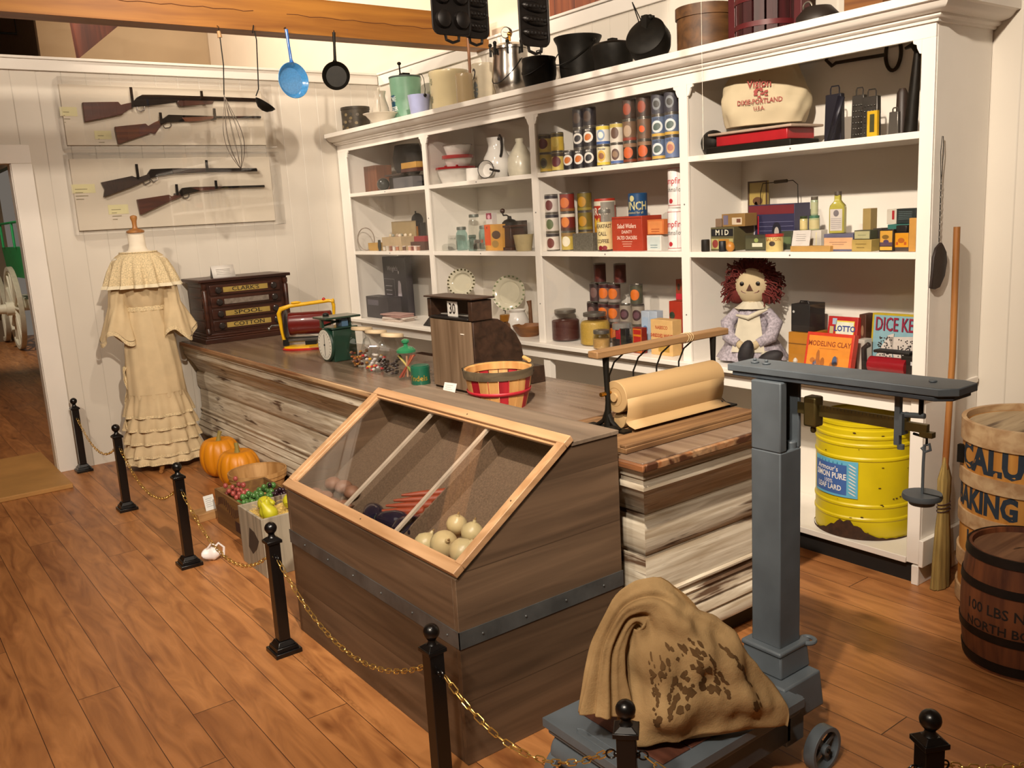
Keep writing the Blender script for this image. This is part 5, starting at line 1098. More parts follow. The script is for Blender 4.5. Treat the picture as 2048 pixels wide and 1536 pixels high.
# ------------------------------------------------------------ goods on the shelves
S1, S2, S3 = 1.8153, 1.3603, .8153     # shelf tops
def C(h, r=.5): return M(h, r, 0, .10, 25)
_cans = {}
def can(r, h, base, top=None, bot=None, disc=None, disc2=None, txt=None, tc='f0ead8', a0=R(205), lid='8f8b84', dz=.5, dr=.62, tz=.84, ts=None):
    """tin can : body with coloured bands, oval picture and name; rims and lid of metal"""
    k = (round(r, 3), round(h, 3), base, top, bot, disc, disc2, txt, tc, lid, dz, dr, tz, ts)
    if k in _cans: return _cans[k]
    MT = M(lid, .3, .85, .1)
    mb = MB(); mb.lathe([(r-.002, 0), (r, .002), (r, .0045), (r-.0015, .006), (r-.0015, h-.006), (r, h-.0045), (r, h-.002), (r-.002, h), (r-.004, h), (r-.005, h-.004), (0, h-.004)], MT, 24)
    rf = lambda z: r-.0006
    lab = MB(); lab.lathe([(rf(0), .007), (rf(0), h-.007)], C(base), 28, cap=False); rf = lambda z: r-.0002
    if top: lab.lathe([(rf(0), h*.76), (rf(0), h-.008)], C(top), 28, cap=False)
    if bot: lab.lathe([(rf(0), .008), (rf(0), h*.2)], C(bot), 28, cap=False)
    if disc: wrapdisc(lab, (0, 0, 0), r+.0002, a0, h*dz, r*dr, h*.27, C(disc), 16)
    if disc2: wrapdisc(lab, (0, 0, 0), r+.0006, a0, h*dz, r*dr*.68, h*.16, C(disc2), 14, .5)
    if txt: wraptext(lab, txt, ts or h*.15, C(tc), (0, 0, h*tz), lambda z: r+.0006, a0, .9, .015)
    _cans[k] = (mb, lab); return _cans[k]
def putcan(label, x, y, z, r, h, group, rot=0, **kw):
    mb, lab = can(r, h, **kw)
    t = thing('tin_can', label, 'can', (x, y, z), rot, group); 
    if 'me' not in dir(mb):
        mb.me = mb.build('body', t); lab.me = lab.build('paper_label', t)
    else:
        for m_ in (mb.me, lab.me):
            c = m_.copy(); col.objects.link(c); c.parent = t
    return t
def yc(px, py, x): return at_x(px, py, x).y
def row(pxs, py, x, z, r, h, specs, group, labels):
    for px, sp_, lb in zip(pxs, specs, labels): putcan(lb, x, yc(px, py, x), z, r, h, group, **sp_)
G1 = 'cans on the top shelf of the third bay'
BEET = dict(base='c9b45a', disc='5a1522', top='3a2a1e', dr=.85); YEL_ = dict(base='c9a935', top='4a3f22', disc='dcc45a'); OLV = dict(base='b8a552', disc='55563a', disc2='2a1c18', bot='cfae3a')
BLK = dict(base='1a171e', disc='ddd8d0', disc2='c06a2a', dr=.85, txt='MAY', tc='d8d4cc'); BLL = dict(base='1a171e', disc='d8d4cc', disc2='2a2a30', dr=.85, txt='MAY', tc='c8c4bc')
WBL = dict(base='d8d4cc', top='d9bf45', bot='3f5f9a', disc='7f97b8', disc2='e8dcd0'); WYE = dict(base='d9cfa8', bot='d9bf45', txt='Wonder', tc='2a3a6a', disc='c9a23a', disc2='8a5a3a'); WCR = dict(base='d9d0c2', top='c9b45a', disc='6a5044')
WBR = dict(base='d4ccc0', disc='5a4038', disc2='8a7058', bot='4f6aa0'); BRN_ = dict(base='6f5540', disc='a89078', bot='8a3a2a'); ORB = dict(base='2a2018', bot='7a3a20', disc='c25a28', top='8a6a50', dr=.75); BRO = dict(base='6b4f3c', disc='5a4838', disc2='d0561e')
BLU = dict(base='5a6a86', disc='cfd4d4', disc2='4f5f5a', bot='c9a24a', dr=.85, txt='LUSKY', tc='1f2430'); BLP = dict(base='66769a', disc='c9a27a', disc2='a86a5a', txt='LUSKY', tc='1f2430')
X1 = 3.40
pz = lambda z: 1040+z*.1758
DESC = {id(BEET): 'yellow label and dark beet', id(YEL_): 'plain yellow label', id(OLV): 'olive and yellow label', id(BLK): 'black label and orange vegetable', id(BLL): 'black label and white oval', id(WBL): 'white, blue and yellow label', id(WYE): 'cream and yellow label', id(WCR): 'cream label and brown mark', id(WBR): 'white and blue label', id(BRN_): 'brown label', id(ORB): 'dark label and large orange fruit', id(BRO): 'brown label and small orange fruit', id(BLU): 'blue label and white mountain', id(BLP): 'blue label and portrait oval'}
b1 = [OLV, BEET, BLK, BLK, BLL, WYE, WBR, ORB, ORB, BLU, BLP]
ORD = ['first', 'second', 'third', 'fourth', 'fifth', 'sixth', 'seventh', 'eighth', 'ninth', 'tenth', 'eleventh']
cb = [296, 435, 567, 690, 808, 955, 1112, 1257, 1422, 1590, 1738]
row([pz(v) for v in cb], 325, X1, S1, .0372, .109, b1, G1, ['can, %s, %s in the bottom row of the top shelf' % (DESC[id(s)], ORD[i]) for i, s in enumerate(b1)])
r2 = [BEET, YEL_, BLL, BLK, WBL, WCR, BRN_, BRO, BLU, BLU]; c2_ = [285, 440, 668, 792, 955, 1112, 1257, 1422, 1580, 1722]
bm = [296, 435, 690, 808, 955, 1112, 1257, 1422, 1590, 1738]
row([pz(v) for v in bm], 325, X1, S1+.1092, .0372, .109, r2, G1, ['can, %s, %s in the second row up' % (DESC[id(s)], ORD[i]) for i, s in enumerate(r2)])
DK = dict(base='1f1a20', disc='4a3a30'); DK2 = dict(base='3a281e', disc='8a3a1e'); DK3 = dict(base='3a3a44', disc='7a7f84', disc2='3a3a38')  # darkened label colours, the shade of the third tier is put into them
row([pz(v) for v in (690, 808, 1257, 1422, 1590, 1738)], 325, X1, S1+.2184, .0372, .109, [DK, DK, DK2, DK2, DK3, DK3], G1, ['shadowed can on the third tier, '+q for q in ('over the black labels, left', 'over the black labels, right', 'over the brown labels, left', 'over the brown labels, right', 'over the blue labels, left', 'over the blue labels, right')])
# middle shelf of the third bay
q7 = lambda z: 1040+z*.2409
def p7(x, y): return (1040+x*.2409, 350+y*.2409)
G2 = 'cans on the middle shelf of the third bay'
XM = 3.42
CW_ = dict(base='d4ccc4', top='221f2c', disc='6a2a2a', dz=.42); CV = dict(base='d0c8be', top='221f2c', disc='5a6a44', dz=.42); TOM = dict(base='7a2018', bot='8a5a28', disc='c9692a', dr=.7); TO2 = dict(base='6a1c16', disc='d0762a', bot='4a2a1a', top='d8ccb8'); OLI = dict(base='6a5a1c', bot='8a7a2a', disc='b0801e'); CRN = dict(base='b8a048', disc='e0d8c0', top='8a6a3a')
for j, (s, lb) in enumerate(((CW_, 'white can with dark lid band and berry picture, bottom of the left stack'), (CV, 'white can with dark band and green leaves, middle of the left stack'), (CW_, 'white can with dark band, top of the left stack'))): putcan(lb, XM, yc(q7(272), 470, XM), S2+j*.1102, .040, .110, G2, **s)
for j, (s, lb) in enumerate(((CRN, 'tan can with pale figure at the foot of the red stack'), (TO2, 'dark red can with orange vegetables, middle of the red stack'), (TOM, 'dark red can, top of the red stack'))): putcan(lb, XM, yc(q7(402), 470, XM), S2+j*.1102, .043, .110, G2, **s)
for j, (s, lb) in enumerate(((CRN, 'tan can behind the grey tin box'), (OLI, 'olive green can with orange picture, middle of its stack'), (OLI, 'olive green can, top of its stack'))): putcan(lb, 3.50, yc(q7(545), 470, 3.50), S2+j*.1102, .043, .110, G2, **s)
def bx(name, label, cat_, pl_, pr_, pt, z0, xf, dep, m, deco=None, group=None, bev=.0015, h=None, base=None):
    """box whose front stands in the plane x = xf ; its sides and top from their sight lines"""
    pm = at_x((pl_+pr_)/2, pt, xf); y1 = at_x(pl_, pt, xf).y; y0 = at_x(pr_, pt, xf).y; hh = h if h else pm.z-z0
    t = thing(name, label, cat_, (xf, (y0+y1)/2, z0), 0, group); w = (y1-y0)/2
    mb = MB(); mb.box((0, -w, 0), (dep, w, hh), m); mb.build('body', t, bev)
    if deco:
        d = MB(); deco(d, w, hh); 
        if d.v: d.build('printed_face', t)
    return t, w, hh
def F(off=.0008): return lambda u, v: (-off, -u, v)
def txt(d, s, size, c, u0, v0, sx=1, bold=.01, off=.0009): d.text(s, size, C(c) if isinstance(c, str) else c, lambda u, v: (-off, -(u+u0), v+v0), sx, bold)
def rect(d, u0, u1, v0, v1, c, off=.0006): d.flat([(-off, -u0, v0), (-off, -u0, v1), (-off, -u1, v1), (-off, -u1, v0)], C(c) if isinstance(c, str) else c)
def disc(d, u, v, ru, rv, c, off=.0007, n=16): d.flat([(-off, -(u+ru*math.cos(-2*PI*i/n)), v+rv*math.sin(-2*PI*i/n)) for i in range(n)][::-1], C(c) if isinstance(c, str) else c)
def deco_salad(d, w, h):
    rect(d, -w, w, h-.012, h-.008, '7a2418'); txt(d, 'Salad Wafers', .034, 'f0dccb', 0, h*.72, .8); txt(d, 'DAINTY', .024, 'f0dccb', 0, h*.55, .9); txt(d, 'SALTED CRACKERS', .026, 'f0dccb', 0, h*.38, .68)
    for k in range(3): rect(d, -.04+.005*k, .04-.005*k, h*.26-k*.012, h*.26-k*.012+.003, 'e6b8a0')
bx('cracker_box', 'large red cracker box with three lines of white lettering', 'box', *[p7(760, 0)[0], p7(1010, 0)[0]], p7(0, 345)[1], S2, 3.40, .15, C('a83a24'), deco_salad)
def deco_u(d, w, h): pass
y_, r_c, zt = dim(p7(895, 0)[0], p7(1055, 0)[0], p7(0, 150)[1], 3.48)
t = thing('coffee_can', 'blue can with pale yellow lettering on top of the red cracker box', 'can', (3.48, y_, S2+.1745), 0)
hb_ = zt-S2-.1745
mb = MB(); mb.lathe([(r_c-.003, 0), (r_c, .003), (r_c, hb_-.004), (r_c-.004, hb_), (0, hb_-.003)], C('17436e', .35), 36); mb.build('body', t)
mb = MB(); LG = C('c8c08a'); wraptext(mb, 'LUNCH', .062, LG, (0, 0, hb_*.46), lambda z: r_c+.0008, R(196), .75, .02); wrapdisc(mb, (0, 0, 0), r_c+.0006, R(188), hb_*.78, .014, .016, LG); wraptext(mb, 'selected for all', .018, LG, (0, 0, hb_*.2), lambda z: r_c+.0008, R(205), .9); mb.build('lettering', t)
def deco_small(c, t_=None, tc='8a4a2a', s=.02):
    def f(d, w, h):
        rect(d, -w*.86, w*.86, h*.1, h*.9, c)
        if t_: txt(d, t_, s, tc, 0, h*.6, .9, off=.0011)
        for k in range(2): rect(d, -w*.5, w*.5, h*.34-k*.012, h*.34-k*.012+.003, tc, .001)
    return f
bx('tea_box', 'small white box at the right of the red cracker box', 'box', p7(1052, 0)[0], p7(1170, 0)[0], p7(0, 500)[1], S2, 3.42, .08, C('d8d4cc'), deco_small('c4d0ce', None, '5a7a84'))
bx('tea_box', 'small orange box resting on the white box by the crackers', 'box', p7(1055, 0)[0], p7(1190, 0)[0], p7(0, 370)[1], S2+.0835, 3.42, .085, C('c9703a'), deco_small('d88a50', None, '9a3a1a'))
bx('tin_box', 'plain mottled grey tin box below the olive cans', 'box', p7(435, 0)[0], p7(600, 0)[0], p7(0, 485)[1], S2, 3.38, .10, M('7a766a', .5, .5, var=.3, scale=90), None)
for j, (a_, b_, lb) in enumerate(((p7(0, 315)[1], 'llows', 'lower of two tall white marshmallow tins by the third divider'), (p7(0, -55)[1], 'rshmallow', 'upper of two tall white marshmallow tins by the third divider'))):
    yy, rr_, zt = dim(p7(1225, 0)[0], p7(1365, 0)[0], a_, 3.44); z0 = S2+j*.215; hh = .2145
    t = thing('marshmallow_tin', lb, 'can', (3.44, yy, z0), 0, 'tall white marshmallow tins')
    mb = MB(); mb.lathe([(rr_-.002, 0), (rr_, .002), (rr_, hh-.006), (rr_-.004, hh), (0, hh-.002)], C('ddd8d4', .4), 36); mb.build('body', t)
    mb = MB(); RF = C('b02832'); f_ = lambda z: rr_+.0005
    for z in (.012, hh-.02): mb.lathe([(rr_+.0004, z), (rr_+.0004, z+.0025)], RF, 36, cap=False)
    for aa in (R(150), R(228)): wrapband(mb, (0, 0, 0), f_, aa, aa+.03, .012, hh-.02, RF, 2)
    wraptext(mb, 'Campfire', .045, RF, (0, 0, hh*.62), lambda z: rr_+.0008, R(186), .8, .01); wraptext(mb, 'Marshmallows', .034, C('4a4644'), (0, 0, hh*.42), lambda z: rr_+.0008, R(192), .75); wrapdisc(mb, (0, 0, 0), rr_+.0007, R(180), hh*.16, .012, .012, RF); mb.build('lettering', t)
def glassjar(name, label, cat_, x, y, z0, r, h, fill, lidm, gm=None, nk=.72, lh=.018, sq=12, group=None, fillh=.72, fr=.5):
    gm = gm or GL('f2f4f0', .12, .02, .05)
    t = thing(name, label, cat_, (x, y, z0), 0, group); hn = h-lh
    prof = [(r*.9, 0), (r, .008), (r, hn*.72), (r*.94, hn*.82), (r*nk, hn*.92), (r*nk, hn)]
    mb = MB(); mb.lathe(prof, gm, 28, cap=False); mb.lathe([(r*.9, .0), (0, .0)], gm, 28, cap=False); mb.build('glass', t)
    if fill:
        q = r-.003; fh = hn*fillh
        mb = MB(); mb.lathe([(0, .004), (q*.9, .004), (q, .011), (q, min(fh, hn*.70)), (q*.97 if fh < hn*.72 else q*.9, fh), (0, fh+.003)], fill, 28); mb.build('contents', t)
    if lidm:
        mb = MB(); mb.lathe([(r*nk+.003, hn-.004), (r*nk+.004, hn+.002), (r*nk+.003, h-.002), (r*nk*.9, h), (0, h)], lidm, 28); mb.build('lid', t)
    return t
yy, rr_, zt = dim(p7(632, 0)[0], p7(765, 0)[0], p7(0, 285)[1], 3.385)
t = glassjar('coffee_jar', 'coffee jar with a cream label and grey lid, left of the red cracker box', 'jar', 3.385, yy, S2, rr_*.98, zt-S2, C('6a3020'), M('8f8f88', .4, .6))
mb = MB(); rj = rr_*.98+.0006; hh = zt-S2; mb.lathe([(rj, .01), (rj, hh*.70)], C('cdbd8a'), 32, cap=False)
for k, (s_, z_) in enumerate((('BREAKFAST', .60), ('CALL', .42), ('COFFEE', .24))): wraptext(mb, s_, .03, C('4a3424'), (0, 0, hh*z_), lambda z: rj+.0006, R(205), .72, .02)
for aa in (190, 222): wrapdisc(mb, (0, 0, 0), rj+.0006, R(aa), hh*.085, .014, .013, C('7a1420'))
mb.build('label', t)
yy, rr_, zt = dim(p7(610, 0)[0], p7(790, 0)[0], p7(0, 195)[1], 3.60)
t = thing('coffee_tin', 'red and yellow tin standing behind the coffee jar', 'can', (3.60, yy, S2))
hh = zt-S2; mb = MB(); mb.lathe([(rr_, 0), (rr_, hh*.94), (rr_-.003, hh), (0, hh)], C('a8301c'), 32); mb.lathe([(rr_+.0005, 0), (rr_+.0005, hh*.55)], C('c98a1c'), 32, cap=False); mb.lathe([(rr_+.0005, hh*.86), (rr_+.0005, hh*.95)], C('d8d0bc'), 32, cap=False); wraptext(mb, 'BROS', .06, C('e8e0d0'), (0, 0, hh*.74), lambda z: rr_+.001, R(190), .8, .02); wraptext(mb, 'M', .07, C('e0b83a'), (0, 0, hh*.52), lambda z: rr_+.001, R(180), .8, .02); wrapband(mb, (0, 0, 0), lambda z: rr_+.0009, R(205), R(290), .0, hh*.93, C('8a847a')); mb.build('body', t)

# bottom of the third bay
def p6(x, y): return (1160+x*.1302, 500+y*.1302)
BEAN = M('4a1f1a', .5, var=.35, scale=220, bump=.4); GRN = M('b8963c', .6, var=.2, scale=220, bump=.4); TANF = M('b08a4e', .7, var=.2, scale=200, bump=.4); DKF = M('2a1c1a', .5, var=.4, scale=160, bump=.4); LIDG = M('8a867e', .35, .8)
G3 = 'glass jars at the foot of the third bay'
yy, rr_, zt = dim(1101, 1158, 610, 3.47); glassjar('storage_jar', 'large square-shouldered jar of dark red beans with a metal lid', 'jar', 3.47, yy, S3, rr_, .19, BEAN, LIDG, group=G3, fillh=.74)
yy, rr_, zt = dim(1158, 1219, 613, 3.45); glassjar('storage_jar', 'large jar of golden yellow grain with a metal lid', 'jar', 3.45, yy, S3, rr_, .19, GRN, LIDG, group=G3, fillh=.80)
yy, rr_, zt = dim(1184, 1219, 642, 3.365); glassjar('storage_jar', 'small jar of tan sugar in front of the yellow grain jar', 'jar', 3.365, yy, S3, rr_, .108, TANF, LIDG, group=G3, fillh=.6, nk=.85)
yy, rr_, zt = dim(1222, 1264, 628, 3.40); glassjar('storage_jar', 'round-lidded glass jar of dark beans in the middle of the shelf', 'jar', 3.40, yy, S3, rr_, .152, DKF, M('8f8c88', .25, .3), group=G3, fillh=.55, nk=.86, lh=.03)
G4 = 'small food cans piled at the foot of the third bay'
PCH = dict(base='7a5a50', top='3a1418', disc='cf6a1e', dr=.85, bot='8a807a'); DPK = dict(base='3f2a2a', disc='6a4f4a', top='2a1a18'); WDK = dict(base='8f8578', disc='3a2226', disc2='5a3a44', dr=.8); GPK = dict(base='4a4a3a', disc='cf6a1e', dr=.8); RDK = dict(base='4a1c18', disc='6a2a20')
XP = 3.58
for tier, items in ((0, ((195, DPK), (365, PCH), (520, PCH), (700, WDK), (890, WDK))), (1, ((195, DPK), (365, PCH), (520, PCH), (700, WDK), (890, WDK))), (2, ((245, DPK), (385, PCH), (530, PCH), (870, GPK))), (3, ((320, RDK), (625, RDK)))):
    for i, (zx, s) in enumerate(items):
        putcan('small can in the %s tier of the low pile, %s from the left' % (('bottom', 'second', 'third', 'top')[tier], ORD[i]), XP, yc(p6(zx, 0)[0], 600, XP), S3+tier*.1152, .0365 if tier < 3 else .036, .115, G4, **s)
def deco_milk(d, w, h): rect(d, -w*.8, w*.8, h*.3, h*.85, '9fb4cc'); disc(d, 0, h*.55, w*.6, w*.6, '5f7fa8', .0009)
for i, (a_, b_) in enumerate(((937, 1056), (1060, 1175))): bx('milk_carton', ['left', 'right'][i]+' of two pale blue cartons behind the cereal box', 'carton', p6(a_, 0)[0], p6(b_, 0)[0], p6(0, 940)[1], S3, 3.46+.0*i, .05, C('a9b6c6'), deco_milk, group='pale blue cartons')
def deco_wheat(d, w, h):
    txt(d, 'NABISCO', .026, 'a82818', 0, h*.78, .8); txt(d, 'SHREDDED WHEAT', .026, 'b03020', 0, h*.55, .68, .02); disc(d, -w*.78, h*.26, .014, .018, '1f2a4a'); rect(d, -w*.3, w*.7, h*.1, h*.32, 'b08a3c')
bx('cereal_box', 'cream cereal box with red lettering behind the wooden bar', 'box', p6(1082, 0)[0], p6(1415, 0)[0], p6(0, 1075)[1], S3, 3.385, .07, C('d8b074'), deco_wheat)
bx('baking_box', 'orange-red box in the right back corner of the can shelf', 'box', p6(1365, 0)[0], p6(1555, 0)[0], p6(0, 790)[1], S3, 3.60, .10, C('a8301c'), lambda d, w, h: disc(d, -w*.5, h*.7, .02, .02, '2a3a2a'))
bx('baking_box', 'small red box standing on the orange-red one', 'box', p6(1470, 0)[0], p6(1560, 0)[0], p6(0, 450)[1], at_x(p6(1450, 0)[0], p6(0, 790)[1], 3.60).z+.001, 3.61, .07, C('8a3a24'), lambda d, w, h: (rect(d, -w, w, .01, h*.35, 'c02838'), disc(d, 0, h*.65, w*.5, h*.16, '3a3020')))
def deco_rb(d, w, h): rect(d, -w*.9, w*.0, h*.02, h*.98, 'a81e2a'); rect(d, w*.05, w*.95, h*.08, h*.7, '2a2a22', .0005)
bx('spice_tin', 'small tin, half red and half black, in front of the dark jar', 'tin', p6(540, 0)[0], p6(700, 0)[0], p6(0, 1205)[1], S3, 3.345+.01, .03, C('1c1a18'), deco_rb)
def deco_ry(d, w, h): 
    rect(d, -w*.92, w*.92, h*.04, h*.96, 'c8781e'); rect(d, -w*.8, w*.8, h*.08, h*.66, 'a81c18', .0009); rect(d, -w*.8, w*.8, h*.74, h*.92, 'a82018', .0009)
bx('spice_tin', 'small red tin bordered in yellow at the left of the cereal box', 'tin', p6(806, 0)[0], p6(945, 0)[0], p6(0, 1195)[1], S3, 3.36, .04, C('7a1c14'), deco_ry)

# ------------------------------------------------------------ fourth bay, middle shelf
def p4(x, y): return (1380+x*.1172, 370+y*.1172)
def p5_(x, y): return (1600+x*.1221, 370+y*.1221)
X4 = 3.40
def deco_m10(d, w, h):
    rect(d, -w*.94, w*.94, h*.62, h*.93, '15161a'); txt(d, 'M I D', .035, 'd8d4c0', 0, h*.77, 1, .02); rect(d, -w*.94, w*.94, h*.08, h*.52, 'a8a068'); disc(d, -w*.6, h*.3, .018, .02, '8a3a34', .0009); rect(d, -w*.3, w*.6, h*.25, h*.5, 'b07a30', .0008)
bx('tobacco_box', 'olive box with a black lettered band at the left of the fourth bay', 'box', p4(352, 0)[0], p4(745, 0)[0], p4(0, 722)[1], S2, 3.41, .16, C('5a5438'), deco_m10)
zb = at_x(p4(550, 0)[0], p4(0, 722)[1], 3.41).z+.001
bx('wooden_case', 'long tan case lying on the black-banded olive box', 'box', p4(540, 0)[0], p4(935, 0)[0], p4(0, 492)[1], zb, 3.44, .09, C('8a6a3c'), lambda d, w, h: (rect(d, -w*.85, w*.0-.03, h*.15, h*.9, '6a6478'), rect(d, -w*.1, w*.75, h*.15, h*.7, 'c8b8a0'), rect(d, w*.3, w*.65, h*.3, h*.6, '6a4030', .0009)))
bx('small_box', 'little brown box at the left end of the tan case', 'box', p4(432, 0)[0], p4(535, 0)[0], p4(0, 575)[1], zb, 3.43, .06, C('7a6450'))
t, w_, h_ = bx('lunch_pail', 'dark blue picture tin with red stripe and bail handle', 'tin', p4(995, 0)[0], p4(1785, 0)[0], p4(0, 330)[1], S2+.0, 3.56, .12, C('2a2a4a'), lambda d, w, h: (rect(d, -w*.58, -w*.52, h*.0, h*.75, 'a82030', .001), rect(d, -w*.98, w*.98, h*.78, h*.98, '6a2028'), disc(d, -w*.78, h*.42, w*.09, h*.2, 'b8b4bc'), disc(d, w*.25, h*.40, w*.2, h*.2, '1c1c2a'), disc(d, w*.25, h*.37, w*.1, h*.12, 'b0a8a0', .001), [rect(d, -w*.5, w*.95, h*(.1+.1*k), h*(.1+.1*k)+.002, '6a6a8a') for k in range(6)]))
mb = MB(); mb.tube([(.06, w_*.8, h_), (.06, w_*.8, h_+.06), (.06, w_*.7, h_+.10), (.06, -w_*.6, h_+.105), (.06, -w_*.8, h_+.085), (.06, -w_*.82, h_)], .0022, IRON, 6); mb.build('bail_handle', t)
mb = MB(); mb.tube([(.06, w_*.18, h_+.103), (.06, -w_*.35, h_+.105)], .008, C('3a3020'), 10); mb.build('handle_grip', t)
t, w_, h_ = bx('picture_card', 'tall tan picture card standing behind the blue tin', 'card', p4(990, 0)[0], p4(1320, 0)[0], 362, S2, 3.68, .012, C('a08a48'), lambda d, w, h: (disc(d, 0, h*.7, .03, .02, '5a3a20'), disc(d, -.01, h*.6, .012, .03, '6a4a30'), rect(d, w*.92, w, 0, h, '4a3420')))
mb = MB(); mb.box((-.003, w_-.008, 0), (-.0005, w_, h_), C('4a3420')); mb.box((-.003, -w_, 0), (-.0005, -w_+.008, h_), C('4a3420')); mb.box((-.003, -w_+.008, h_-.008), (-.0005, w_-.008, h_), C('4a3420')); mb.build('frame', t)
def deco_tray(d, w, h): rect(d, -w*.95, w*.95, h*.1, h*.8, '4a4a34'); rect(d, -w*.3, w*.7, h*.25, h*.5, 'c8c8b0', .0009); disc(d, w*.1, h*.68, .012, .01, '8a9a5a', .0009)
bx('tobacco_tin', 'flat dark green tin with silver lid, left of the cream tub', 'tin', p4(940, 0)[0], p4(1290, 0)[0], p4(0, 860)[1], S2, 3.42, .10, C('3a3a2a'), deco_tray)
bx('tobacco_tin', 'dark green tin behind the right side of the cream tub', 'tin', p4(1560, 0)[0], p4(1735, 0)[0], p4(0, 790)[1], S2, 3.50, .09, C('3a4030'), lambda d, w, h: rect(d, -w*.9, w*.9, h*.3, h*.7, '5a6a48'))
yy, rr_, zt = dim(p4(1295, 0)[0], p4(1590, 0)[0], p4(0, 835)[1], 3.385)
t = thing('salve_tub', 'cream round tub with red rim and dark oval emblem', 'tub', (3.385, yy, S2)); hh = zt-S2
mb = MB(); mb.lathe([(rr_*.96, 0), (rr_*.98, .002), (rr_*.98, hh*.84)], C('cdb878'), 30); mb.lathe([(rr_, hh*.84), (rr_+.002, hh*.86), (rr_+.002, hh), (0, hh)], C('a82a20'), 30); wrapdisc(mb, (0, 0, 0), rr_, R(200), hh*.46, .014, .011, C('3a2c20')); wraptext(mb, 'BALSON', .022, C('9a5a20'), (0, 0, hh*.70), lambda z: rr_+.0006, R(205), .9); mb.build('body', t)
for (a_, lb, c_, hz) in ((262, 'small black cork-topped pot at the far left of the shelf', '1c1814', 930), (550, 'tiny black bottle cap in front of the black-banded olive box', '16161c', 955)):
    yy, rr_, zt = dim(p4(a_-72, 0)[0] if a_ < 300 else p4(490, 0)[0], p4(a_+75, 0)[0] if a_ < 300 else p4(612, 0)[0], p4(0, hz)[1], 3.365)
    mb = MB(); mb.lathe([(rr_*.9, 0), (rr_, .004), (rr_*.97, zt-S2-.003), (rr_*.85, zt-S2), (0, zt-S2)], C(c_), 20); one(mb, 'small_pot', lb, 'pot', (3.365, yy, S2))
yy, rr_, zt = dim(p4(612, 0)[0], p4(760, 0)[0], p4(0, 935)[1], 3.37)
mb = MB(); mb.lathe([(rr_*.5, 0), (rr_*.95, .012), (rr_, .024), (rr_*.7, .04), (rr_*.3, .046), (0, .047)], W('b0702a', 'd0923c', 'z', .4), 22); one(mb, 'spinning_top', 'little turned orange wooden spinning top beside the black cap', 'top', (3.37, yy, S2))
mb = MB(); t = thing('card_stand', 'white printed card on a wooden block in the fourth bay', 'card', (3.37, yc(p4(1880, 0)[0], 480, 3.37), S2+.0245)); mb.box((0, -.045, 0), (.003, .045, .068), C('c8c2bc'), RY(R(12)))
for k in range(4): mb.box((-.0008, -.025+.004*(k % 2), .022+k*.009), (-.0002, .025, .0235+k*.009), C('8a8680'), RY(R(12)))
mb.build('card', t)
bx('wooden_block', 'flat pale wooden block under the white printed card', 'block', p4(1710, 0)[0], p4(2390, 0)[0], 488.5, S2, 3.362, .05, C('b08a4c'), h=.024)
# small medicine jars and bottles
def medjar(label, pl_, pr_, pt, z0, x, glass_c, cap_c, lab_c, group=None, sq=False):
    yy, rr_, zt = dim(pl_, pr_, pt, x); hh = zt-z0
    t = thing('medicine_jar', label, 'jar', (x, yy, z0), R(20), group); n = 6 if sq else 20
    mb = MB(); mb.lathe([(rr_*.92, 0), (rr_, .003), (rr_, hh*.78), (rr_*.86, hh*.84)], C(glass_c, .15), n, smooth=not sq); mb.build('body', t)
    mb = MB(); mb.lathe([(rr_*.9, hh*.82), (rr_*.95, hh*.84), (rr_*.93, hh), (0, hh)], C(cap_c), 20); mb.build('cap', t)
    mb = MB(); wrapband(mb, (0, 0, 0), lambda z: rr_+.0006, R(130), R(250), hh*.08, hh*.70, C(lab_c)); mb.build('label', t)
    return hh
h0 = at_x(1700, 505, 3.44)
bx('white_box', 'white carton under the two green-capped jars', 'carton', p5_(190, 0)[0], p5_(345, 0)[0], p5_(0, 742)[1], S2, 3.45, .05, C('c8c2b8'), lambda d, w, h: rect(d, -w*.1, w*.1, h*.1, h*.9, 'd8cfa0'))
bx('white_box', 'white carton behind the printed card, under the left green-capped jar', 'carton', p4(1880, 0)[0]+.5, p5_(185, 0)[0], p5_(0, 742)[1], S2, 3.452, .05, C('bdb5a8'))
zt_ = at_x(p5_(250, 0)[0], p5_(0, 742)[1], 3.45).z+.0012
h1 = medjar('left of two cream jars with dark green caps', p4(1875, 0)[0], p4(2010, 0)[0], p5_(0, 510)[1], zt_, 3.475, 'b0a870', '2a3a1c', 'c8b880', 'green-capped jars')
h1 = medjar('right cream jar with a green cap carrying a small bottle', p5_(150, 0)[0], p5_(322, 0)[0], p5_(0, 500)[1], zt_, 3.475, 'a8b088', '3a6a50', 'c0b484', 'green-capped jars')
medjar('small pale green bottle standing on the green-capped jar', p5_(178, 0)[0], p5_(298, 0)[0], p5_(0, 190)[1], zt_+h1+.0005, 3.475, '9aa88a', '5a5248', 'a8ac88')
def deco_lb(c1, c2, tx=None):
    def f(d, w, h):
        rect(d, -w*.97, w*.97, h*.82, h*.99, c1); rect(d, -w*.97, w*.97, h*.12, h*.78, c2)
        rect(d, -w*.6, w*.6, h*.5, h*.53, '8a6a5a', .0009); rect(d, -w*.4, w*.4, h*.38, h*.41, '8a6a5a', .0009)
    return f
bx('bandage_box', 'long flat box, peach and slate blue, under the tall bottle', 'box', p5_(390, 0)[0], p5_(870, 0)[0], p5_(0, 800)[1], S2, 3.385, .11, C('5a5a72'), deco_lb('5c5c74', 'd0a47c'))
yy, rr_, zt = dim(p5_(488, 0)[0], p5_(738, 0)[0], p5_(0, 105)[1], 3.43); z0 = at_x(1670, 467.5, 3.385).z+.0006
t = thing('medicine_bottle', 'tall flat bottle of olive liquid with a large pale label', 'bottle', (3.435, yy, z0), R(12)); hh = zt-z0
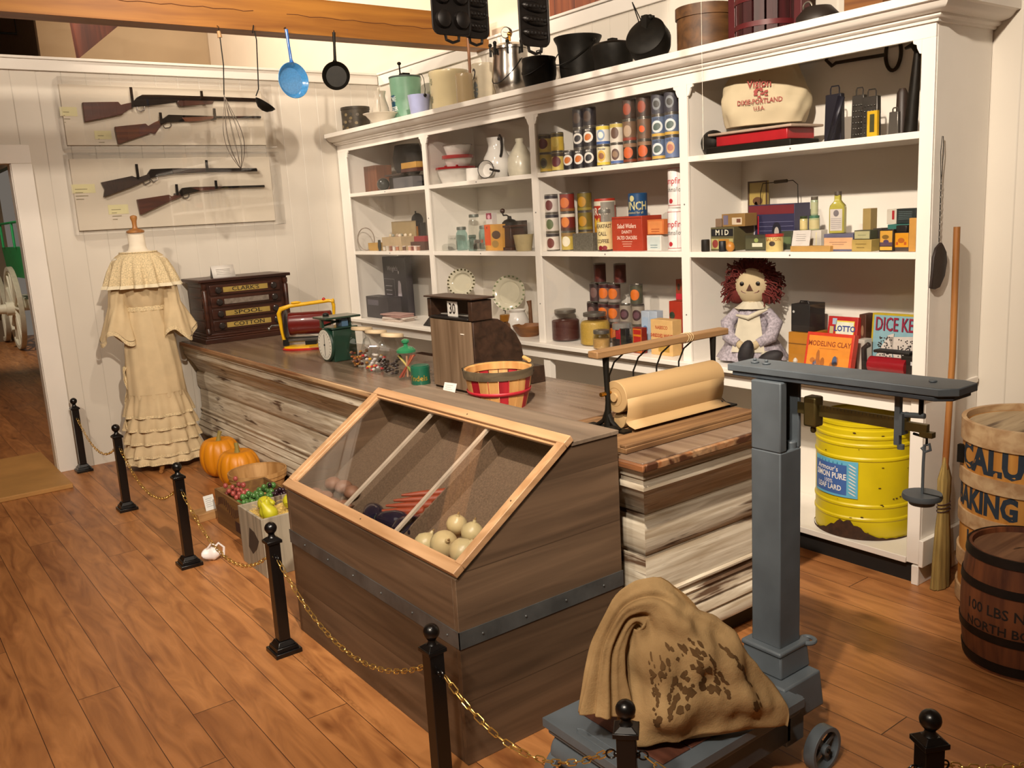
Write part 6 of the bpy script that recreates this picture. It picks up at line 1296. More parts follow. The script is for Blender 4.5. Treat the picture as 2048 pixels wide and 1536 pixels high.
GB2 = C('a8a04a', .12)
mb = MB(); mb.lathe([(rr_*.95, 0), (rr_, .004), (rr_, hh*.60), (rr_*.9, hh*.68), (rr_*.5, hh*.76), (rr_*.40, hh*.80), (rr_*.40, hh*.92)], GB2, 4, smooth=False, T=RZ(PI/4) ); 
mb = MB(); pp = [(1, 0), (1, hh*.60), (.9, hh*.67), (.5, hh*.75), (.38, hh*.79), (.38, hh*.92)]
v = []; 
for k, z in pp:
    a_ = rr_*k; b_ = min(a_, rr_*.55 if k > .6 else a_); c_ = .3*b_
    v += [(-b_, -a_+c_, z), (-b_+c_, -a_, z), (b_-c_, -a_, z), (b_, -a_+c_, z), (b_, a_-c_, z), (b_-c_, a_, z), (-b_+c_, a_, z), (-b_, a_-c_, z)]
f = [tuple(range(8))[::-1], tuple(8*(len(pp)-1)+i for i in range(8))]+[(j*8+i, j*8+(i+1) % 8, (j+1)*8+(i+1) % 8, (j+1)*8+i) for j in range(len(pp)-1) for i in range(8)]
mb.add(v, f, GB2); mb.build('glass', t, .002)
mb = MB(); mb.lathe([(rr_*.42, hh*.90), (rr_*.46, hh*.91), (rr_*.44, hh), (0, hh)], C('4a4038'), 20); mb.build('cap', t)
mb = MB(); bb_ = rr_*.55+.0006; mb.flat([(-bb_, rr_*.8, hh*.06), (-bb_, rr_*.8, hh*.58), (-bb_, -rr_*.8, hh*.58), (-bb_, -rr_*.8, hh*.06)], C('c0b8b0')); mb.flat([(-bb_-.0004, .012*math.cos(2*PI*i/12), hh*.48+.014*math.sin(2*PI*i/12)) for i in range(12)][::-1], C('6a6468'))
for k in range(6): mb.flat([(-bb_-.0004, .022, hh*(.12+.045*k)), (-bb_-.0004, .022, hh*(.12+.045*k)+.002), (-bb_-.0004, -.022, hh*(.12+.045*k)+.002), (-bb_-.0004, -.022, hh*(.12+.045*k))], C('8a8488'))
mb.build('label', t)
bx('soap_box', 'lower of two stacked tan soap boxes near the yellow cards', 'box', p5_(848, 0)[0], p5_(1170, 0)[0], p5_(0, 895)[1], S2, 3.375, .06, C('a89050'), lambda d, w, h: (rect(d, -w*.6, w*.5, h*.6, h*.66, '7a6430'), rect(d, -w*.5, w*.3, h*.3, h*.36, '7a6430')))
z_ = at_x(p5_(1000, 0)[0], p5_(0, 895)[1], 3.375).z+.0006
bx('soap_box', 'upper of two stacked boxes, greenish with a dark edge', 'box', p5_(888, 0)[0], p5_(1150, 0)[0], p5_(0, 742)[1], z_, 3.38, .055, C('4a4a38'), lambda d, w, h: (rect(d, -w*.93, w*.93, h*.08, h*.9, 'a8a47c'), rect(d, -w*.5, w*.5, h*.45, h*.5, '6a7450', .0011)))
bx('tall_carton', 'tall upright tan carton behind the stacked soap boxes', 'carton', p5_(1030, 0)[0], p5_(1160, 0)[0], p5_(0, 385)[1], S2, 3.50, .05, C('9a8450'))
bx('black_tin', 'black tin behind the yellow card tin', 'tin', p5_(1195, 0)[0], p5_(1330, 0)[0], p5_(0, 712)[1], S2, 3.44, .07, C('35302e'))
def deco_y(d, w, h): rect(d, -w*.88, w*.88, h*.42, h*.94, 'c9973a'); rect(d, -w*.88, w*.88, h*.25, h*.42, '55404c'); rect(d, -w*.88, w*.88, h*.06, h*.22, 'cda040'); disc(d, -w*.1, h*.66, w*.5, h*.1, '7a5a20', .0009); disc(d, 0, h*.45, w*.4, h*.09, '4a3a5a', .0009)
bx('card_tin', 'upright tin with a yellow picture front and dark edge', 'tin', p5_(1302, 0)[0], p5_(1530, 0)[0], p5_(0, 728)[1], S2, 3.375, .03, C('1e1814'), deco_y)
def deco_o(d, w, h): rect(d, -w*.98, w*.98, h*.22, h*.98, 'd08e14'); disc(d, 0, h*.58, w*.45, h*.14, 'a85a18', .0009); rect(d, -w*.7, -w*.4, h*.34, h*.5, 'b05018', .0009); rect(d, w*.4, w*.7, h*.34, h*.5, 'b05018', .0009)
t, w_, h_ = bx('mustard_tin', 'orange-yellow tin with a black lid beside the card tin', 'tin', p5_(1540, 0)[0], p5_(1785, 0)[0], p5_(0, 780)[1], S2, 3.39, .05, C('4a3c34'), deco_o)
mb = MB(); mb.box((.005, -w_*.6, h_), (.045, w_*.85, h_+.028), C('16120e')); mb.build('lid', t, .003)
bx('green_book', 'teal green book lying flat behind the orange tin', 'book', p5_(1435, 0)[0], p5_(1800, 0)[0], p5_(0, 645)[1], S2+.001, 3.46, .12, C('2f6a62'), lambda d, w, h: rect(d, -w*.98, w*.98, h*.2, h*.3, 'b0b8a8'))
z_ = at_x(p5_(1600, 0)[0], p5_(0, 645)[1], 3.46).z+.0008
bx('small_book', 'dark book with red and cream spine standing at the right end', 'book', p5_(1585, 0)[0], p5_(1900, 0)[0], p5_(0, 385)[1], z_, 3.50, .06, C('1d2626'), lambda d, w, h: [rect(d, -w*.8, w*.6, h*(.3+.12*k), h*(.3+.12*k)+.002, '5a6a6a') for k in range(5)])
bx('white_booklet', 'cream booklet with a red stripe beside the dark book', 'book', p5_(1425, 0)[0], p5_(1582, 0)[0], p5_(0, 395)[1], z_, 3.502, .05, C('c4bcae'), lambda d, w, h: rect(d, w*.1, w*.6, h*.3, h*.9, 'a01f28'))
bx('wood_slat_box', 'upright pale wooden slat by the right-hand post', 'block', p5_(1790, 0)[0], p5_(1905, 0)[0], p5_(0, 540)[1], S2, 3.37, .02, C('c08e44'))

# ------------------------------------------------------------ fourth bay, top shelf
X = 3.42
FS = M('c2b394', .85, var=.08, scale=10, bump=.3)
cc = at_x(1528, 200, 3.52)
t = thing('flour_sack', 'plump cream flour sack printed in red, sitting on the red scale', 'sack', (3.53, cc.y, 1.93), R(24))
def fsk(u, v):
    a = u*2*PI; rr_ = (.115+.155*0)*1; z = .30*v; w = [.20, .205, .205, .195, .17, .13][min(5, int(v*5))]; k = v*5-int(v*5)
    ws = [.175, .198, .198, .180, .145, .095, .09]; w = ws[min(5, int(v*5))]*(1-k)+ws[min(6, int(v*5)+1)]*k
    d = w*.55; e = .75; c_, s_ = math.cos(a), math.sin(a)
    wr = 1+.03*math.sin(a*5+v*9)+.02*math.sin(a*9-v*13)
    return (d*math.copysign(abs(c_)**e, c_)*wr, w*math.copysign(abs(s_)**e, s_)*wr, z+.012*math.sin(a*4)*v)
mb = MB(); mb.grid(fsk, 64, 26, FS, closeu=True); mb.add([fsk(i/64, 1) for i in range(64)], [tuple(range(64))], FS); mb.add([fsk(i/64, 0) for i in range(64)], [tuple(range(64))[::-1]], FS); mb.build('cloth', t, ang=80)
mb = MB(); RP2 = C('9a4a44', .9)
def fsm(u, v):
    w = .19; d = w*.55; yy = -u; xx = -d*(max(0, 1-abs(yy/w)**2.6))**.385*1.06-.008
    return (xx, yy, v)
for s_, z_, sz in (('Vision', .175, .052), ('DIXIE-PORTLAND', .098, .030), ('U.S.A.', .068, .024)): mb.text(s_, sz, RP2, lambda u, v, z_=z_: fsm(u, v+z_), .85, .02)
g = random.Random(12)
for k in range(16):
    a_ = 2*PI*k/16; u_, v_ = .045*math.cos(a_)*g.uniform(.3, 1), .136+.020*math.sin(a_)*g.uniform(.3, 1); mb.add([fsm(u_-.008, v_-.003), fsm(u_+.008, v_-.004), fsm(u_+.007, v_+.005), fsm(u_-.006, v_+.004)], [(0, 1, 2, 3)], RP2)
mb.build('printing', t)
t = thing('red_scale', 'bright red kitchen balance carrying the flour sack', 'scale', (3.52, cc.y, S1))
mb = MB(); mb.box((-.10, -.20, .035), (.10, .20, .085), C('a81e26', .3)); mb.build('body', t, .004); mb = MB(); mb.box((-.12, -.235, .0853), (.12, .235, .097), C('b09a88', .5)); mb.build('tray', t, .004)
mb = MB(); mb.box((-.13, -.24, 0), (.08, .24, .034), IRON); mb.build('base', t, .006)
mb = MB(); mb.sph((-.05, .26, .06), .06, IRON, 20, (1, 1, 1)); mb.sph((-.06, .20, .04), .035, IRON, 14); mb.build('counterweights', t)
# graters and tools
def tool_sheet(label, name, pl_, pr_, pt, x, m, th=.03, handle=True, slots=True):
    a = at_x(pl_, pt, x); b = at_x(pr_, pt, x); w = (a.y-b.y)/2; h = a.z-S1
    t = thing(name, label, 'grater' if 'grater' in name else 'tool', (x, (a.y+b.y)/2, S1))
    mb = MB(); mb.box((0, -w, 0), (th, w, h*.86), m, tap=.9); mb.build('body', t, .003)
    if handle:
        mb = MB(); mb.tube([(th/2, -w*.5, h*.86), (th/2, -w*.5, h*.96), (th/2, -w*.4, h), (th/2, w*.4, h), (th/2, w*.5, h*.96), (th/2, w*.5, h*.86)], .003, m, 6); mb.build('handle', t)
    if slots:
        mb = MB()
        for i in range(6):
            for j in range(4): mb.sph((-.0005, -w*.6+j*w*.4, h*(.12+.11*i)), .004, M('3a3834', .3, .8), 6)
        mb.build('cutting_teeth', t)
    return t
TG = M('55524e', .35, .8, var=.2); TB = M('1c1c28', .4, .3)
def p3_(x, y): return (1370+x*.2393, 60+y*.2393)
tool_sheet('dark blue-black flat grater with a wire handle beside the flour sack', 'box_grater', p3_(1165, 0)[0], p3_(1310, 0)[0], p3_(0, 480)[1], 3.50, TB, slots=False)
tool_sheet('grey metal grater with slanted slots in the middle of the tools', 'box_grater', p3_(1390, 0)[0], p3_(1500, 0)[0], p3_(0, 490)[1], 3.52, TG)
tool_sheet('tall grey grater with a loop handle left of the yellow tin', 'box_grater', p3_(1480, 0)[0], p3_(1615, 0)[0], p3_(0, 505)[1], 3.47, TG)
tool_sheet('small clear-sided hand chopper with a dark frame', 'hand_tool', p3_(1700, 0)[0], p3_(1785, 0)[0], p3_(0, 655)[1], 3.42, M('6a6660', .3, .6), slots=False)
a = at_x(p3_(1565, 0)[0], p3_(0, 675)[1], 3.40)
mb = MB(); mb.box((0, -.022, 0), (.014, .022, a.z-S1), C('c9a012')); mb.box((-.0006, -.010, .02), (0, .010, .09), C('3a3a1a')); one(mb, 'yellow_package', 'narrow bright yellow package standing at the shelf edge', 'package', (3.40, a.y, S1))
a = at_x(p3_(1818, 0)[0], p3_(0, 490)[1], 3.46)
mb = MB(); mb.tube([(0, 0, 0), (0, 0, (a.z-S1)*.9), (0, 0, a.z-S1)], .022, C('2e221c'), 14, radii=[.024, .021, .012]); one(mb, 'rolling_handle', 'upright dark wooden masher handle near the right end of the top shelf', 'masher', (3.46, a.y, S1+.001))
a = at_x(p3_(1925, 0)[0], p3_(0, 120)[1], 3.44)
mb = MB(); mb.tube([(0, .02, 0), (0, .012, .12), (0, 0, a.z-S1-.03), (0, .02, a.z-S1-.002), (0, .05, a.z-S1-.01)], .012, IRON, 10, radii=[.026, .022, .013, .013, .006]); one(mb, 'fire_iron', 'tall dark iron with a hooked top leaning at the right-hand post', 'iron tool', (3.44, at_x(p3_(1925, 0)[0], 250, 3.44).y, S1+.002))
a, b = at_x(p3_(1265, 0)[0], p3_(0, 275)[1], XW-.022), at_x(p3_(1745, 0)[0], p3_(0, 195)[1], XW-.022)
mb = MB(); Rk = XW-.026
mb.tube([(Rk, a.y+.03, a.z+.05), (Rk, a.y+.05, a.z+.02), (Rk, a.y+.02, a.z-.01), (Rk, a.y, a.z), (Rk, (a.y+b.y)/2, (a.z+b.z)/2), (Rk, b.y+.03, b.z)], .008, IRON, 8)
mb.tube([(Rk, b.y+.035*math.cos(q), b.z+.07*math.sin(q)) for q in [2*PI*i/24 for i in range(24)]], .008, IRON, 8, closed=True); one(mb, 'meat_hook', 'long iron hook with a ring end fixed high on the cabinet back', 'hook')
mb = MB(); mb.lathe([(.05, 0), (.06, .002), (.055, .012), (.0, .012)], C('b8a888'), 24); 
# scissors-like dark blade leaning
a = at_x(p3_(1240, 0)[0], p3_(0, 640)[1], 3.40)
mb = MB(); mb.add([(0, .03, 0), (0, .012, 0), (0, -.05, .17), (0, -.02, .18)], [(0, 1, 2, 3)], TB); o = one(mb, 'slicing_blade', 'dark slicing blade leaning against the blue-black grater', 'blade', (3.40, a.y, S1+.002)); o.modifiers.new('s', 'SOLIDIFY').thickness = .006

# ------------------------------------------------------------ fourth bay, bottom : doll and toys
dl_ = thing('rag_doll', 'seated rag doll with red yarn hair, print dress and black boots', 'doll', (3.52, yc(1500, 640, 3.50), S3), R(26))
CL = M('b8a684', .85, var=.08, scale=12); HAIR = M('5c1712', .9, var=.3, scale=60); DRS = M('a49ca6', .85, var=.45, scale=90); LACEW = M('c4bca8', .85, var=.1); BOOT = M('15131a', .7)
mb = MB(); mb.sph((0, 0, .375), .088, CL, 28, (.72, 1, 1.08)); mb.lathe([(.035, .26), (.038, .30)], CL, 16)
mb.lathe([(.06, .02), (.075, .06), (.075, .16), (.06, .23), (.04, .27)], CL, 20, sx=.7); mb.build('body', dl_)
mb = MB(); EY = C('17130f', .3)
for s in (-1, 1): mb.sph((-.060, s*.038, .385), .0105, EY, 12, (.4, 1, 1))
mb.add([(-.066, .016, .352), (-.066, -.016, .352), (-.067, 0, .385)], [(0, 1, 2)], C('4a2a1c')); mb.tube([(-.055, .035*math.cos(q)*1.2, .338+.014*(1-math.sin(q))) for q in [PI*i/10 for i in range(11)]], .0022, C('6a3a30'), 5)
mb.build('face', dl_)
g = random.Random(21); mb = MB()
mb.sph((.02, 0, .385), .1, HAIR, 24, (.7, 1.08, 1.08)); mb.sph((.01, .075, .33), .05, HAIR, 14); mb.sph((.01, -.075, .33), .05, HAIR, 14)
for k in range(620):
    th = g.uniform(R(28), R(332)); ph = g.uniform(-.5, 1.35)
    n_ = Vector((-.72*math.cos(th)*math.cos(ph), math.sin(th)*math.cos(ph), math.sin(ph)*1.05)); 
    if n_.x < -.45 and n_.z < .62: continue
    p = Vector((0, 0, .375))+n_*.085; q = p+n_*g.uniform(.03, .06)+Vector((0, g.uniform(-.02, .02), g.uniform(-.03, .01))); mb.tube([p, (p+q)/2+Vector((0, g.uniform(-.012, .012), .008)), q, q+Vector((0, g.uniform(-.012, .012), -.012))], .0032, HAIR, 4)
mb.build('yarn_hair', dl_)
mb = MB(); mb.lathe([(.17, .015), (.15, .05), (.10, .13), (.072, .17), (.08, .22), (.055, .262), (.04, .28)], DRS, 48, sx=.8, wob=lambda a, z: 1+.06*math.sin(a*9)*(1-z/.3)+.02*math.sin(a*21)); mb.build('dress', dl_, ang=80)
mb = MB(); mb.lathe([(.085, .262), (.06, .28), (.045, .295)], LACEW, 40, sx=.8, wob=lambda a, z: 1+.06*math.sin(a*14), cap=False); mb.grid(lambda u, v: (-.075-.035*(1-v)-.01*math.sin(u*PI), (.5-u)*(.10+.06*(1-v)), .06+.17*v), 10, 10, LACEW); mb.tube([(-.08, .06, .235), (-.095, .0, .225), (-.085, -.05, .25), (-.07, -.085, .262)], .012, LACEW, 8, radii=[.006, .012, .011, .004]); mb.build('apron_collar', dl_, ang=80)
for s in (-1, 1):
    mb = MB(); mb.tube([(-.01, s*.07, .245), (-.03, s*.115, .19), (-.07, s*.10, .13), (-.10, s*.045, .10)], .028, DRS, 12, radii=[.026, .036, .034, .024]); mb.build('sleeve', dl_)
    mb = MB(); mb.tube([(-.095, s*.05, .105), (-.115, s*.03, .092), (-.13, s*.012, .085)], .018, CL, 10, radii=[.017, .019, .012]); mb.build('hand', dl_)
    yb = .0 if s > 0 else -.115
    mb = MB(); mb.tube([(-.06, s*.05, .04), (-.10, (s*.05+yb)/2, .04), (-.13, yb, .038)], .026, LACEW, 10); mb.build('leg', dl_)
    mb = MB(); mb.sph((-.155, yb, .066 if s > 0 else .042), .036, BOOT, 18, (.9, .95, 1.75), rot=RX(R(18 if s > 0 else 68))); mb.sph((-.135, yb, .034), .032, BOOT, 14); mb.build('boot', dl_)
def p8(x, y): return (1560+x*.1416, 600+y*.1416)
bx('toy_box', 'plain ochre box with a lid line under the black camera', 'box', p8(120, 0)[0], p8(420, 0)[0], p8(0, 462)[1], S3, 3.50, .14, C('a8701c'), lambda d, w, h: rect(d, -w, w, h*.66, h*.69, '6a4210'))
z_ = at_x(p8(300, 0)[0], p8(0, 462)[1], 3.50).z+.0008
t, w_, h_ = bx('box_camera', 'black box camera standing on the ochre box', 'camera', p8(158, 0)[0], p8(420, 0)[0], p8(0, 60)[1], z_, 3.52, .12, C('141212', .6), lambda d, w, h: (disc(d, -w*.72, h*.72, .006, .006, 'b0b0ac')))
mb = MB(); mb.tube([(.03, -w_*.5, h_), (.03, -w_*.4, h_+.012), (.03, w_*.4, h_+.012), (.03, w_*.5, h_)], .003, C('141212'), 6); mb.build('strap', t)
t = thing('game_box', 'red LOTTO game box leaning behind the orange box', 'game', (3.50, 0, 0)); 
def lean(label, name, cat_, pl_, pr_, pt, x, th, m, deco, tilt, rim=None, group=None):
    a = at_x(pl_, pt, x); b = at_x(pr_, pt, x); w = (a.y-b.y)/2; h = (a.z-S3)/math.cos(tilt)
    t = thing(name, label, cat_, (x-math.sin(tilt)*h, (a.y+b.y)/2, S3+.001), 0, group); t.rotation_euler = (0, tilt, 0)
    mb = MB(); mb.box((0, -w, 0), (th, w, h), m); mb.build('body', t, .002); d = MB(); deco(d, w, h); d.build('printed_face', t); return t
bpy.data.objects.remove(t)
def deco_lotto(d, w, h):
    rect(d, -w*.45, w*.78, h*.56, h*.92, 'd8c850'); rect(d, -w*.40, w*.73, h*.585, h*.895, 'd8dcc8', .0009); txt(d, 'LOTTO', .036, '1f3a8a', .16*w, h*.76, .9, .03, .0013); rect(d, -w*.32, w*.65, h*.63, h*.655, '1f3a8a', .0013)
    disc(d, -w*.7, h*.58, .010, .010, '2a2a7a'); rect(d, -w*.85, -w*.6, h*.66, h*.8, 'b0a878'); rect(d, -w*.7, -w*.4, h*.84, h*.96, '9ab0c8')
lean('red game box with a yellow-edged white title plate leaning at the back', 'game_box', 'game', p8(690, 0)[0], p8(1110, 0)[0], p8(0, 225)[1], 3.62, .05, C('a81a1c'), deco_lotto, R(8))
bx('game_box', 'dark brown box beside the red game box', 'game', p8(1120, 0)[0], p8(1215, 0)[0], p8(0, 205)[1], S3, 3.64, .08, C('4a2a1c'), lambda d, w, h: disc(d, 0, h*.7, w*.4, h*.1, '8a6a50'))
def deco_clay(d, w, h):
    rect(d, -w*.9, w*.9, h*.06, h*.92, 'd8862a'); txt(d, 'MODELING CLAY', .032, '8a3a10', 0, h*.72, .85, .02, .001)
    rect(d, -w*.4, w*.4, h*.60, h*.61, '9a5a20', .001); g_ = random.Random(3)
    for k in range(11): disc(d, g_.uniform(-w*.7, w*.7), g_.uniform(h*.14, h*.34), g_.uniform(.005, .016), g_.uniform(.008, .026), g_.choice(['9a5a20', 'c05a2a', '5a4a3a', '4a5a7a', 'a8642a']), .001, 8)
    disc(d, -w*.42, h*.38, .010, .036, 'a0602a', .0012, 7)
lean('orange modelling clay box with a red edge, foremost of the toys', 'clay_box', 'box', p8(395, 0)[0], p8(1060, 0)[0], p8(0, 445)[1], 3.47, .035, C('c2331a'), deco_clay, R(12))
bx('white_carton', 'white carton between the clay box and the red cylinder toy', 'carton', p8(1085, 0)[0], p8(1195, 0)[0], p8(0, 560)[1], S3, 3.56, .06, C('b8b2a8'))
def deco_dice(d, w, h):
    rect(d, -w*.97+.006, w, 0.0, h*.965, '7fa8b4'); txt(d, 'DICE KENO', .085, '8a1c38', .02, h*.80, .58, .012, .0013); txt(d, 'DICE KENO', .085, '1f2030', .023, h*.795, .58, .012, .0010)
    for (u0, v0, q) in ((-w*.45, h*.42, .05), (w*.3, h*.39, -.04)):
        P = [(u0-w*.34, v0-h*.2), (u0-w*.30+q, v0+h*.2), (u0+w*.32, v0+h*.24), (u0+w*.30, v0-h*.2)]
        d.flat([(-.0010, -p[0]*1.04+u0*.04, p[1]) for p in P][::-1], C('1c1c20')); d.flat([(-.0014, -p[0], p[1]) for p in P][::-1], C('c4bcb4')); g_ = random.Random(int(u0*1000))
        for k in range(60): disc(d, u0+g_.uniform(-w*.25, w*.27), v0+g_.uniform(-h*.17, h*.17), .0035, .0035, '2a2628', .0018, 6)
t = lean('pale blue dice game box with a yellow edge', 'game_box', 'game', p8(1310, 0)[0], p8(2080, 0)[0], p8(0, 180)[1], 3.66, .04, C('b09a18'), deco_dice, R(5))
# red spool tin on a black stand
t = thing('toy_machine', 'black toy machine with a shiny red cylinder at the right end', 'toy', (3.42, yc(p8(1500, 0)[0], 720, 3.42), S3))
mb = MB(); mb.box((-.03, -.16, 0), (.09, .115, .035), C('1a1714', .5)); mb.box((-.02, -.165, .035), (.08, -.075, .12), C('1f1b17', .5)); mb.box((.0, -.10, .12), (.05, .06, .132), C('1a1714', .5)); mb.tube([(.02, .11, .03), (.02, .115, .13), (.02, .09, .15)], .012, C('1f1614', .5)); mb.build('frame', t, .003)
mb = MB(); mb.lathe([(.0, -.068), (.034, -.066), (.036, .098), (0, .10)], C('8a1420', .25), 28, TR(-.005, .0, .072) @ RX(PI/2)); mb.build('red_cylinder', t)
mb = MB(); mb.box((-.0215, -.135, .085), (-.0205, -.118, .10), C('c8c8c8')); mb.build('maker_plate', t)
# figurines in front
FG = C('c4bcb0', .4); FB = C('8a6a4c', .5)
for (px, py, c_, hh, lb) in ((1592, 718, FG, .07, 'tiny pale ceramic figure at the left of the clay box'), (1668, 735, FB, .05, 'tiny brown animal figure in front of the clay box'), (1690, 740, C('c09a8a'), .045, 'tiny pinkish figure at the right corner of the clay box'), (1640, 733, C('4a3a30'), .03, 'tiny dark figure lying before the clay box')):
    y_ = yc(px, py, 3.36 if px != 1592 else 3.38); mb = MB(); mb.lathe([(.012, 0), (.017, .008), (.012, hh*.5), (.006, hh*.62), (.011, hh*.8), (.006, hh*.95), (0, hh)], c_, 14); mb.sph((-.002, -.014, hh*.5), .009, c_, 8, (1, 1, .7)); one(mb, 'figurine', lb, 'figurine', (3.355 if px != 1592 else 3.375, y_, S3), 0, 'tiny figures at the shelf edge')

# ------------------------------------------------------------ second bay
G5 = 'enamel ware in the second bay'
EN = M('dcd8d2', .15, var=.03, coat=.4); ENR = M('9a1c22', .2, coat=.3); ENK = M('1a1616', .3)
def q5(x, y): return (650+x*.2604, 250+y*.2604)
def bowl(name, label, pl_, pr_, x, z0, h, rimc, k=.6, cat_='bowl', hr=.008):
    yy, rr_, zt = dim(pl_, pr_, q5(0, 300)[1], x)
    t = thing(name, label, cat_, (x, yy, z0), 0, G5)
    mb = MB(); mb.lathe([(0, 0), (rr_*k, 0), (rr_*k*1.02, .003), (rr_*.94, h*.75), (rr_*.98, h-.003), (rr_*.9, h*.72), (rr_*k*.96, .006), (0, .006)], EN, 36); mb.build('body', t)
    mb = MB(); mb.lathe([(rr_*.98, h-hr), (rr_+.004, h-hr), (rr_+.004, h), (rr_*.96, h)], rimc, 36); mb.build('rim', t); return t, yy, rr_
t, yy, rr_ = bowl('enamel_pot', 'wide white enamel pot with a thick red rim at the bottom of the stack', q5(850, 0)[0], q5(1200, 0)[0]-12, 3.50, S1, .11, ENR, .72, 'pot', .014)
mb = MB(); mb.tube([(-.05, -.10, .115), (-.06, -.02, .128), (-.05, .06, .118)], .006, ENR, 8); mb.build('red_handle', t)
bowl('enamel_bowl', 'white enamel bowl with a deep red band, middle of the stack', q5(905, 0)[0], q5(1140, 0)[0], 3.50, S1+.1115, .075, ENR, .72, 'bowl', .022)
bowl('enamel_bowl', 'white enamel bowl with a thin dark rim at the top of the stack', q5(915, 0)[0], q5(1135, 0)[0], 3.50, S1+.188, .068, M('6a5a50', .3), .76, 'bowl', .004)
c_ = at_x(q5(1235, 0)[0], q5(0, 345)[1], 3.38)
t = thing('saucepan', 'small white enamel saucepan with a black rim and handle tipped forward', 'pan', (3.38, c_.y, S1+.062), 0, G5); T = RZ(R(28)) @ RY(R(-84))
mb = MB(); mb.lathe([(0, -.05), (.045, -.05), (.055, 0), (.053, 0), (.043, -.046), (0, -.046)], EN, 32, T); mb.build('body', t); mb = MB(); mb.lathe([(.053, -.002), (.057, -.001), (.057, .003), (.053, .003), (.053, -.002)], ENK, 32, T, cap=False); mb.build('rim', t)
mb = MB(); mb.tube([(-.0, -.05, -.004), (-.01, -.10, -.014), (-.01, -.155, -.022)], .008, ENK, 8); mb.build('handle', t)
mb = MB(); mb.lathe([(.05, 0), (.052, .004), (.05, .085), (0, .086)], EN, 28); one(mb, 'enamel_cup', 'plain white enamel canister between the red-rimmed pot and the saucepan', 'canister', (3.47, yc(q5(1140, 0)[0], 340, 3.47), S1), 0, G5)
c_ = at_x(q5(1320, 0)[0], q5(0, 250)[1], 3.53)
t = thing('enamel_pitcher', 'large white enamel pitcher with a dark handle', 'pitcher', (3.53, c_.y, S1), R(-20), G5)
mb = MB(); mb.lathe([(.062, 0), (.084, .03), (.095, .09), (.085, .14), (.06, .185), (.052, .215), (.060, .265), (.058, .266), (.048, .215), (0, .18)], EN, 36, wob=lambda a, z: 1+(.30*max(0, math.cos(a-PI*.62))**6 if z > .22 else 0)); mb.build('body', t)
mb = MB(); mb.tube([(0, -.058, .25), (0, -.09, .27), (0, -.125, .25), (0, -.13, .20), (0, -.11, .16), (0, -.088, .14)], .009, ENK, 8); mb.build('handle', t)
mb = MB(); mb.lathe([(.075, 0), (.085, .05), (.082, .12), (.04, .19), (.022, .215), (.026, .225), (.026, .24), (0, .24)], M('cfc8b4', .3, coat=.3), 30); one(mb, 'stoneware_jug', 'pale narrow-necked stoneware jug partly behind the divider', 'jug', (3.57, yc(q5(1500, 0)[0], 320, 3.57), S1))
# middle: glass jars, grinder
def pg(x, y): return (850+x*.1074, 400+y*.1074)
AQ = GL('6fc0bc', .45, .02, .06); CLR = GL('dfe6dc', .2, .02, .06); ZN = M('7f8680', .4, .7)
G6 = 'old glass jars in the second bay'
for (pl_, pr_, x, h, gm, lm, lb) in ((575, 790, 3.46, .16, AQ, ZN, 'blue-green mason jar with a zinc lid, left'), (1000, 1190, 3.58, .16, AQ, ZN, 'blue-green mason jar half hidden by the orange box'), (790, 960, 3.42, .105, AQ, AQ, 'short blue-green jar with a glass lid in front'), (815, 1040, 3.60, .24, CLR, ZN, 'tall clear jar standing behind the blue-green ones'), (400, 590, 3.50, .10, CLR, CLR, 'low clear jar with a bright rim at the left, back'), (300, 560, 3.42, .065, CLR, None, 'low clear glass dish at the front left of the shelf'), (190, 350, 3.48, .085, CLR, None, 'clear tumbler at the far left of the glassware'), (880, 1100, 3.385, .075, CLR, M('b8bcbc', .15, .9), 'small clear jar with a shiny silver cap in front')):
    yy, rr_, zt = dim(pg(pl_, 0)[0], pg(pr_, 0)[0], 470, x); glassjar('glass_jar', lb, 'jar', x, yy, S2, rr_, h, None, lm, gm, group=G6, nk=.74)
bx('coffee_carton', 'orange and tan carton with a dark picture beside the grinder', 'carton', pg(1100, 0)[0], pg(1420, 0)[0], pg(0, 455)[1], S2, 3.42, .05, C('c8923c'), lambda d, w, h: (rect(d, -w, -w*.3, h*.2, h*.99, 'd0521c'), disc(d, w*.35, h*.6, w*.5, h*.16, '4a3020'), disc(d, w*.2, h*.25, w*.4, h*.14, '9a7a40'), disc(d, -w*.7, h*.88, .005, .008, '5a2a10', .0009)))
z_ = at_x(pg(1200, 0)[0], pg(0, 455)[1], 3.42).z+.0008
bx('small_carton', 'little white and red carton sitting on the orange carton', 'carton', pg(1128, 0)[0], pg(1240, 0)[0], pg(0, 240)[1], z_, 3.425, .04, C('d0c8c4'), lambda d, w, h: (rect(d, -w*.9, w*.9, h*.45, h*.98, '8a2a44'), disc(d, 0, h*.65, w*.5, h*.2, 'd8a0b0')))
t = thing('coffee_grinder', 'dark wooden coffee grinder with an iron crank on top', 'coffee grinder', (3.50, yc(pg(1590, 0)[0], 470, 3.50), S2))
mb = MB(); mb.box((-.075, -.10, 0), (.075, .10, .02), DW); mb.box((-.06, -.085, .02), (.06, .085, .145), DW, tap=.92); mb.box((-.07, -.095, .145), (.07, .095, .158), DW); mb.build('box', t, .003)
mb = MB(); mb.lathe([(.052, .158), (.05, .175), (.035, .19), (.015, .197), (.012, .215), (0, .216)], IRON, 24); mb.tube([(0, 0, .21), (0, .03, .222), (0, .065, .222), (0, .072, .235)], .005, IRON, 8); mb.sph((0, .072, .25), .017, DW, 14); mb.build('crank', t)
bx('wooden_form', 'dark upright wooden piece behind the grinder at the divider', 'wooden form', pg(1500, 0)[0], pg(1790, 0)[0], pg(0, 390)[1], S2, 3.66, .05, C('2c1c12'))
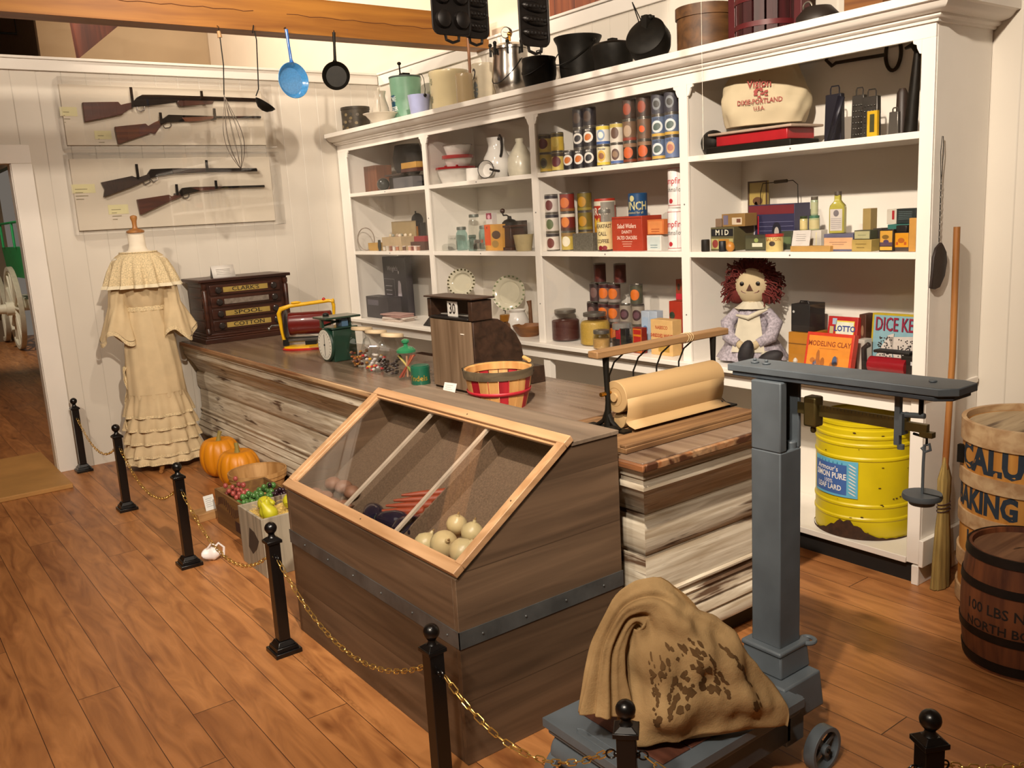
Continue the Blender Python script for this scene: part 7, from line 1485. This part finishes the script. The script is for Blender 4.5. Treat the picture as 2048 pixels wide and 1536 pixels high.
mb = MB(); mb.lathe([(.045, 0), (.05, .01), (.062, .09), (.064, .10), (.05, .095), (0, .09)], C('b0a078'), 28); one(mb, 'stone_crock', 'small tan crock at the right of the grinder', 'crock', (3.40, yc(pg(1830, 0)[0], 470, 3.40), S2))
# bottom: plates
def platter(label, px, py, rw, x, a_, b_, m1, m2, tilt, rz=0):
    c_ = at_x(px, py, x); t = thing('platter', label, 'plate', (c_.x, c_.y, c_.z), rz, 'serving plates on the bottom shelf'); T = RY(tilt) @ RY(-PI/2)
    mb = MB(); mb.lathe([(0, 0), (.62, 0), (.70, .012), (1.0, .020), (1.0, .024), (.70, .017), (.62, .006), (0, .005)], m1, 48, T @ Matrix.Diagonal((b_, a_, 1, 1))); mb.build('body', t)
    mb = MB(); 
    for k in range(22):
        q = 2*PI*k/22; p = T @ Vector((b_*.93*math.cos(q), a_*.93*math.sin(q), .0255)); mb.sph(p, .006, m2, 6, (.4, 1.5, 1))
    mb.build('rim_pattern', t)
    mb = MB(); mb.tube([T @ Vector((-b_, .03, 0)), T @ Vector((-b_*1.0, .03, .035))], .003, IRON, 5); mb.tube([T @ Vector((-b_, -.03, 0)), T @ Vector((-b_, -.03, .035))], .003, IRON, 5); zb_ = S3-t.location.z+.003; mb.tube([T @ Vector((-b_, .03, 0)), (-.03, .04, zb_), (.09, 0, zb_), T @ Vector((b_*.3, 0, -.02))], .003, IRON, 5); mb.tube([T @ Vector((-b_, -.03, 0)), (-.03, -.04, zb_), (.09, 0, zb_)], .003, IRON, 5); mb.build('plate_stand', t); return t
CHN = M('c6c0aa', .15, var=.03, coat=.4)
platter('oval cream platter with a dotted dark rim on the left', q5(1060, 0)[0], q5(0, 1210)[1], 0, 3.44, .12, .095, CHN, C('4a4428'), R(10), R(20))
platter('round white plate stacked at the back right behind the pitcher', q5(1420, 0)[0], q5(0, 1290)[1], 0, 3.60, .12, .12, CHN, C('7a8660'), R(12), R(30))
c_ = at_x(q5(1470, 0)[0], q5(0, 1320)[1], 3.50)
mb = MB(); mb.lathe([(.05, 0), (.07, .03), (.076, .08), (.06, .12), (.05, .14), (.058, .155), (0, .13)], EN, 30); one(mb, 'white_pitcher', 'glossy white jug in front of the round plate', 'jug', (3.50, c_.y, S3))
t = glassjar('amber_jar', 'squat amber glass jar with a domed lid', 'jar', 3.43, yc(q5(1385, 0)[0], 640, 3.43), S3, .055, .13, None, C('8a5a1a', .2), GL('a8701c', .7, .02, .06), nk=.6, lh=.04)
mb = MB(); mb.lathe([(.06, 0), (.085, .03), (.105, .07), (.1, .07), (.08, .034), (0, .012)], W('6a4020', '94602e', 'x', .5), 30); one(mb, 'wooden_bowl', 'brown wooden bowl by the third divider', 'bowl', (3.46, yc(q5(1560, 0)[0], 640, 3.46), S3))
mb = MB(); mb.lathe([(.04, 0), (.06, .02), (.07, .045), (.066, .045), (.056, .022), (0, .008)], C('6a6044', .25), 28); one(mb, 'glass_dish', 'small olive glass dish in front of the amber jar', 'dish', (3.36+.02, yc(q5(1330, 0)[0], 640, 3.38), S3))
mb = MB(); mb.tube([(0, 0, 0), (0, 0, .16), (0, .01, .20)], .014, C('6a4426'), 12, radii=[.016, .012, .018]); one(mb, 'wooden_pestle', 'upright brown wooden pestle at the back by the divider', 'pestle', (3.62, yc(q5(1565, 0)[0], q5(0, 1200)[1], 3.62), S3))

# ------------------------------------------------------------ first bay
bx('wooden_box', 'reddish-brown wooden box on the top shelf at the far left', 'box', q5(235, 0)[0], q5(390, 0)[0], q5(0, 320)[1], S1, 3.50, .14, W('5e3420', '7e4c30', 'z', .6))
t = thing('magic_lantern', 'large black shrouded machine on the top shelf of the first bay', 'machine', (3.56, yc(q5(620, 0)[0], 320, 3.56), S1))
mb = MB(); mb.box((-.08, -.16, 0), (.08, .14, .10), C('14110f')); mb.build('base', t, .004)
mb = MB(); mb.lathe([(.10, .10), (.15, .16), (.16, .24), (.13, .33), (0, .33)], C('1a1614', .7), 26, TR(.02, 0, 0), sx=.6); mb.build('hood', t)
mb = MB(); mb.box((-.16, -.19, .10), (-.081, .06, .112), C('3a2c26')); mb.build('shelf_board', t)
bx('yellow_box', 'small ochre box on the black machine in the first bay', 'box', q5(580, 0)[0], q5(695, 0)[0], q5(0, 265)[1], S1+.125+.013, 3.40, .06, C('b88a3c'), h=.042)
bx('brown_box', 'small dark red box under the ochre box', 'box', q5(580, 0)[0], q5(705, 0)[0], q5(0, 310)[1], S1+.113, 3.40, .07, C('4a2018'), h=.024)
bx('grey_box', 'grey slate box in front of the black machine', 'box', q5(520, 0)[0], q5(670, 0)[0], q5(0, 400)[1], S1, 3.36, .08, C('5a5a5e'))
mb = MB(); mb.sph((0, 0, .05), .05, C('2a2e2c', .15), 20); one(mb, 'dark_globe', 'dark glossy round bottle beside the wooden box', 'bottle', (3.45, yc(q5(445, 0)[0], 360, 3.45), S1))
# sewing things
def pw_(x, y): return (690+x*.0928, 400+y*.0928)
hpt = at_x(pw_(440, 0)[0], pw_(0, 880)[1], 3.385)
mb = MB(); rr_ = .088; mb.tube([(3.392-.35*rr_*math.cos(q), hpt.y+.92*rr_*math.cos(q), S2+rr_+.004+rr_*math.sin(q)) for q in [2*PI*i/40 for i in range(40)]], .004, C('8a7a6c'), 6, closed=True); one(mb, 'embroidery_hoop', 'large thin embroidery hoop standing at the left end', 'hoop')
t, w_, h_ = bx('sewing_box', 'open tan sewing box with its lid raised', 'box', pw_(790, 0)[0], pw_(1200, 0)[0], pw_(0, 800)[1], S2, 3.42, .12, C('b8a280'))
mb = MB(); mb.box((.12, -w_*1.15, h_*.8), (.13, w_*1.3, h_+.115), C('9a8660')); mb.build('lid', t, .002)
mb = MB(); g = random.Random(2)
for k in range(9): mb.sph((.02+.09*g.random(), -w_*.8+k*w_*.2, h_+.008), .014, C(g.choice(['c8b89a', 'a8907a', 'd0c4b0', '8a8a80'])), 10)
mb.build('notions', t)
bx('thread_box', 'low yellow box at the left of the sewing box', 'box', pw_(495, 0)[0], pw_(720, 0)[0], pw_(0, 925)[1], S2, 3.40, .06, C('b89044'))
mb = MB(); mb.tube([(0, 0, 0), (0, 0, .04), (0, 0, .085)], .012, C('20241a'), 12, radii=[.010, .015, .010]); one(mb, 'sewing_awl', 'short dark upright handle in front of the sewing box', 'handle', (3.375, yc(pw_(745, 0)[0], 490, 3.375), S2))
for i, (zx, c1_, c2_, x_) in enumerate(((830, 'd0c8b8', 'a89a88', 3.36), (900, 'c8beb0', 'd8d0c4', 3.36), (975, '8a5a48', 'b07060', 3.36), (1040, 'd4ccc0', 'c8bcb0', 3.36), (1110, 'b8785c', 'd0c8b8', 3.36), (1260, '6a4a3a', 'e0d0c4', 3.36), (1380, 'd8a890', 'e8dcd4', 3.36), (1450, '7a3a30', 'd8b8a8', 3.365), (1500, 'e0c4b8', 'ece4dc', 3.36), (1570, '9a6a54', 'e0d4cc', 3.36))):
    y_ = yc(pw_(zx, 0)[0], 490, x_); mb = MB(); mb.lathe([(.014, 0), (.014, .004), (.009, .005), (.009, .033), (.014, .034), (.014, .038), (0, .038)], C(c2_), 14); t = thing('thread_spool', 'small thread spool in the front row, %s from the left' % ORD[i], 'spool', (x_+.005, y_, S2), 0, 'thread spools in the first bay'); mb.build('spool', t); mb = MB(); mb.lathe([(.012, .006), (.0125, .032)], C(c1_), 14, cap=False); mb.build('thread', t)
t, w_, h_ = bx('trinket_case', 'brown case with red and orange things heaped on it by the divider', 'box', pw_(1410, 0)[0], pw_(1710, 0)[0], pw_(0, 900)[1], S2, 3.45, .10, C('4a2a1e'))
bx('red_box', 'small red box on the brown case by the divider', 'box', pw_(1480, 0)[0], pw_(1710, 0)[0], pw_(0, 780)[1], S2+h_+.0006, 3.455, .07, C('8a2028'))
bx('yellow_figure', 'small yellow and orange package behind the thread spools', 'package', pw_(1380, 0)[0], pw_(1510, 0)[0], pw_(0, 570)[1], S2, 3.57, .03, C('b8741c'), lambda d, w, h: rect(d, -w*.9, w*.1, h*.4, h*.95, 'cfa040'))
bx('purple_jar', 'dark purple canister behind the spools', 'canister', pw_(1265, 0)[0], pw_(1375, 0)[0], pw_(0, 560)[1], S2, 3.59, .05, C('3a2434'))
t = thing('toy_sewing_machine', 'small black hand sewing machine at the back near the divider', 'sewing machine', (3.62, yc(pw_(1560, 0)[0], 440, 3.62), S2))
mb = MB(); mb.box((-.03, -.10, 0), (.03, .08, .09), C('2a2420')); mb.box((-.025, -.08, .09), (.025, .06, .20), C('1c1a1a', .4)); mb.lathe([(.03, -.01), (.055, 0), (.03, .01)], C('1c1a1a'), 20, TR(0, .0, .22) @ RX(PI/2)); mb.tube([(0, .02, .22), (0, .02, .29)], .006, C('1c1a1a')); mb.build('machine', t, .003)
# bottom
def deco_lady(d, w, h):
    rect(d, -w*.9, w*.9, h*.06, h*.97, '26232e'); txt(d, "Wright's", .055, 'b0aab4', 0, h*.80, .9, .01, .001)
    for (u0, u1, v0, v1) in ((-w*.8, w*.1, h*.62, h*.625), (-w*.8, w*.1, h*.1, h*.105), (-w*.8, -w*.79, h*.1, h*.62), (w*.09, w*.1, h*.1, h*.62)): rect(d, u0, u1, v0, v1, 'a8a2ac', .001)
    for k in range(5): rect(d, -w*.6+.004*k, -w*.1-.004*k, h*.5-k*.035, h*.51-k*.035, 'b4aeb8', .001)
    disc(d, w*.45, h*.74, .010, .014, 'c0b8c0', .001); d.flat([(-.001, -(w*.45+u), h*.34+v) for u, v in ((-.03, 0), (.035, 0), (.028, .05), (.03, .10), (.012, .125), (-.012, .125), (-.02, .08), (-.024, .04))], C('c0b8c0'))
bx('corset_box', 'tall black advertising box with a lady in white outline', 'box', q5(412, 0)[0], q5(610, 0)[0], q5(0, 1012)[1], S3, 3.60, .06, C('25222c'), deco_lady)
t, w_, h_ = bx('hat_box', 'flat black lidded box in front of the tall black box', 'box', q5(300, 0)[0], q5(480, 0)[0], q5(0, 1320)[1], S3, 3.42, .12, C('2a2730'), lambda d, w, h: rect(d, -w*.7, w*.2, h*.6, h*.85, '5a5662'))
g = random.Random(5)
for i, (dx, dy, rz, c_, hh) in enumerate(((0, 0, .2, 'c8b8ac', .018), (.005, -.02, .35, 'd0c4ba', .014), (.0, -.01, .12, 'a88078', .014), (-.005, .0, .28, 'b08c84', .01))):
    y_ = yc(q5(560, 0)[0], 650, 3.42)
    z_ = S3+[0, .0185, .033, .0475][i]; mb = MB(); mb.box((-.07, -.13, 0), (.07, .13, hh), M(c_, .8, 0, .1, 60, .3)); one(mb, 'folded_cloth', ['lowest of the folded linens, pale', 'second of the folded linens, cream edge', 'third of the folded linens, dusty pink', 'topmost folded linen, mottled pink'][i], 'cloth', (3.425+dx, y_+dy, z_), rz-.15, 'folded linens in the first bay', bev=.004)
mb = MB(); mb.box((0, -.07, 0), (.02, .07, .13), C('3a4a5a'), RX(R(0)) @ RY(R(14))); one(mb, 'blue_folder', 'slate blue folder leaning against the divider', 'folder', (3.52, 5.49, S3+.001), R(15))
mb = MB(); mb.add([(0, .10, 0), (0, -.08, 0), (.05, -.075, .14), (.05, -.03, .14)], [(0, 1, 2, 3)], C('171314')); o = one(mb, 'black_lace_cap', 'black pointed cloth leaning in front of the folder', 'cloth', (3.36, 5.52, S3+.003)); o.modifiers.new('s', 'SOLIDIFY').thickness = .01

# ------------------------------------------------------------ on top of the unit
def pt_(x, y): return (670+x*.14648, 120+y*.14648)
T0 = TOPZ
def top(px, x): return at_x(px, 200, x)
yy, rr_, zt = dim(pt_(75, 0)[0], pt_(470, 0)[0], pt_(0, 650)[1], 3.50)
t = thing('patterned_tin', 'round dark patterned tin at the left end of the cornice', 'tin', (3.50, yy, T0)); hh = zt-T0
mb = MB(); mb.lathe([(rr_*.97, 0), (rr_*.97, hh*.9), (rr_, hh*.9), (rr_, hh), (0, hh)], M('3a3226', .5, .2, var=.5, scale=22), 32); mb.build('body', t)
mb = MB(); g = random.Random(8)
for k in range(26): wrapdisc(mb, (0, 0, 0), rr_*.97+.001, R(130)+g.random()*2.2, g.uniform(.02, hh*.8), .014, .012, C(g.choice(['6a5a3a', '5a5044', '2a2620', '7a6a4a'])), 7)
mb.build('decoration', t)
STW = M('cfc6b6', .25, var=.04, coat=.3)
yy, rr_, zt = dim(pt_(340, 0)[0], pt_(900, 0)[0], pt_(0, 700)[1], 3.42); rr_ = .105
yb = yc(783, 222, 3.40)
t = thing('wash_bowl', 'wide pale ceramic wash bowl beneath the white pitcher', 'bowl', (3.40, yc(762, 222, 3.40), T0))
mb = MB(); rr_ = .135; mb.lathe([(0, .004), (.05, 0), (.055, .004), (.085, .04), (.118, .078), (.135, .085), (.137, .09), (.115, .084), (.08, .046), (.04, .012), (0, .01)], STW, 44); mb.build('body', t)
t = thing('white_jug', 'tall white ceramic pitcher standing in the wash bowl', 'pitcher', (3.40, yc(762, 222, 3.40), T0+.012), R(-35))
mb = MB(); mb.lathe([(.052, 0), (.058, .006), (.066, .06), (.06, .12), (.044, .17), (.038, .20), (.046, .235), (.044, .236), (.034, .2), (0, .17)], STW, 36, wob=lambda a, z: 1+(.9*max(0, math.cos(a-PI*.55))**5 if z > .215 else .0)); mb.build('body', t)
mb = MB(); mb.tube([(0, -.038, .225), (0, -.06, .25), (0, -.09, .235), (0, -.098, .17), (0, -.085, .10), (0, -.062, .06)], .008, STW, 8); mb.build('handle', t)
GM2 = M('6f9a80', .4, var=.14, scale=8)
yy, rr_, zt = dim(pt_(735, 0)[0], pt_(1165, 0)[0], pt_(0, 240)[1], 3.58)
t = thing('ice_cream_freezer', 'green pail freezer with blue shield label and crank lid', 'pail', (3.58, yy, T0)); hh = zt-T0-.0; r1 = rr_
mb = MB(); mb.lathe([(r1*.88, 0), (r1, hh-.01), (r1*.98, hh), (0, hh-.004)], GM2, 40); mb.build('body', t)
mb = MB(); mb.lathe([(r1*1.0, hh-.008), (r1*1.02, hh-.006), (r1*1.02, hh+.004), (r1*.98, hh+.004)], C('3a4a44'), 40); mb.box((-.03, -.03, hh), (.03, .03, hh+.03), IRON); mb.tube([(0, -.03, hh+.015), (0, .06, hh+.015), (0, .065, hh+.10)], .006, IRON); mb.sph((0, .065, hh+.11), .016, IRON, 12, (1, 1, .8)); mb.build('lid_crank', t)
mb = MB(); rf = lambda z: r1*(.88+.12*z/hh)+.001; a0 = R(172)
wrapband(mb, (0, 0, 0), rf, a0-.42, a0+.32, hh*.22, hh*.62, C('1d5570')); 
v = [(u, z) for u, z in ((-.42, hh*.22), (.32, hh*.22), (.15, hh*.1), (-.05, hh*.05), (-.25, hh*.1))]; mb.add([((rf(z))*math.cos(a0+u), (rf(z))*math.sin(a0+u), z) for u, z in v], [(0, 4, 3, 2, 1)], C('1d5570'))
rg2 = lambda z: rf(z)+.001
wraptext(mb, 'ACME', .05, C('c8d4d0'), (0, 0, hh*.53), rg2, a0-.03, .8, .02); wraptext(mb, 'FREEZER', .042, C('dde4e0'), (0, 0, hh*.33), rg2, a0-.03, .75, .03); mb.build('shield_label', t)
yy, rr_, zt = dim(pt_(985, 0)[0], pt_(1300, 0)[0], pt_(0, 480)[1], 3.34+.04)
t = thing('lilac_pail', 'small pale lilac-blue pail with a wire bail on the cornice', 'pail', (3.38, yy, T0)); hh = zt-T0
mb = MB(); mb.lathe([(rr_*.78, 0), (rr_*.98, hh-.004), (rr_, hh), (rr_*.96, hh-.002), (rr_*.75, .01), (0, .01)], M('9aa0c4', .3, var=.04, coat=.3), 36); mb.build('body', t)
mb = MB(); mb.tube([(0, -rr_, hh-.01), (-.0, -rr_-.01, hh+.03), (.01, -rr_*.8, hh+.10), (.015, -rr_*.4, hh+.135), (.01, -rr_*.1, hh+.14)], .0025, IRON, 6); mb.sph((0, -rr_-.004, hh-.012), .012, IRON, 8); mb.build('bail', t)
CRK = M('b3a582', .25, var=.08, scale=5, coat=.4)
def crock(label, pl_, pr_, pt, x, m, name='stoneware_crock', ears=False):
    yy, rr_, zt = dim(pl_, pr_, pt, x); hh = zt-T0
    t = thing(name, label, 'crock', (x, yy, T0), 0, 'stoneware crocks on top of the shelving')
    mb = MB(); mb.lathe([(rr_*.92, 0), (rr_*.96, .02), (rr_*.97, hh-.03), (rr_, hh-.022), (rr_, hh-.004), (rr_*.97, hh), (rr_*.88, hh-.002), (rr_*.87, hh*.5), (0, hh*.5)], m, 44); mb.build('body', t); return t, rr_*.97, hh
t, r_c, hh = crock('wide tan stoneware crock with small flower stamps', pt_(1270, 0)[0], pt_(1830, 0)[0], pt_(0, 160)[1], 3.56, CRK)
mb = MB()
for z in (.35, .75):
    for k in range(7): wrapdisc(mb, (0, 0, 0), r_c+.001, R(172)+.07*math.cos(k*.9), hh*z+.018*math.sin(k*.9), .006, .006, C('6a6a54'), 8)
mb.build('flower_stamp', t)
crock('narrower tan crock in front, right of the flower-stamped one', pt_(1635, 0)[0], pt_(1860, 0)[0]+2, pt_(0, 190)[1], 3.40, M('b09c78', .25, var=.08, scale=5, coat=.4))
t, r_c, hh = crock('cream crock with a number 2 and a blue stamp holding a wooden dasher', pt_(1860, 0)[0], pt_(1860, 0)[0]+46, 128, 3.56, M('cfc4ac', .25, var=.06, coat=.4))
mb = MB(); wraptext(mb, '2', .10, C('2a2a30'), (0, 0, hh*.74), lambda z: r_c+.001, R(180), .8, .02)
for k in range(9): wrapdisc(mb, (0, 0, 0), r_c+.001, R(182)+.16*math.cos(k*.7), hh*.40+.04*math.sin(k*.7), .014, .012, C('7f8a90'), 8)
mb.build('stamp', t)
a = at_x(937, 60, 3.54); b = at_x(935, 150, 3.54)
mb = MB(); mb.tube([(3.53, a.y-.004, T0+.14), (3.53, a.y, a.z+.08)], .010, W('7a4e30', 'a06e48', 'z', .5), 10); one(mb, 'churn_dasher', 'thin wooden dasher stick rising in front of the numbered crock', 'stick')
# pressure canner
yy, rr_, zt = dim(981, 1058, 90, 3.47); hh = at_x(1020, 90, 3.47).z-T0
t = thing('pressure_canner', 'shiny steel pressure canner with a dial gauge and clamps', 'pressure cooker', (3.47, yy, T0))
SS = M('a8a29a', .22, 1, var=.1)
mb = MB(); mb.lathe([(rr_*.72, 0), (rr_*.88, .02), (rr_, hh*.30), (rr_, hh*.55), (rr_*.9, hh*.80), (rr_*.93, hh*.9)], SS, 44); mb.build('pot', t)
mb = MB(); mb.lathe([(rr_*.98, hh*.90), (rr_*1.02, hh*.905), (rr_*1.02, hh*.95), (rr_*.9, hh*.97), (rr_*.6, hh*1.02), (0, hh*1.04)], SS, 44); mb.build('lid', t)
for k in range(5):
    a = R(100+k*42); mb = MB(); mb.box((-.008, -.006, hh*.80), (.008, .006, hh*1.0), IRON, TR(rr_*1.02*math.cos(a), rr_*1.02*math.sin(a), 0) @ RZ(a)); mb.sph((rr_*1.02*math.cos(a), rr_*1.02*math.sin(a), hh*1.01), .012, IRON, 10); mb.build('clamp', t)
mb = MB(); mb.tube([(-.02, .0, hh*1.03), (-.02, 0, hh*1.12)], .008, BRASS); TT = TR(-.02, 0, hh*1.22) @ RZ(R(25)) @ RY(-PI/2); mb.lathe([(0, -.012), (.034, -.012), (.034, .01), (.03, .014), (0, .014)], M('4a4038', .3, .8), 26, TT); mb.lathe([(.0, .0145), (.029, .0145)], C('d8d4c8'), 26, TT, cap=False); mb.tube([TT @ Vector((-.004, -.02, .0155)), TT @ Vector((.006, .016, .0155))], .0012, TX, 4); mb.build('gauge', t)
mb = MB(); mb.tube([(-.045, -.06, hh*1.03), (-.045, -.06, hh*1.14)], .008, BRASS); mb.sph((-.045, -.06, hh*1.16), .014, BRASS, 10); mb.build('valve', t)
mb = MB(); mb.tube([(-rr_*1.0*math.cos(q), rr_*1.02*math.sin(q), hh*.72-.14*math.cos(q)) for q in [R(-88)+R(176)*i/20 for i in range(21)]], .003, IRON, 6); mb.build('bail', t)
# iron ware
def ironpot(label, pl_, pr_, pt, x, prof, cat_='pot', extra=None, name='iron_kettle', squash=1):
    yy, rr_, zt = dim(pl_, pr_, pt, x); hh = zt-T0
    t = thing(name, label, cat_, (x, yy, T0), 0, 'black iron pots on top of the shelving')
    mb = MB(); mb.lathe([(rr_*r, hh*z) for r, z in prof], IRON, 44); mb.build('body', t)
    if extra: extra(t, rr_, hh)
    return t
def bail(t, r, h):
    mb = MB(); mb.tube([(-r*1.0*math.cos(q), r*1.01*math.sin(q), h*.85-h*.45*math.cos(q)) for q in [R(-88)+R(176)*i/20 for i in range(21)]], .0032, IRON, 6); mb.build('bail', t)
    mb = MB(); mb.sph((0, r, h*.86), .012, IRON, 8); mb.build('lug', t); mb = MB(); mb.sph((0, -r, h*.86), .012, IRON, 8); mb.build('lug', t)
ironpot('low black iron kettle with a lid and bail next to the canner', 1042, 1112, 112, 3.38, [(.6, 0), (.85, .12), (.98, .4), (1, .62), (.95, .8), (.99, .86), (.97, .93), (.5, .99), (0, 1)], extra=lambda t, r, h: (bail(t, r, h), MB().tube([(0, -.02, h), (0, -.015, h+.03), (0, .015, h+.03), (0, .02, h)], .004, IRON, 6).build('lid_loop', t)))
ironpot('big flared black iron pot with bail in the middle of the row', 1107, 1203, 75, 3.50, [(.55, 0), (.72, .06), (.80, .3), (.82, .6), (.88, .85), (1, .97), (1.01, 1), (.96, 1), (.80, .85), (.76, .3), (0, .2)], extra=bail)
ironpot('wide low black dutch oven between the big pot and the hanging kettle', 1182, 1268, 83, 3.44, [(.78, 0), (.85, .05), (.97, .7), (1, .78), (1, .86), (.9, .93), (.5, .99), (0, 1)], extra=lambda t, r, h: MB().box((-.02, -.018, h*.98), (.02, .018, h*1.09), IRON).build('lid_knob', t))
t = thing('hanging_kettle', 'round black iron kettle tipped on its side with twin wire bails', 'kettle', (3.40, yc(1300, 100, 3.40), T0+.105), 0, 'black iron pots on top of the shelving')
mb = MB(); T = RZ(R(20)) @ RY(R(-62)); mb.lathe([(0, -.085), (.05, -.082), (.09, -.055), (.108, -.01), (.105, .03), (.098, .05), (.104, .06), (.10, .064), (.05, .075), (0, .078)], IRON, 40, T); mb.build('body', t)
mb = MB(); mb.box((-.03, -.018, .06), (.03, .018, .125), IRON, TR(-.02, -.01, 0)); mb.sph((-.02, .01, .12), .014, IRON, 8); mb.sph((-.02, -.025, .115), .014, IRON, 8); mb.build('lug', t)
mb = MB(); mb.tube([(-.02, .03, .10), (-.0, .10, .19), (0, .115, .215)], .0028, IRON, 6); mb.tube([(-.02, .055, .085), (0, .075, .12), (0, .115, .215)], .0028, IRON, 6); mb.build('bail', t)
# round cheese box, press, lid, box
yy, rr_, zt = dim(1352, 1470, 18, 3.52)
t = thing('cheese_box', 'large round brown bentwood box on top at the right', 'box', (3.52, yy, T0)); hh = at_x(1375, 14, 3.42).z-T0
BWD = W('4a3018', '6e4a26', 'x', .55, 1); mb = MB(); mb.lathe([(rr_*.97, 0), (rr_*.97, hh*.84)], BWD, 48); mb.build('body', t); mb = MB(); mb.lathe([(rr_*.975, hh*.78), (rr_*1.02, hh*.78), (rr_*1.02, hh), (0, hh)], BWD, 48); mb.build('lid', t)
t = thing('fruit_press', 'dark red slatted wooden fruit press on top of the unit', 'press', (3.52, yc(1535, 40, 3.52), T0)); DR = W('2a0e0c', '45161a', 'z', .5); rr_ = .135
for k in range(16):
    a = 2*PI*k/16; mb = MB(); mb.bc((rr_*math.cos(a), rr_*math.sin(a), .16), (.012, .046, .32), DR, None, a); mb.build('slat', t)
for z in (.06, .17, .28):
    mb = MB(); mb.lathe([(rr_+.007, z), (rr_+.010, z), (rr_+.010, z+.022), (rr_+.007, z+.022)], M('541418', .5), 36, cap=False); o = mb.build('red_hoop', t); o.modifiers.new('s', 'SOLIDIFY').thickness = .002
mb = MB(); mb.box((-.03, -.20, 0), (.03, -.16, .40), M('4a1014', .4)); mb.build('upright', t, .003); mb = MB(); mb.box((-.03, .16, 0), (.03, .20, .40), M('4a1014', .4)); mb.build('upright', t, .003)
yy, rr_, zt = dim(1592, 1680, 12, 3.48)
t = thing('dark_kettle', 'dark brownish kettle lid with a ring right of the fruit press', 'kettle', (3.48, yy, T0)); mb = MB(); hh = zt-T0; mb.lathe([(rr_*.9, 0), (rr_, .02), (rr_*.95, hh*.6), (rr_*.6, hh*.95), (0, hh)], M('2e2620', .5, .3), 36); mb.build('body', t); mb = MB(); mb.tube([(-.03, .03+.022*math.cos(q), hh*.98+.022*math.sin(q)) for q in [2*PI*i/16 for i in range(16)]], .004, M('8a8478', .3, .8), 6, closed=True); mb.build('ring', t)
t, w_, h_ = bx('wooden_chest', 'orange-brown wooden chest at the right end of the cornice', 'box', 1688, 1765, 0, T0, 3.45, .2, W('6e421c', '94622e', 'y', .5), h=.22)
t, w_, h_ = bx('dark_chest', 'dark brown chest just beyond the orange-brown one', 'box', 1766, 1812, 0, T0, 3.52, .16, W('2e1a12', '45281a', 'y', .5), h=.25)

# dark things stored in the low open shelves behind the counter
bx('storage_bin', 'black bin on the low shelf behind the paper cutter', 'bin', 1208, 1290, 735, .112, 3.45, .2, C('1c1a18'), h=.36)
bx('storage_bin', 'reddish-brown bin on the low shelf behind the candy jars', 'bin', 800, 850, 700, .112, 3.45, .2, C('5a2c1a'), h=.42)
